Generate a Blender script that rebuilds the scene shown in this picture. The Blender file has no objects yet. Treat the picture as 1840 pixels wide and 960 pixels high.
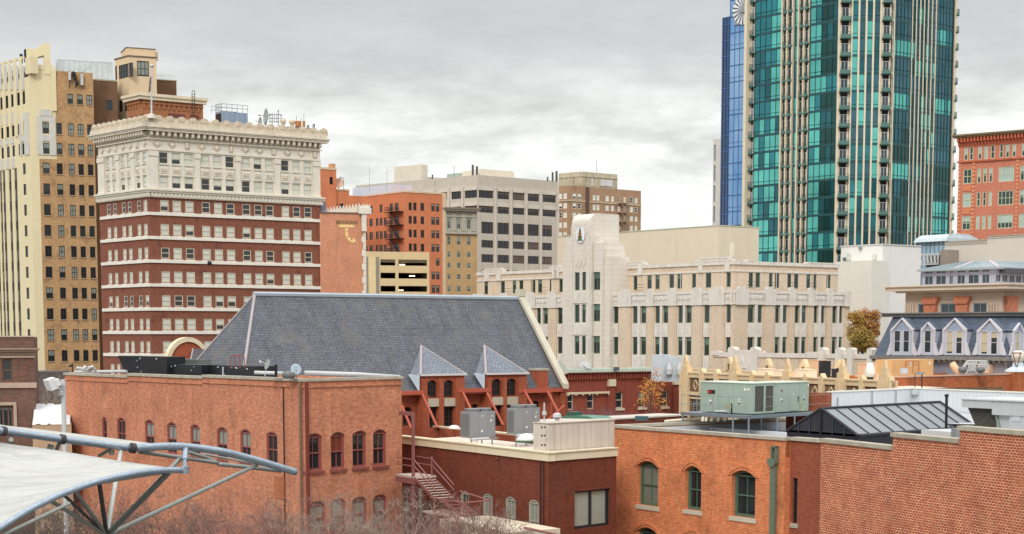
import bpy, math, random
from mathutils import Vector
random.seed(7)
R_ = math.radians
# ------------------------------------------------------------------ camera
FPX, PX0, PY0 = 2900.0, 920.0, 880.0
PITCH = math.atan((PY0-600.0)/FPX)
EYE = 15.0
CP, SP = math.cos(PITCH), math.sin(PITCH)
scn = bpy.context.scene
cam = bpy.data.cameras.new('camera'); camo = bpy.data.objects.new('camera', cam)
scn.collection.objects.link(camo); scn.camera = camo
camo.location = (0, 0, EYE); camo.rotation_euler = (R_(90)-PITCH, 0, 0)
cam.sensor_width = 36; cam.lens = 36*FPX/1840; cam.shift_y = (PY0-480)/1840
cam.clip_start = 0.5; cam.clip_end = 8000
# ------------------------------------------------------------------ sky + sun
SUN_EL, SUN_AZ = R_(36), R_(196)          # azimuth from +Y, clockwise: behind-left of the camera
w = bpy.data.worlds.new('World'); scn.world = w; w.use_nodes = True
nt = w.node_tree; nt.nodes.clear()
N = lambda t, **k: nt.nodes.new(t)
out = N('ShaderNodeOutputWorld'); bg = N('ShaderNodeBackground'); bg.inputs[1].default_value = 0.1
sky = N('ShaderNodeTexSky'); sky.sky_type = 'NISHITA'; sky.sun_disc = False
sky.sun_elevation = SUN_EL; sky.sun_rotation = SUN_AZ
tc = N('ShaderNodeTexCoord'); sep = N('ShaderNodeSeparateXYZ'); nt.links.new(tc.outputs['Generated'], sep.inputs[0])
ramp = N('ShaderNodeValToRGB'); nt.links.new(sep.outputs['Z'], ramp.inputs[0])
def setramp(r, stops):
	e = r.color_ramp.elements
	while len(e) > 1: e.remove(e[-1])
	for i, (p, c) in enumerate(stops):
		if i == 0: e[0].position = p; e[0].color = (*c, 1)
		else: k = e.new(p); k.color = (*c, 1)
SKYK = 1.0
setramp(ramp, [(0, (.98,.98,.95)), (.06, (.97,.98,.95)), (.095, (.93,.94,.90)), (.13, (.82,.825,.79)),
			   (.165, (.68,.685,.68)), (.215, (.59,.62,.645)), (.30, (.57,.60,.64)), (.45, (.74,.76,.79)), (.75, (.95,.97,1.0)), (1, (1,1,1))])
mp = N('ShaderNodeMapping'); nt.links.new(tc.outputs['Generated'], mp.inputs[0]); mp.inputs['Scale'].default_value = (8, 8, 30)
mp.inputs['Location'].default_value = (0.9, 0.35, .5)
nz = N('ShaderNodeTexNoise'); nz.inputs['Scale'].default_value = 1.0; nz.inputs['Detail'].default_value = 8; nz.inputs['Roughness'].default_value = .56
nz.inputs['Distortion'].default_value = .1
nt.links.new(mp.outputs[0], nz.inputs['Vector'])
# amplitude of the cloud structure against elevation
amp = N('ShaderNodeValToRGB'); nt.links.new(sep.outputs['Z'], amp.inputs[0])
setramp(amp, [(0, (.30,)*3), (.07, (.5,)*3), (.11, (.7,)*3), (.145, (.36,)*3), (.17, (.12,)*3), (.22, (.04,)*3), (.5, (.2,)*3)])
mp2 = N('ShaderNodeMapping'); nt.links.new(tc.outputs['Generated'], mp2.inputs[0]); mp2.inputs['Scale'].default_value = (27, 27, 84); mp2.inputs['Location'].default_value = (3, 1, .2)
nz2 = N('ShaderNodeTexNoise'); nz2.inputs['Scale'].default_value = 1.0; nz2.inputs['Detail'].default_value = 9; nz2.inputs['Roughness'].default_value = .6; nz2.inputs['Distortion'].default_value = .15
nt.links.new(mp2.outputs[0], nz2.inputs['Vector'])
nm = N('ShaderNodeMix'); nm.inputs[0].default_value = .42; nt.links.new(nz.outputs[0], nm.inputs[2]); nt.links.new(nz2.outputs[0], nm.inputs[3])
cr = N('ShaderNodeMapRange'); nt.links.new(nm.outputs[0], cr.inputs[0])
cr.inputs[1].default_value = .40; cr.inputs[2].default_value = .62; cr.inputs[3].default_value = -.2; cr.inputs[4].default_value = .5
mul = N('ShaderNodeMath'); mul.operation = 'MULTIPLY'; nt.links.new(cr.outputs[0], mul.inputs[0]); nt.links.new(amp.outputs[0], mul.inputs[1])
vadd = N('ShaderNodeVectorMath'); vadd.operation = 'ADD'; nt.links.new(ramp.outputs[0], vadd.inputs[0]); nt.links.new(mul.outputs[0], vadd.inputs[1])
# an overcast sky grows brighter towards the zenith
zb = N('ShaderNodeMapRange'); nt.links.new(sep.outputs['Z'], zb.inputs[0]); zb.inputs[1].default_value = .24; zb.inputs[2].default_value = .8
zb.inputs[3].default_value = 10.0; zb.inputs[4].default_value = 21.0
vs = N('ShaderNodeVectorMath'); vs.operation = 'SCALE'; nt.links.new(vadd.outputs[0], vs.inputs[0]); nt.links.new(zb.outputs[0], vs.inputs['Scale'])
mixs = N('ShaderNodeMix'); mixs.data_type = 'RGBA'; mixs.inputs[0].default_value = .93
nt.links.new(sky.outputs[0], mixs.inputs[6]); nt.links.new(vs.outputs[0], mixs.inputs[7])
nt.links.new(mixs.outputs[2], bg.inputs[0]); nt.links.new(bg.outputs[0], out.inputs[0])
sl = bpy.data.lights.new('sun', 'SUN'); sl.energy = 1.5; sl.angle = R_(14); sl.color = (1, .965, .91)
so = bpy.data.objects.new('sun', sl); scn.collection.objects.link(so)
sd = Vector((math.sin(SUN_AZ)*math.cos(SUN_EL), math.cos(SUN_AZ)*math.cos(SUN_EL), math.sin(SUN_EL)))
so.rotation_euler = sd.to_track_quat('Z', 'Y').to_euler(); so.location = (0, 0, 150)
scn.view_settings.view_transform = 'Standard'; scn.view_settings.look = 'None'
scn.view_settings.exposure = 0.0; scn.view_settings.gamma = 1; scn.view_settings.use_curve_mapping = False

# ------------------------------------------------------------------ materials
def lin(c): c /= 255.0; return c/12.92 if c <= .04045 else ((c+.055)/1.055)**2.4
def S(r, g, b, k=.95): return (lin(r)*k, lin(g)*k, lin(b)*k)
class NT:
	def __init__(s, m): s.t = m.node_tree; s.b = s.t.nodes['Principled BSDF']
	def n(s, t): return s.t.nodes.new(t)
	def l(s, a, b): s.t.links.new(a, b)
def newmat(name, rough=.8, metal=0, spec=.5):
	m = bpy.data.materials.new(name); m.use_nodes = True; q = NT(m)
	q.b.inputs['Roughness'].default_value = rough; q.b.inputs['Metallic'].default_value = metal
	q.b.inputs['Specular IOR Level'].default_value = spec
	return m, q
def mixc(q, fac, a, b, mode='MIX'):
	x = q.n('ShaderNodeMix'); x.data_type = 'RGBA'; x.blend_type = mode
	for i, v in ((0, fac), (6, a), (7, b)):
		if isinstance(v, (int, float)): x.inputs[i].default_value = v
		elif isinstance(v, tuple): x.inputs[i].default_value = (*v[:3], 1)
		else: q.l(v, x.inputs[i])
	return x.outputs[2]
def noise(q, vec, scale, detail=5, rough=.6):
	x = q.n('ShaderNodeTexNoise'); x.inputs['Scale'].default_value = scale; x.inputs['Detail'].default_value = detail
	x.inputs['Roughness'].default_value = rough; q.l(vec, x.inputs['Vector']); return x.outputs[0]
def rng(q, v, a, b, c, d):
	x = q.n('ShaderNodeMapRange'); q.l(v, x.inputs[0])
	for i, k in enumerate((a, b, c, d)): x.inputs[i+1].default_value = k
	return x.outputs[0]
def scalev(q, vec, s):
	x = q.n('ShaderNodeMapping'); x.inputs['Scale'].default_value = s; q.l(vec, x.inputs[0]); return x.outputs[0]
def weather(q, col, var, sc, streak):
	uv = q.n('ShaderNodeTexCoord').outputs['UV']
	n1 = rng(q, noise(q, uv, sc), .3, .7, 1-var, 1+var)
	col = mixc(q, 1.0, col, mixc(q, 1.0, (1, 1, 1), n1, 'MULTIPLY'), 'MULTIPLY')
	if streak:
		n2 = rng(q, noise(q, scalev(q, uv, (2.2, .16, 1)), 1.0, 6, .7), .5, .78, 1, 1-streak)
		col = mixc(q, 1.0, col, mixc(q, 1.0, (1, 1, 1), n2, 'MULTIPLY'), 'MULTIPLY')
	return col, uv
MC = {}
def plain(name, col, rough=.8, metal=0, var=.07, sc=.6, streak=.12, spec=.4, bump=0):
	if name in MC: return MC[name]
	m, q = newmat(name, rough, metal, spec)
	c, uv = weather(q, col, var, sc, streak); q.l(c, q.b.inputs['Base Color'])
	if bump:
		b = q.n('ShaderNodeBump'); b.inputs['Strength'].default_value = bump; b.inputs['Distance'].default_value = .03
		q.l(noise(q, uv, 6, 6), b.inputs['Height']); q.l(b.outputs[0], q.b.inputs['Normal'])
	MC[name] = m; return m
def desat(c, k=.86): l = .3*c[0]+.55*c[1]+.15*c[2]; return tuple(l+(v-l)*k for v in c)
def brick(name, c1, c2, mortar, bw=.22, bh=.075, ms=.012, var=.12, sc=.35, streak=.18, mottle=.35, blot=None, blotsc=.25, rough=.9, bump=0, grain=.2, gs=3.0, k=1.0):
	if name in MC: return MC[name]
	c1, c2, mortar = desat(c1, k), desat(c2, k), desat(mortar, k)
	m, q = newmat(name, rough, 0, .25)
	uv0 = q.n('ShaderNodeTexCoord').outputs['UV']
	dn = q.n('ShaderNodeTexNoise'); dn.inputs['Scale'].default_value = 2.5; q.l(uv0, dn.inputs['Vector'])
	va = q.n('ShaderNodeVectorMath'); va.operation = 'MULTIPLY_ADD'; q.l(dn.outputs['Color'], va.inputs[0]); va.inputs[1].default_value = (bh*.35,)*3; q.l(uv0, va.inputs[2]); uv = va.outputs[0]
	br = q.n('ShaderNodeTexBrick'); q.l(uv, br.inputs['Vector'])
	br.inputs['Scale'].default_value = 1; br.inputs['Brick Width'].default_value = bw; br.inputs['Row Height'].default_value = bh
	br.inputs['Mortar Size'].default_value = ms; br.inputs['Mortar Smooth'].default_value = .2; br.inputs['Bias'].default_value = -.1
	# every brick its own tone
	x = mixc(q, rng(q, noise(q, scalev(q, uv, (1/bw*.5, 1/bh*.5, 1)), 1.0, 3, .8), .5-mottle*.5, .5+mottle*.5, 0, 1), c1, c2)
	q.l(x, br.inputs['Color1'])
	y = mixc(q, rng(q, noise(q, scalev(q, uv, (1/bw*.3, 1/bh*.6, 1)), 1.3, 3, .8), .35, .65, 0, 1), c2, c1)
	q.l(y, br.inputs['Color2']); q.l(mixc(q, rng(q, noise(q, uv, 1.6, 6, .75), .38, .62, 0, 1), tuple(a*.45+b*.55 for a, b in zip(c2, mortar)), tuple(min(1, v*1.1) for v in mortar)), br.inputs['Mortar'])
	col = br.outputs[0]
	if blot:
		f = rng(q, noise(q, uv, blotsc, 7, .68), .52, .70, 0, .75)
		col = mixc(q, f, col, blot)
	n1 = rng(q, noise(q, uv, sc, 6), .3, .7, 1-var, 1+var)
	col = mixc(q, 1.0, col, mixc(q, 1.0, (1, 1, 1), n1, 'MULTIPLY'), 'MULTIPLY')
	if grain:
		n3 = rng(q, noise(q, scalev(q, uv, (1, 2, 1)), gs, 3, .7), .33, .67, 1-grain, 1+grain)
		col = mixc(q, 1.0, col, mixc(q, 1.0, (1, 1, 1), n3, 'MULTIPLY'), 'MULTIPLY')
	if streak:
		n2 = rng(q, noise(q, scalev(q, uv, (1.4, .14, 1)), 1.0, 6, .7), .5, .78, 1, 1-streak)
		col = mixc(q, 1.0, col, mixc(q, 1.0, (1, 1, 1), n2, 'MULTIPLY'), 'MULTIPLY')
	q.l(col, q.b.inputs['Base Color'])
	MC[name] = m; return m
def glassy(name, col, rough=.08, var=.25, sc=.25, spec=.6):
	if name in MC: return MC[name]
	m, q = newmat(name, rough, 0, spec)
	c, uv = weather(q, col, var, sc, 0); q.l(c, q.b.inputs['Base Color'])
	MC[name] = m; return m
def emit(name, col, k):
	m, q = newmat(name); q.b.inputs['Base Color'].default_value = (*col, 1)
	q.b.inputs['Emission Color'].default_value = (*col, 1); q.b.inputs['Emission Strength'].default_value = k; return m

# ------------------------------------------------------------------ geometry helpers
def ray(px, py):
	xc, yc = (px-PX0)/FPX, (py-PY0)/FPX
	return (xc, CP-yc*SP, -SP-yc*CP)
def W(px, py, Y):
	r = ray(px, py); t = Y/r[1]; return Vector((r[0]*t, Y, EYE+r[2]*t))
class Frame:
	"""a vertical plane: u runs to the right along it, z up, d out of it towards the viewer"""
	def __init__(s, px=None, Y=None, vp=None, O=None, U=None):
		if O is None:
			p = W(px, 600, Y); O = (p.x, p.y)
			if vp is None: U = (1, 0)
			else:
				dx = (vp-PX0)/FPX*CP; L = math.hypot(dx, 1); U = (dx/L, 1/L)
				if vp < px: U = (-U[0], -U[1])
		s.O = O; s.U = U; s.n = (U[1], -U[0])
	def P(s, u, z, d=0): return Vector((s.O[0]+s.U[0]*u+s.n[0]*d, s.O[1]+s.U[1]*u+s.n[1]*d, z))
	def off(s, d, u=0): return Frame(O=(s.O[0]+s.n[0]*d+s.U[0]*u, s.O[1]+s.n[1]*d+s.U[1]*u), U=s.U)
	def uz(s, px, py):
		r = ray(px, py); k = s.n[0]*r[0]+s.n[1]*r[1]
		t = (s.n[0]*s.O[0]+s.n[1]*s.O[1])/k
		X, Y = r[0]*t, r[1]*t
		return ((X-s.O[0])*s.U[0]+(Y-s.O[1])*s.U[1], EYE+r[2]*t)
	def u(s, px, py=600): return s.uz(px, py)[0]
	def z(s, px, py): return s.uz(px, py)[1]
	def side(s, u=0, right=True):
		"""frame turning the corner at u: to the right going away"""
		O = (s.O[0]+s.U[0]*u, s.O[1]+s.U[1]*u)
		return Frame(O=O, U=(-s.n[0], -s.n[1]) if right else s.n)
RVS = .5
def isect(f, g):
	d = f.U[0]*g.U[1]-f.U[1]*g.U[0]; a, b = g.O[0]-f.O[0], g.O[1]-f.O[1]; t = (a*g.U[1]-b*g.U[0])/d
	return f.P(t, 0)
class MB:
	def __init__(s): s.v = []; s.f = []; s.m = []; s.st = []
	def face(s, pts, mat=0):
		b = len(s.v); s.v += [tuple(p) for p in pts]; s.f.append(tuple(range(b, b+len(pts)))); s.m.append(mat)
	def hexa(s, c, mat=0):
		b = len(s.v); s.st.append((b, len(s.f))); s.v += [tuple(p) for p in c]
		for q in ((0,3,2,1),(4,5,6,7),(0,1,5,4),(1,2,6,5),(2,3,7,6),(3,0,4,7)):
			s.f.append(tuple(b+i for i in q)); s.m.append(mat)
	def box(s, fr, u0, u1, z0, z1, d0, d1, mat=0):
		if u0 > u1: u0, u1 = u1, u0
		if z0 > z1: z0, z1 = z1, z0
		if d0 > d1: d0, d1 = d1, d0
		P = fr.P
		s.hexa([P(u0,z0,d1), P(u1,z0,d1), P(u1,z0,d0), P(u0,z0,d0), P(u0,z1,d1), P(u1,z1,d1), P(u1,z1,d0), P(u0,z1,d0)], mat)
	def prism(s, fr, poly, d0, d1, mat=0):
		"""poly of (u,z), counter-clockwise seen from the viewer"""
		n = len(poly); b = len(s.v); s.st.append((b, len(s.f)))
		s.v += [tuple(fr.P(u, z, d1)) for u, z in poly]+[tuple(fr.P(u, z, d0)) for u, z in poly]
		s.f.append(tuple(range(b, b+n))); s.m.append(mat)
		s.f.append(tuple(range(b+2*n-1, b+n-1, -1))); s.m.append(mat)
		for i in range(n):
			j = (i+1) % n; s.f.append((b+i, b+n+i, b+n+j, b+j)); s.m.append(mat)
	def column(s, pts, z0, z1, mat=0):
		n = len(pts); b = len(s.v)
		s.v += [(p[0], p[1], z0) for p in pts]+[(p[0], p[1], z1) for p in pts]
		s.f.append(tuple(range(b+n, b+2*n))); s.m.append(mat)
		s.f.append(tuple(range(b+n-1, b-1, -1))); s.m.append(mat)
		for i in range(n):
			j = (i+1) % n; s.f.append((b+i, b+j, b+n+j, b+n+i)); s.m.append(mat)
	def tube(s, p0, p1, r0, r1=None, n=6, mat=0, caps=True):
		p0, p1 = Vector(p0), Vector(p1); r1 = r0 if r1 is None else r1
		a = p1-p0
		if a.length < 1e-6: return
		a.normalize(); t = a.orthogonal().normalized(); bt = a.cross(t); b = len(s.v); s.st.append((b, len(s.f)))
		for p, r in ((p0, r0), (p1, r1)):
			for i in range(n):
				q = 2*math.pi*i/n; s.v.append(tuple(p+t*(r*math.cos(q))+bt*(r*math.sin(q))))
		for i in range(n):
			j = (i+1) % n; s.f.append((b+i, b+j, b+n+j, b+n+i)); s.m.append(mat)
		if caps:
			s.f.append(tuple(range(b+n-1, b-1, -1))); s.m.append(mat); s.f.append(tuple(range(b+n, b+2*n))); s.m.append(mat)
	def path(s, pts, r, n=10, mat=0):
		b = len(s.v); pts = [Vector(p) for p in pts]
		for i, p in enumerate(pts):
			a = (pts[min(i+1, len(pts)-1)]-pts[max(i-1, 0)]).normalized()
			t = a.cross(Vector((0, 0, 1))).normalized() if abs(a.z) < .95 else a.orthogonal().normalized(); bt = a.cross(t)
			for k in range(n):
				q = 2*math.pi*k/n; s.v.append(tuple(p+t*(r*math.cos(q))+bt*(r*math.sin(q))))
		for i in range(len(pts)-1):
			for k in range(n):
				j = (k+1) % n; o = b+i*n; s.f.append((o+k, o+j, o+n+j, o+n+k)); s.m.append(mat)
		s.f.append(tuple(range(b+n-1, b-1, -1))); s.m.append(mat)
		e = b+(len(pts)-1)*n; s.f.append(tuple(range(e, e+n))); s.m.append(mat)
	def lathe(s, c, prof, n=16, mat=0, axis=None):
		"""prof of (r, h) along axis from c"""
		c = Vector(c); a = Vector(axis or (0, 0, 1)).normalized(); t = a.orthogonal().normalized(); bt = a.cross(t); b = len(s.v); s.st.append((b, len(s.f)))
		for r, h in prof:
			for k in range(n):
				q = 2*math.pi*k/n; s.v.append(tuple(c+a*h+t*(r*math.cos(q))+bt*(r*math.sin(q))))
		for i in range(len(prof)-1):
			for k in range(n):
				j = (k+1) % n; o = b+i*n; s.f.append((o+k, o+j, o+n+j, o+n+k)); s.m.append(mat)
		s.f.append(tuple(range(b+n-1, b-1, -1))); s.m.append(mat)
		e = b+(len(prof)-1)*n; s.f.append(tuple(range(e, e+n))); s.m.append(mat)
	def grid(s, fr, u0, u1, z0, z1, holes=(), rev=.2, mat=0, rmat=None, d=0):
		"""wall face with openings and their reveals"""
		rd = lambda x: round(x, 3)
		holes = [(max(rd(a), rd(u0)), min(rd(b), rd(u1)), max(rd(c), rd(z0)), min(rd(e), rd(z1))) for a, b, c, e in holes]
		holes = [h for h in holes if h[1]-h[0] > .02 and h[3]-h[2] > .02]
		rmat = mat if rmat is None else rmat; rev *= RVS
		zs = sorted({rd(z0), rd(z1)} | {h[2] for h in holes} | {h[3] for h in holes})
		for za, zb in zip(zs, zs[1:]):
			zm = (za+zb)/2
			hs = sorted((h[0], h[1]) for h in holes if h[2] < zm < h[3])
			cur = rd(u0)
			for a, b in hs:
				if a > cur+1e-4: s.face([fr.P(cur,za,d), fr.P(a,za,d), fr.P(a,zb,d), fr.P(cur,zb,d)], mat)
				cur = max(cur, b)
			if cur < rd(u1)-1e-4: s.face([fr.P(cur,za,d), fr.P(u1,za,d), fr.P(u1,zb,d), fr.P(cur,zb,d)], mat)
		for a, b, c, e in holes:
			P = fr.P; g = d-rev
			s.face([P(a,c,d), P(a,e,d), P(a,e,g), P(a,c,g)][::-1], rmat); s.face([P(b,c,d), P(b,e,d), P(b,e,g), P(b,c,g)], rmat)
			s.face([P(a,e,d), P(b,e,d), P(b,e,g), P(a,e,g)][::-1], rmat); s.face([P(a,c,d), P(b,c,d), P(b,c,g), P(a,c,g)], rmat)
	def pieces(s, name, mats, parent):
		"""every box or prism becomes a part of its own"""
		e = s.st[1:]+[(len(s.v), len(s.f))]
		for (v0, f0), (v1, f1) in zip(s.st, e):
			m = MB(); m.v = s.v[v0:v1]; m.f = [tuple(i-v0 for i in f) for f in s.f[f0:f1]]; m.m = s.m[f0:f1]; m.build(name, mats, parent)
	def build(s, name, mats, parent=None, label=None, smooth=False):
		if not s.f: return None
		if smooth:      # share the vertices of touching faces
			d = {}; idx = []; nv = []
			for v in s.v:
				k = (round(v[0], 4), round(v[1], 4), round(v[2], 4))
				if k not in d: d[k] = len(nv); nv.append(v)
				idx.append(d[k])
			fm = [(tuple(idx[i] for i in f), m) for f, m in zip(s.f, s.m)]; fm = [(f, m) for f, m in fm if len(set(f)) == len(f)]
			s.v = nv; s.f = [f for f, m in fm]; s.m = [m for f, m in fm]
		o = Vector((0, 0, 0))
		p = parent
		while p is not None: o = o+p.location; p = p.parent
		me = bpy.data.meshes.new(name)
		if parent is None:
			c = sum((Vector(v) for v in s.v), Vector())/len(s.v); c.z = min(v[2] for v in s.v); o = c
		me.from_pydata([(v[0]-o.x, v[1]-o.y, v[2]-o.z) for v in s.v], [], s.f)
		uvl = me.uv_layers.new(name='UVMap'); Z = Vector((0, 0, 1)); data = []
		for f in s.f:
			a, b, c = Vector(s.v[f[0]]), Vector(s.v[f[1]]), Vector(s.v[f[2]])
			nn = (b-a).cross(c-a)
			if nn.length < 1e-12: nn = Vector((0, 0, 1))
			nn.normalize()
			if abs(nn.z) > .98: t, bt = Vector((1, 0, 0)), Vector((0, 1, 0))
			else: t = Z.cross(nn).normalized(); bt = nn.cross(t)
			for i in f:
				v = Vector(s.v[i]); data += [v.dot(t), v.dot(bt)]
		uvl.data.foreach_set('uv', data)
		if not isinstance(mats, (list, tuple)): mats = [mats]
		for m in mats: me.materials.append(m)
		me.polygons.foreach_set('material_index', s.m)
		if smooth: me.polygons.foreach_set('use_smooth', [True]*len(s.f))
		me.update()
		ob = bpy.data.objects.new(name, me); scn.collection.objects.link(ob)
		if parent is None: ob.location = o
		else: ob.parent = parent
		if label: ob['label'] = label
		return ob
def tag(o, label, cat, group=None):
	o['label'] = label; o['category'] = cat
	if group: o['group'] = group
	return o
def thing(name, label, cat, loc, group=None):
	o = bpy.data.objects.new(name, None); scn.collection.objects.link(o); o.location = loc; o.empty_display_size = .5
	return tag(o, label, cat, group)
def M1(fn, *a, **k):
	mb = MB(); getattr(mb, fn)(*a, **k); return mb
class Wins:
	"""window parts of one building: the 100 largest become parts, the rest one part"""
	def __init__(s, parent, mats, cap=100, name='window'): s.p = parent; s.mats = mats; s.l = []; s.cap = cap; s.name = name
	def add(s, fr, a, b, c, e, rev=.2, blind=None, cols=1, rail=True, fw=.07, rows=0, out=.07):
		mb = MB(); g = -rev*RVS
		if blind is None: blind = random.choice((0, 0, 1, 1, .5, .55, .3, 1))
		P = fr.P
		zb = e-(e-c)*blind
		if blind > 0: mb.face([P(a,zb,g), P(b,zb,g), P(b,e,g), P(a,e,g)], 2)
		if blind < 1: mb.face([P(a,c,g), P(b,c,g), P(b,zb,g), P(a,zb,g)], 1)
		g1 = g+.004; g2 = g+out
		mb.box(fr, a, a+fw, c, e, g1, g2); mb.box(fr, b-fw, b, c, e, g1, g2)
		mb.box(fr, a+fw, b-fw, e-fw, e, g1, g2); mb.box(fr, a+fw, b-fw, c, c+fw, g1, g2)
		if rail: zc = (c+e)/2; mb.box(fr, a+fw, b-fw, zc-fw*.4, zc+fw*.4, g1, g2-.012)
		for k in range(1, cols):
			x = a+(b-a)*k/cols; mb.box(fr, x-fw*.35, x+fw*.35, c+fw, e-fw, g1, g2-.02)
		for k in range(1, rows):
			x = c+(e-c)*k/rows; mb.box(fr, a+fw, b-fw, x-fw*.3, x+fw*.3, g1, g2-.026)
		s.l.append(((b-a)*(e-c), mb)); return mb
	def build(s):
		s.l.sort(key=lambda t: -t[0])
		for _, mb in s.l[:s.cap]: mb.build(s.name, s.mats, s.p)
		rest = s.l[s.cap:]
		if rest:
			big = MB()
			for _, mb in rest:
				o = len(big.v); big.v += mb.v; big.f += [tuple(i+o for i in f) for f in mb.f]; big.m += mb.m
			ob = big.build(s.name+'s', s.mats, s.p); ob['kind'] = 'stuff'
def cells(fr, cols, yc, rows, xr):
	us = [(fr.u(a, yc), fr.u(b, yc)) for a, b in cols]; zs = [(fr.z(xr, b), fr.z(xr, a)) for a, b in rows]
	return [(a, b, c, e) for c, e in zs for a, b in us]
def shell(mb, frL, frR, uL, uR, z0, z1, hL=(), hR=(), rev=.2, mat=0, roofmat=None, drop=.5, rmat=None):
	"""corner building: frL runs from uL (<0) to the corner, frR from the corner to uR"""
	if frL: mb.grid(frL, uL, 0, z0, z1, hL, rev, mat, rmat)
	if frR: mb.grid(frR, 0, uR, z0, z1, hR, rev, mat, rmat)
	A, C, B = frL.P(uL, 0), frR.P(0, 0), frR.P(uR, 0); D = A+(B-C)
	up = lambda p, z: (p.x, p.y, z)
	mb.face([up(D,z0), up(A,z0), up(A,z1), up(D,z1)], mat); mb.face([up(B,z0), up(D,z0), up(D,z1), up(B,z1)], mat)
	# parapet thickness and the roof inside it
	t = .3; nl, nr = Vector((frL.n[0], frL.n[1], 0)), Vector((frR.n[0], frR.n[1], 0))
	ul, ur = Vector((*frL.U, 0)), Vector((*frR.U, 0))
	A2, C2, B2, D2 = A-nl*t+ul*t, C-nl*t-nr*t, B-nr*t-ur*t, D+ul*t-ur*t
	ring = [A, C, B, D]; inn = [A2, C2, B2, D2]; zr = z1-drop; rm = mat if roofmat is None else roofmat
	for i in range(4):
		j = (i+1) % 4
		mb.face([up(ring[i],z1), up(ring[j],z1), up(inn[j],z1), up(inn[i],z1)], mat)
		mb.face([up(inn[i],z1), up(inn[j],z1), up(inn[j],zr), up(inn[i],zr)], mat)
	mb.face([up(p, zr) for p in inn], rm)
	return D
VL, VR = -1500, 4900

# ------------------------------------------------------------------ shared materials
GL = glassy('dark_window_glass', (.018, .024, .026), .06)
GLG = glassy('green_window_glass', (.022, .045, .04), .06)
BL = glassy('pale_blind_behind_glass', S(205, 206, 192), .25, .12, .5, .4)
BLG = glassy('greyish_blind_behind_glass', S(140, 146, 136), .2, .2, .5, .4)
WHT = plain('white_terracotta', S(224, 217, 200), .6, var=.06, streak=.14)
CRM = plain('cream_paint', S(214, 200, 160), .75)
ROOF = plain('pale_roof_membrane', S(178, 180, 182), .8, var=.1, sc=.3, streak=0)
ROOFD = plain('dark_roof_gravel', S(120, 118, 114), .9, var=.2, sc=.8, streak=0)
COP = plain('weathered_stone_coping', S(178, 170, 152), .85, var=.22, sc=1.6, streak=.2)
STL = plain('galvanised_steel', S(150, 162, 170), .35, .75, var=.1, sc=2, streak=0)
STG = plain('grey_painted_steel', S(140, 145, 148), .5, .2, var=.08, streak=.05)
BLK = plain('black_painted_metal', (.012, .014, .018), .45, 0, var=.2, streak=0)
DKM = plain('dark_bronze_metal', (.03, .03, .034), .45, .3, var=.1, streak=0)
WPT = plain('white_painted_metal', S(200, 201, 199), .5, 0, var=.06, streak=.1)

# ------------------------------------------------------------------ ground
def sheet(name, pts, z, m):
	mb = MB(); mb.face([(x, y, z) for x, y in pts]); o = mb.build(name, m); o['kind'] = 'structure'; return o
sheet('ground', [(-3000, -200), (3000, -200), (3000, 6000), (-3000, 6000)], 0, plain('city_ground', (.12, .115, .11), .95, var=.3, sc=.05, streak=0))
sheet('road', [(-60, 28), (60, 28), (60, 42), (-60, 42)], .004, plain('asphalt', (.05, .05, .052), .9, var=.2, sc=.4, streak=0))
mb = MB()
for k in range(-12, 13): mb.face([(k*4.5-1.2, 34.9, .008), (k*4.5+1.2, 34.9, .008), (k*4.5+1.2, 35.05, .008), (k*4.5-1.2, 35.05, .008)])
o = mb.build('road_marking', plain('road_paint', (.7, .68, .6))); o['kind'] = 'structure'
mb = MB(); mb.box(Frame(O=(0, 42.2), U=(1, 0)), -60, 60, 0, .14, -3, 0); o = mb.build('pavement', plain('pavement_concrete', (.3, .29, .27))); o['kind'] = 'structure'
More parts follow.
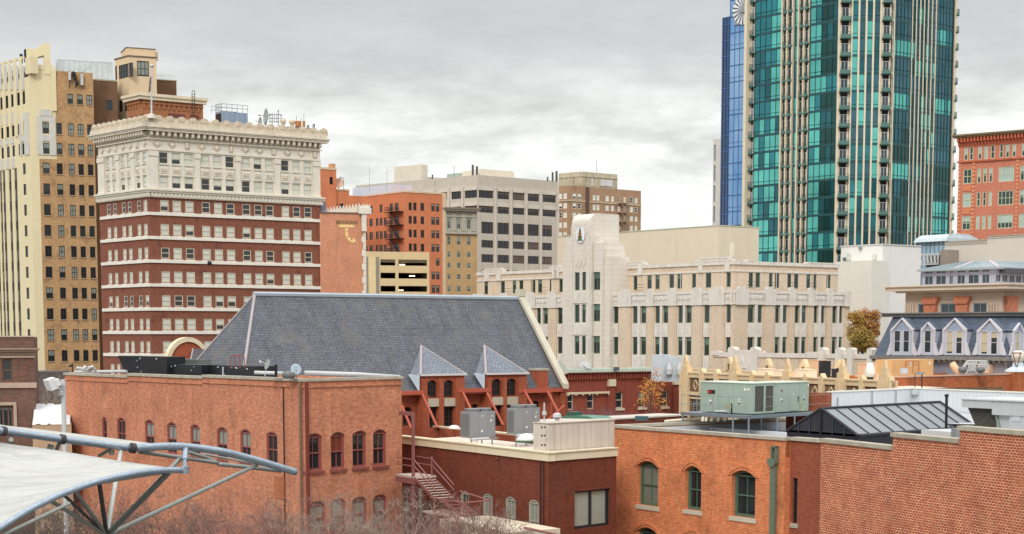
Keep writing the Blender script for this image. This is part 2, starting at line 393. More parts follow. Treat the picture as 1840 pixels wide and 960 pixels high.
# ================================================================== HOTEL (white crown, dark red brick)
HB = brick('dark_red_brick', S(158, 96, 72), S(118, 68, 52), S(130, 92, 78), var=.12, sc=.5, streak=.12, mottle=.5, blot=S(84,50,44), blotsc=.5)
def hotel():
	CX, Y = 272.5, 215
	L = Frame(CX, Y, -1740); Rr = Frame(CX, Y, 5180)
	root = thing('hotel_building', 'dark red brick hotel with white sill bands and an ornate white terracotta crown', 'building', L.P(0, 0))
	zc = lambda y: L.z(270, y)
	uL, uR = L.u(176.5, 281), Rr.u(575, 288)
	ztop = zc(222)
	colsR = [(286,301.5),(308.5,324),(331,346.5),(361,376),(383,398),(405,420),(434,448.5),(455.6,469.8),(476,490.3),(505,518.5),(525,538.5),(545.5,558.8)]
	colsL = [(190,196.5),(201.5,207.5),(217,223.5),(228,234.3),(244.5,251),(256,262.6)]
	cR = [(Rr.u(a, 290), Rr.u(b, 290)) for a, b in colsR]; cL = [(L.u(a, 290), L.u(b, 290)) for a, b in colsL]
	white_rows = [(zc(291.6), zc(271.3)), (zc(335.8), zc(315.2))]
	bands = [386.1, 429.5, 472, 515, 558.3, 600.5, 641.5, 684, 726, 768, 810]
	brick_rows = [(zc(b-8), zc(b-28)) for b in bands]
	zw0 = zc(354)
	def H(c, rows): return [(a, b, z0, z1) for z0, z1 in rows for a, b in c]
	wins = Wins(root, [plain('cream_window_frame', S(205, 192, 168), .6, streak=0), GL, BL, GLG])
	mb = MB()
	# brick shaft then the terracotta zone
	shell(mb, L, Rr, uL, uR, 0, zw0, H(cL, brick_rows), H(cR, brick_rows), .22, 0, None, .05)
	mb.build('wall', HB, root)
	mb = MB()
	shell(mb, L, Rr, uL, uR, zw0+.002, ztop, H(cL, white_rows), H(cR, white_rows), .25, 0, 1, 1.0)
	mb.build('terracotta_wall', [WHT, ROOFD], root)
	rowblind = {0: .0, 1: 1, 2: None, 3: 1, 4: 0, 5: 1, 6: 1, 7: None}
	rnd = random.Random(5)
	for fr, cc in ((L, cL), (Rr, cR)):
		for k, (a, c) in enumerate(white_rows):
			for x0, x1 in cc: wins.add(fr, x0, x1, a, c, .24, rnd.choice([1, .55, 1, 1, .6, 0] if fr is Rr else [.5, 1, .9]), fw=.06)
		for k, (a, c) in enumerate(brick_rows):
			for i, (x0, x1) in enumerate(cc):
				b = 1 if k in (1, 3, 5, 6) else (rnd.choice((0, 0, 0, 1)) if k in (0, 4) else rnd.choice((1, 1, 0)))
				if fr is Rr and k == 4 and i > 3: b = .55
				if fr is L and k != 0 and k != 4: b = 1
				if rnd.random() < .08: b = .6
				wins.add(fr, x0, x1, a, c, .2, b, fw=.11)
	wins.build(); CT = plain('stained_crest_shaded_relief', S(205, 190, 165), .7, var=.2, sc=1.5, streak=.35)
	# white sill bands with little toothed drops at each window
	mb = MB()
	for y in bands:
		z0, z1 = zc(y), zc(y-5.6)
		mb.box(L, uL+.35, .18, z0, z1, .004, .18); mb.box(Rr, .002, uR, z0, z1, .004, .18)
		for fr, cc in ((L, cL), (Rr, cR)):
			for a, b in cc: mb.box(fr, a-.1, b+.1, z1+.002, z1+.09, .004, .14)
	mb.build('sill_band', plain('white_painted_band', S(232, 226, 212), .6, streak=.2), root)
	# base moulding of the crown
	mb = MB()
	for fr, a, b in ((L, uL-.5, .55), (Rr, 0.0, uR+.5)):
		s = .003 if fr is Rr else 0
		mb.box(fr, a, b+s, zc(341.5), zc(338.5), .01, .62-s); mb.box(fr, a+.1, b-.1, zc(345), zc(341.6), .01, .45)
		mb.box(fr, a+.2, b-.2, zc(353.5), zc(345.1), .01, .25)
		n = int((b-a)/.55)
		for k in range(n):
			x = a+.2+k*.55; mb.box(fr, x, x+.3, zc(352), zc(346), .25, .36)
	mb.build('crown_base_moulding', WHT, root)
	# frieze, dentils, cornice with brackets
	mb = MB()
	for fr, a, b in ((L, uL, 0), (Rr, 0, uR)):
		s = .003 if fr is Rr else 0
		mb.box(fr, a-.1, b+.12-s, zc(268.5), zc(265), .01, .16+s); mb.box(fr, a-.1, b+.2-s, zc(248.8), zc(246.8), .01, .3+s)
		for k in range(int((b-a)/.3)): x = a+k*.3; mb.box(fr, x, x+.16, zc(246.7), zc(244.6), .01, .26)
		# pilasters between the window groups with capitals
		groups = [0, 3, 6, 9, 12] if fr is Rr else [0, 2, 4, 6]
		cc = cR if fr is Rr else cL
		edges = [a]+[x for g in groups[1:-1] for x in (cc[g-1][1], cc[g][0])]+[b]
		for k in range(0, len(edges)-1):
			if k == 0: x0, x1 = a+.05, cc[0][0]-.25
			elif k == len(edges)-2 and k % 2 == 0: x0, x1 = cc[-1][1]+.25, b-.06
			elif k % 2 == 1: x0, x1 = edges[k]+.22, edges[k+1]-.22
			else: continue
			if x1-x0 < .2: continue
			mb.box(fr, x0, x1, zc(338.4), zc(270), .01, .16)
			mb.box(fr, x0-.08, x1+.08, zc(279), zc(270), .162, .28)
			mb.box(fr, x0-.05, x1+.05, zc(338.3), zc(335), .162, .24)
		for k, (x0, x1) in enumerate(cc):
			# carved spandrel between the two crown rows
			mb.box(fr, x0, x1, zc(309), zc(297.5), .01, .1); mb.box(fr, x0+.2, x1-.2, zc(306), zc(301), .102, .19, 1)
			mb.box(fr, x0-.06, x1+.06, zc(313.4), zc(311), .01, .14); mb.box(fr, x0-.06, x1+.06, zc(294), zc(292), .01, .16)
		# diamonds and plaques of the frieze
		m = 12 if fr is Rr else 7
		for k in range(m):
			x = a+(b-a)*(k+.6)/m; zm = zc(256.5)
			if k % 3 == 2: mb.box(fr, x-.3, x+.3, zm-.45, zm+.45, .01, .12, 1); mb.box(fr, x-.14, x+.14, zm-.3, zm+.3, .12, .2)
			else:
				mb.prism(fr, [(x-.62, zm), (x, zm-.55), (x+.62, zm), (x, zm+.55)], .01, .08, 1)
				mb.prism(fr, [(x-.3, zm), (x, zm-.28), (x+.3, zm), (x, zm+.28)], .08, .18)
	mb.build('frieze', [WHT, CT], root)  # tan slot darkens the relief pieces, standing in for carved shade
	mb = MB()
	for fr, a, b in ((L, uL, 0), (Rr, 0, uR)):
		s = .003 if fr is Rr else 0
		n = 20 if fr is L else 31
		for k in range(n):
			x = a+.1+(b-a-.5)*k/(n-1)
			mb.box(fr, x, x+.34, zc(242), zc(234.5), .012, .78); mb.box(fr, x+.03, x+.31, zc(244), zc(242.05), .012, .5)
		mb.box(fr, a-.85, b+.85+s, zc(234.3), zc(231.5), .012, .92+s); mb.box(fr, a-.9, b+.95+s, zc(231.2), zc(229), .012, .98+s); mb.box(fr, a-1.0, b+1.05+s, zc(228.7), zc(226), .012, 1.1+s)
		mb.box(fr, a-.75, b+.75+s, zc(225.9), zc(219.5), .012, .8+s)
	mb.build('cornice', plain('stained_white_cornice', S(214, 203, 182), .7, var=.14, sc=1.2, streak=.3), root)
	mb = MB()
	for fr, a, b in ((L, uL-.9, .8), (Rr, -.8, uR+1.0)):
		s = .004 if fr is Rr else 0
		f2 = fr.off(.5+s); n = 11 if fr is L else 17
		mb.box(f2, a, b, zc(219.3), zc(214.5), -.3, .08)
		for k in range(n):
			x = a+.6+(b-a-1.2)*k/(n-1); zz = zc(214.4); r = .62 if fr is Rr else .55
			pts = [(x+r*math.cos(t), zz+.1+r*.95*math.sin(t)) for t in [math.pi*i/10 for i in range(11)]]
			mb.prism(f2, [(x-r, zz), (x+r, zz)]+pts, -.22, .0)
			ri = r*.55; pts = [(x+ri*math.cos(t), zz+.1+ri*math.sin(t)) for t in [math.pi*i/8 for i in range(9)]]
			mb.prism(f2, [(x-ri, zz+.02), (x+ri, zz+.02)]+pts, .0, .12)
			if k < n-1:
				xm = x+(b-a-1.2)/(n-1)/2; mb.prism(f2, [(xm-.2, zz), (xm+.2, zz), (xm, zz+.5)], -.18, 0)
	mb.build('roof_crest', CT, root)
	# brick penthouse with a white cornice
	Lp, Rp = Frame(263, 232, -1740), Frame(263, 232, 5180)
	OB = brick('orange_brown_brick', S(186, 122, 80), S(152, 96, 64), S(150, 108, 80), streak=.15, mottle=.4)
	a, b = Lp.u(228.5, 180), Rp.u(364.5, 180); zt = Lp.z(262, 177)
	mb = MB(); shell(mb, Lp, Rp, a, b, ztop-1, zt, mat=0); 
	for fr, x0, x1 in ((Lp, a, 0), (Rp, 0, b)):
		n = int((x1-x0)/.75)
		for k in range(n): x = x0+.2+k*.75; mb.box(fr, x, x+.3, zt-1.15, zt-.02, .004, .14)
		mb.box(fr, x0, x1, zt-.5, zt-.25, .145, .2)
	mb.build('penthouse', OB, root)
	mb = MB()
	for fr, x0, x1, s in ((Lp, a-.5, .45, 0), (Rp, -.45, b+.4, .003)):
		mb.box(fr, x0, x1, zt+.003, zt+.45+s, -.3, .45+s); mb.box(fr, x0-.15, x1+.15, zt+.46, zt+.85+s, -.3, .65+s)
	mb.build('penthouse_cornice', plain('cream_cornice', S(222, 205, 176), .7), root)
	mb = MB()
	for x0, x1 in ((302, 332), (342, 357)): mb.box(Rp, Rp.u(x0, 210), Rp.u(x1, 210), Rp.z(330, 230), Rp.z(330, 206), .004, .08)
	for x0, x1 in ((234, 244), (250, 258)): mb.box(Lp, Lp.u(x0, 210), Lp.u(x1, 210), Lp.z(250, 230), Lp.z(250, 207), .004, .08)
	mb.pieces('penthouse_panel', plain('maroon_panel', S(112, 60, 55), .7), root)
	mb = MB()
	for x in (345, 350): mb.tube(W(x, 210, 231), W(x, 166, 231), .05)
	for y in range(170, 210, 4): mb.tube(W(345, y, 231), W(350, y, 231), .04)
	mb.path([W(345, 167, 231), W(345.5, 164, 231), W(347.5, 162.5, 231), W(349.5, 164, 231), W(350, 167, 231)], .05, 5)
	mb.build('roof_ladder', DKM, root)
	return root, L, Rr, zc
HOT, HL, HR, HZ = hotel()
def roofY(px, d=6): return 0
def flag_pole():
	Y = 214.5; base = W(272, 213, Y); top = W(273, 122, Y)
	r = thing('flag_pole', 'tall white flagpole with a ball on top at the corner of the hotel roof', 'flagpole', base)
	mb = MB(); mb.tube(base, top, .12, .08, 10); mb.build('pole', WPT, r)
	mb = MB(); mb.lathe(base, [(.55, 0), (.5, .5), (.2, .6)], 10); mb.build('base', WHT, r)
	mb = MB(); mb.lathe(top, [(.05, 0), (.18, .06), (.25, .24), (.18, .42), (.05, .48)], 12); mb.build('ball', plain('silver_ball', S(190,190,188), .4, .5, streak=0), r, smooth=True)
	f = thing('flag', 'stars and stripes flag hanging limp from the white flagpole', 'flag', W(271.5, 140, Y))
	red, blu = plain('flag_red', S(170, 60, 62), .8, streak=0), plain('flag_blue', S(60, 66, 110), .8, streak=0)
	wh = plain('flag_white', S(225, 215, 208), .8, streak=0)
	mb = MB(); n = 13
	T0, T1, B0, B1 = (272.2, 136), (269.0, 140), (271.5, 162), (266.5, 168)
	for k in range(n):
		a, b = k/n, (k+1)/n
		lr = lambda p, q, t: (p[0]+(q[0]-p[0])*t, p[1]+(q[1]-p[1])*t)
		for j, (t0, t1) in enumerate(((0, .45), (.45, 1))):
			p = [lr(lr(T0, B0, t0), lr(T1, B1, t0), a), lr(lr(T0, B0, t0), lr(T1, B1, t0), b), lr(lr(T0, B0, t1), lr(T1, B1, t1), b), lr(lr(T0, B0, t1), lr(T1, B1, t1), a)]
			dz = [.25*math.sin(3*x+2*t) for x, t in ((a*3, t0), (b*3, t0), (b*3, t1), (a*3, t1))]
			m = 1 if (j == 0 and k < 7) else (0 if k % 2 == 0 else 2)
			mb.face([W(*q, Y+d) for q, d in zip(p, dz)][::-1], m)
	mb.build('cloth', [red, blu, wh], f)
flag_pole()
def cooling_tower():
	r = thing('cooling_tower', 'blue grey metal cooling unit with a railing on top, on the hotel roof', 'cooling tower', W(415, 226, 232))
	L, Rr = Frame(405, 232, VL), Frame(405, 232, 5180)
	z0, z1 = L.z(405, 236), L.z(405, 198.5)
	uL, uR = L.u(387, 205), Rr.u(445, 205); BG = plain('blue_grey_sheet_metal', S(150, 165, 182), .45, .3)
	mb = MB(); shell(mb, L, Rr, uL, uR, z0, z1, drop=.05)
	for k in range(5):
		x = uR*(k+.5)/5; mb.box(Rr, x-.06, x+.06, z0, z1, .004, .08)
	mb.build('housing', BG, r)
	mb = MB(); mb.box(L, uL+.15, -.15, z0+.3, z1-.3, .004, .06)
	for k in range(8): mb.box(L, uL+.2, -.2, z0+.5+k*.28, z0+.62+k*.28, .06, .12)
	mb.build('louvre', plain('rust_dark_louvre', S(70, 50, 48), .8), r)
	mb = MB()
	for fr, a, b in ((L, uL, 0), (Rr, 0, uR)):
		for h in (.55, 1.05): mb.tube(fr.P(a, z1+h), fr.P(b, z1+h), .035)
		for k in range(6): x = a+(b-a)*k/5; mb.tube(fr.P(x, z1), fr.P(x, z1+1.05), .035)
	back = Rr.off(-3.5)
	for h in (.55, 1.05): mb.tube(back.P(0, z1+h), back.P(uR, z1+h), .035)
	for k in range(6): mb.tube(back.P(uR*k/5, z1), back.P(uR*k/5, z1+1.05), .035)
	mb.build('railing', STG, r)
cooling_tower()
def dish(name, label, px, py, Y, rad, axis, mat, py0=None, group=None):
	c = W(px, py, Y); r = thing(name, label, 'satellite dish', W(px, py0 or py+15, Y), group)
	a = Vector(axis).normalized()
	mb = MB(); mb.lathe(c, [(.05*rad, -.34*rad), (.5*rad, -.25*rad), (.82*rad, -.1*rad), (rad, 0), (rad*.96, .02*rad), (.78*rad, -.06*rad), (.4*rad, -.2*rad)], 24, axis=a); mb.build('reflector', mat, r, smooth=True)
	mb = MB(); b = W(px, py0 or py+15, Y); mb.tube(b, c-a*.3*rad, .08*rad+.03, .05*rad+.03, 8)
	mb.tube(c-a*.1*rad, c+a*rad*.8, .025*rad+.01); mb.lathe(c+a*rad*.8, [(.06*rad, -.1*rad), (.1*rad, 0), (.06*rad, .12*rad)], 8, axis=a)
	mb.build('mount', STG, r)
PG = plain('pale_grey_green_metal', S(172, 180, 178), .5, .1)
dish('satellite_dish', 'large grey drum shaped dish turned sideways on the hotel roof', 477, 209, 236, 1.15, (-1, -.45, .1), PG, 226)
dish('satellite_dish', 'smaller pale dish below the large drum dish on the hotel roof', 467, 219, 236, .7, (-1, -.6, .1), PG, 228)
def roofthings():
	mb = MB(); Y = 236
	for x in (489, 500): mb.tube(W(x, 230, Y), W(x, 204 if x == 489 else 200, Y), .07)
	for y in (206, 213, 219):
		mb.tube(W(483, y, Y), W(507, y+(1 if y == 206 else 0), Y), .05)
	for x in (485, 493, 497, 505): mb.tube(W(x, 221, Y), W(x, 204, Y), .045)
	mb.tube(W(483, 209, Y), W(489, 205, Y), .05); mb.tube(W(500, 205, Y), W(507, 209, Y), .05); mb.lathe(W(500, 199.5, Y), [(.05, -.1), (.14, 0), (.05, .14)], 8)
	o = mb.build('antenna_frame', STG); tag(o, 'spindly grey antenna frame of crossed pipes on the hotel roof', 'antenna')
	for px, lab, wd, y0, y1 in ((509, 'round tan vent hood nearest the antenna frame on the hotel roof', 5, 230, 213.5), (525, 'round tan vent hood beside the orange tank on the hotel roof', 5.5, 230, 215.5)):
		r = thing('vent_hood', lab, 'roof vent', W(px, y0, Y)); mb = MB(); rr = wd*Y/FPX
		b = W(px, y0, Y); h = W(px, y1, Y).z-b.z
		mb.lathe(b, [(rr*.6, 0), (rr*.6, h*.5), (rr, h*.55), (rr, h*.8), (rr*.7, h)], 12); mb.build('hood', plain('tan_vent', S(212, 190, 165), .7), r)
	r = thing('roof_tank', 'low orange tank with thin aerials on the right of the hotel roof', 'tank', W(538, 230, Y)); mb = MB()
	for x, w_ in ((536, 5.5), (546, 2.5)): b = W(x, 228, Y); mb.lathe(b, [(w_*Y/FPX, 0), (w_*Y/FPX, .75), (w_*Y/FPX*.95, .8)], 12)
	mb.pieces('tank', plain('rusty_orange_metal', S(180, 120, 70), .7), r)
	mb = MB(); 
	for x, y in ((532.5, 208), (541, 212), (546, 205.5)): mb.tube(W(x, 222, Y), W(x, y, Y), .04)
	mb.pieces('aerial', STG, r)
	r = thing('roof_block', 'low grey concrete block with two stub pipes behind the hotel crest', 'roof structure', W(550, 236, Y)); mb = MB()
	f = Frame(527, Y, 5180); mb.box(f, f.u(518, 235), f.u(565, 235), f.z(540, 236), f.z(540, 229), -2, 0); mb.build('block', plain('grey_concrete_block', S(165, 165, 155)), r)
	mb = MB(); mb.tube(W(553.5, 236, Y), W(553.5, 225, Y), .2); mb.tube(W(563.5, 236, Y), W(564, 223, Y), .2); mb.pieces('stub_pipe', STG, r)
	# wall lamp on the hotel front
	r = thing('wall_lamp', 'small dark floodlight on the fourth white sill band of the hotel', 'lamp', W(376.5, 474, 218.5)); mb = MB()
	c = W(376.5, 472.5, 218); mb.lathe(c, [(.1, -.3), (.28, -.1), (.3, .2), (.1, .35)], 10, axis=(.2, -1, -.4)); mb.build('head', BLK, r)
	mb = MB(); mb.tube(c, W(374.5, 469.5, 219.3), .06); mb.build('bracket', WPT, r)
roofthings()

# ================================================================== TAN TOWER (art deco, far left)
def tan_tower():
	CX, Y = 64, 268
	L = Frame(CX, Y, -1600); Rr = Frame(CX, Y, 7800)
	root = thing('art_deco_tower', 'tall tan brick and cream art deco tower with dark strip windows, at the far left', 'building', L.P(0, 0))
	CR = plain('cream_stucco', S(220, 202, 164), .85, var=.04, streak=.08); CR2 = plain('pale_cream_stucco', S(226, 212, 172), .85, var=.04, streak=.08)
	TB = brick('tan_mottled_brick', S(204, 164, 116), S(160, 124, 86), S(180, 148, 112), bw=.3, bh=.1, var=.1, mottle=.3, streak=.1, blot=S(128, 100, 74), blotsc=.6)
	TB2 = brick('brown_rear_brick', S(132, 100, 74), S(108, 80, 60), S(120, 94, 74), mottle=.5)
	GT = plain('grey_white_terracotta', S(205, 202, 192), .7, var=.06, streak=.2)
	SPD = plain('dark_spandrel_metal', S(58, 54, 52), .6, .2)
	wins = Wins(root, [plain('dark_steel_sash', S(48, 50, 50), .5, .1, streak=0), GL, BLG])
	z = lambda y, x=58: L.z(x, y)
	ztop = z(122)
	rows = [(z(311+37.6*k), z(291+37.6*k)) for k in range(11)]
	uB = Rr.u(71, 300)         # brick starts here below, at 100 above
	uB2 = Rr.u(100, 200); uR = Rr.u(171, 300)
	cols = [(77,89),(102,112.5),(124,134),(141,150.5),(158,167.5)]
	cc = [(Rr.u(a, 300), Rr.u(b, 300)) for a, b in cols]
	up_rows = [(z(238), z(217.5)), (z(275), z(254.5))]
	top_row = (z(180, 64), z(161.5, 64)); topc = [(Rr.u(a, 170), Rr.u(b, 170)) for a, b in ((121,131),(138,148.5),(155,165.5))]
	upc = [(Rr.u(a, 225), Rr.u(b, 225)) for a, b in ((101,111),(122,132.5),(139.5,150),(156.5,166.5))]
	hR = [(a, b, c, e) for c, e in rows for a, b in cc]+[(a, b, c, e) for c, e in up_rows for a, b in upc]+[(a, b, *top_row) for a, b in topc]
	zs = z(284)
	mb = MB()
	mb.grid(Rr, uB, uR, 0, zs, [h for h in hR if h[3] <= zs], .22, 0)
	mb.grid(Rr, uB2, uR, zs, ztop, [h for h in hR if h[2] >= zs], .22, 0)
	# sides and rear
	D = L.P(-40, 0)+(Rr.P(uR, 0)-Rr.P(0, 0))
	E = Rr.P(uR, 0)
	for a, b in ((E, D), (D, L.P(-40, 0))):
		mb.face([(a.x, a.y, 0), (b.x, b.y, 0), (b.x, b.y, ztop), (a.x, a.y, ztop)], 0)
	mb.face([(p.x, p.y, ztop-.4) for p in (L.P(-40, 0), L.P(0, 0), E, D)], 1)
	mb.build('wall', [TB, ROOFD], root)
	for c, e in rows:
		for a, b in cc: wins.add(Rr, a, b, c, e, .2, random.choice((0, 0, .5, 1)), cols=2, fw=.09)
	for a, b, c, e in hR:
		if c >= zs: wins.add(Rr, a, b, c, e, .2, random.choice((1, .5, 0)), cols=2, fw=.09)
	mb = MB()
	for a, b, c, e in hR: mb.box(Rr, a-.08, b+.08, c-.14, c-.003, .003, .12)
	mb.pieces('window_sill', plain('tan_stone_sill', S(175, 150, 118)), root)
	# cream part of the right face
	wc = [(Rr.u(76.3, 220), Rr.u(87.6, 220))]
	mb = MB(); mb.grid(Rr, 0, uB, 0, zs); mb.grid(Rr, 0, uB2, zs, ztop+.8, [(wc[0][0], wc[0][1], *r) for r in up_rows], .2)
	# left face: dark strips, narrow windows
	strips = [(-.5,3.2),(5,9.5),(16,20.5),(26,31)]
	sc = [(L.u(a, 330), L.u(b, 330)) for a, b in strips]; zst = z(297)
	nar = (L.u(41, 300), L.u(46.2, 300))
	upl = [(L.u(a, 190), L.u(b, 190)) for a, b in ((0,4.5),(9.8,15),(19.8,24.5),(31,36),(40.8,45.5))]
	r1 = (z(188, 40), z(165, 40)); r2 = up_rows[0]; r3 = up_rows[1]
	hL = [(nar[0], nar[1], *r) for r in rows]+[(a, b, 0.5, zst) for a, b in sc]+[(a, b, *r1) for a, b in upl]
	hL += [(a, b, *r) for r in (r2, r3) for a, b in upl[:4]]+[(nar[0]-.05, nar[1]-.05, *r) for r in (r2, r3)]
	for k in range(6):  # piers and strips carry on outside the frame
		x = sc[0][0]-1.45-k*1.45; hL.append((x, x+.7, .5, zst))
	mb.grid(L, -40, 0, 0, ztop-1.2, hL, .35, 0)
	mb.build('stucco_wall', CR2, root)
	for h in hL:
		a, b, c, e = h
		if c < 1:
			mb = MB(); n = 16; g = -.34
			g = -.17; mb.face([L.P(a,c,g), L.P(b,c,g), L.P(b,e,g), L.P(a,e,g)], 1)
			for k in range(24):
				zz = e-1.95-k*(rows[0][1]-rows[1][1]); 
				if zz-1.4 > c: mb.box(L, a+.01, b-.01, zz-1.4, zz, g+.003, g+.09, 3)
			mb.build('strip_window', [SPD, GL, BLG, SPD], root)
		else: wins.add(L, a, b, c, e, .3, 0, fw=.07)
	for r in up_rows: wins.add(Rr, wc[0][0], wc[0][1], *r, .18, .5, cols=2, fw=.09)
	wins.build()
	# piers of the left face rising above the parapet, grey terracotta inlays
	mb = MB(); mg = MB()
	tops = {0: 117, 1: 115, 2: 112, 3: 109, 4: 106}
	xs = [(-9, -6), (6, 9.8), (15.5, 19.2), (25.5, 29.5), (36.5, 40)]
	for k, (a, b) in enumerate(((-3,0.2),(6.5,9.8),(16.5,19.8),(26,30.5),(37,40.6))):
		u0, u1 = L.u(a, 150), L.u(b, 150); mb.box(L, u0, u1, z(240), z(tops[k], a), .002, .16); mb.box(L, u0+.1, u1-.1, z(tops[k], a), z(tops[k]-4, a), -.5, .1)
		u2 = L.u(b+.6, 150); u3 = L.u((0.2, 9.8, 19.8, 30.5, 40.6)[k]+5.6, 150)
		mg.box(L, u1+.05, u1+.75, z(163, a), z(120, a), .002, .14)
	mb.box(L, L.u(47, 150), L.u(57, 150), z(131), z(101), -1.2, .08)        # big corner buttress
	mb.box(Rr, Rr.u(80, 150), Rr.u(92, 150), z(130), z(99), -1.2, .08)
	mb.box(Rr, Rr.u(92.2, 150), Rr.u(100.5, 150), z(196), z(119), -.6, .25)
	mb.box(Rr, .05, Rr.u(79.5, 150), ztop, ztop+.5, -.8, .06)
	mb.box(L, -40, -.1, ztop-1.2, z(112), -1.6, -1.0)
	mb.build('buttress', CR2, root)
	# terracotta panels round the corner
	u0, u1 = Rr.u(66.5, 235), Rr.u(99.5, 235)
	for a, b in ((u0, wc[0][0]-.05), (wc[0][1]+.05, u1)): mg.box(Rr, a, b, z(277), z(206), .003, .14)
	mg.box(Rr, wc[0][0]-.05, wc[0][1]+.05, z(215.5), z(206), .003, .14); mg.box(Rr, wc[0][0]-.05, wc[0][1]+.05, z(251.5), z(240.5), .003, .14)
	mg.box(Rr, wc[0][0]-.05, wc[0][1]+.05, z(277), z(275.5), .003, .14)
	mg.box(Rr, (u0+wc[0][0])/2, (u1+wc[0][1])/2, z(205.9), z(197), .003, .2); mg.box(Rr, wc[0][0]-.2, wc[0][1]+.2, z(196.9), z(193.5), .003, .18)
	ul0, ul1 = L.u(36, 235), L.u(52.5, 235); na, nb = nar[0]-.1, nar[1]
	for a, b in ((ul0, na), (nb, ul1)): mg.box(L, a, b, z(277), z(200), .003, .14)
	mg.box(L, na, nb, z(215.5), z(200), .003, .14); mg.box(L, na, nb, z(251.5), z(240.5), .003, .14)
	for a, b in ((0, 4.7), (9.5, 15.2), (19.5, 25)):
		a, b = L.u(a, 250), L.u(b, 250)
		mg.box(L, a, b, z(251), z(240), .003, .1); mg.box(L, a, b, z(296), z(277), .003, .1); mg.box(L, a, b, z(214), z(192), .003, .1)
	mg.pieces('terracotta_inlay', GT, root)
	# rear pieces: brick light court, beige lift tower, brick annex
	F1 = Frame(176, 276, 7800); zb = F1.z(190, 146)
	mb = MB(); h = [(F1.u(190.7, 190), F1.u(202, 190), F1.z(196, 199), F1.z(196, 180))]
	mb.grid(F1, F1.u(168, 200), F1.u(212, 200), 0, zb, h, .3); mb.box(F1, F1.u(168, 200), F1.u(212, 200), 0, zb-.02, -12, -.5)
	F2 = Frame(280, 289, 7800); mb.box(F2, F2.u(278, 200), F2.u(318, 200), 0, F2.z(300, 145.5), -8, 0)
	mb.box(F2, F2.u(277, 200), F2.u(318.6, 200), F2.z(300, 145.4), F2.z(300, 143.5), -8, .1, 1)
	mb.box(F1, F1.u(167, 200), F1.u(211, 200), zb+.004, zb+.25, -12, .1, 1)
	mb.build('rear_wing', [TB2, plain('tan_coping', S(170,160,130))], root)
	mb = MB(); mb.face([F1.P(h[0][0], h[0][2], -.14), F1.P(h[0][1], h[0][2], -.14), F1.P(h[0][1], h[0][3], -.14), F1.P(h[0][0], h[0][3], -.14)]); mb.build('window', GL, root)
	BE = plain('beige_stucco', S(222, 196, 160), .85, var=.05, streak=.1)
	Lq, Rq = Frame(241.5, 280, -1600), Frame(241.5, 280, 7800)
	a, b = Lq.u(206.5, 120), Rq.u(281, 120); zt = Lq.z(241, 98.5)
	wl = [(Lq.u(213.5, 125), Lq.u(238, 125), Lq.z(226, 140), Lq.z(226, 115)), (Lq.u(206.9, 125), Lq.u(210, 125), Lq.z(208, 144), Lq.z(208, 119)),
		  (Lq.u(214, 190), Lq.u(220, 190), Lq.z(217, 201), Lq.z(217, 181)), (Lq.u(224.5, 190), Lq.u(229, 190), Lq.z(226, 200), Lq.z(226, 179))]
	wr = [(Rq.u(246.2, 125), Rq.u(267.5, 125), Rq.z(256, 137.3), Rq.z(256, 109.8))]
	mb = MB(); shell(mb, Lq, Rq, a, b, 0, zt, wl, wr, .25)
	f3 = Lq.off(-.8); a3 = Lq.u(224, 90); mb.box(Lq, a3, -.6, zt+.003, Lq.z(241, 81.5), -6, -.7)
	nb_ = Rq.off(-.9); mb.box(nb_, -.1, Rq.u(280.5, 90), zt+.005, Lq.z(241, 81.3), -5.5, 0)
	mb.build('lift_tower', BE, root)
	mb = MB()
	for k, h in enumerate(wl+wr):
		fr = Lq if k < 4 else Rq; w2 = Wins(root, [DKM, GL, BLG]); w2.add(fr, *h, .22, 0 if k < 4 else .9, cols=(6, 1, 1, 1, 3)[k], rows=(2, 1, 1, 1, 2)[k], rail=False, fw=.12); w2.build()
	mb = MB(); mb.box(Lq, a-.1, .12, zt-.02, zt+.2, .002, .12); mb.box(Rq, .0, b+.1, zt-.017, zt+.197, .004, .123)
	mb.box(nb_, -.2, Rq.u(280.8, 90)+.1, Lq.z(241, 81.3), Lq.z(241, 80), -5.5, .1); mb.build('dark_coping', plain('dark_coping_metal', S(110, 95, 85), .6), root)
	# roof deck: glass balustrades and a chute shaped plant housing
	mb = MB(); mt = MB()
	f = Rr.off(-1.0); zz = ztop+.1
	for fr, x0, x1, y0, y1 in ((f, 104, 172, 124, 107), (F1.off(-1.5), 174, 203, 144, 111)):
		u0, u1 = fr.u(x0, 120), fr.u(x1, 120); z0, z1 = fr.z(x0, y0), fr.z(x0, y1)
		n = max(3, int((u1-u0)/.85))
		for k in range(n):
			p, q = u0+(u1-u0)*k/n+.05, u0+(u1-u0)*(k+1)/n-.05; mb.box(fr, p, q, z0, z1, -.03, 0)
			mt.tube(fr.P(p-.05, z0-.4), fr.P(p-.05, z1), .05)
		mt.tube(fr.P(u0, z1), fr.P(u1, z1), .05)
		f2 = fr.off(-2.6)
		for k in range(n//2): p, q = u0+(u1-u0)*k*2/n, u0+(u1-u0)*(k*2+1.6)/n; mb.box(f2, p, q, z0, z1+.5, -.03, 0)
	f = Frame(282, 291, 7800)
	for x in (284, 290, 296, 302, 308, 313): mt.tube(W(x, 146, 291), W(x, 135, 291), .04)
	mt.tube(W(283, 135, 291), W(313, 136, 291), .04)
	mb.pieces('glass_balustrade', glassy('pale_glass_panel', S(206, 214, 212), .1, .2, .4, .5), root); mt.pieces('balustrade_post', WPT, root)
	mb = MB(); f = Frame(68, 273, 9000)
	Pp = lambda x, y: f.uz(x, y)
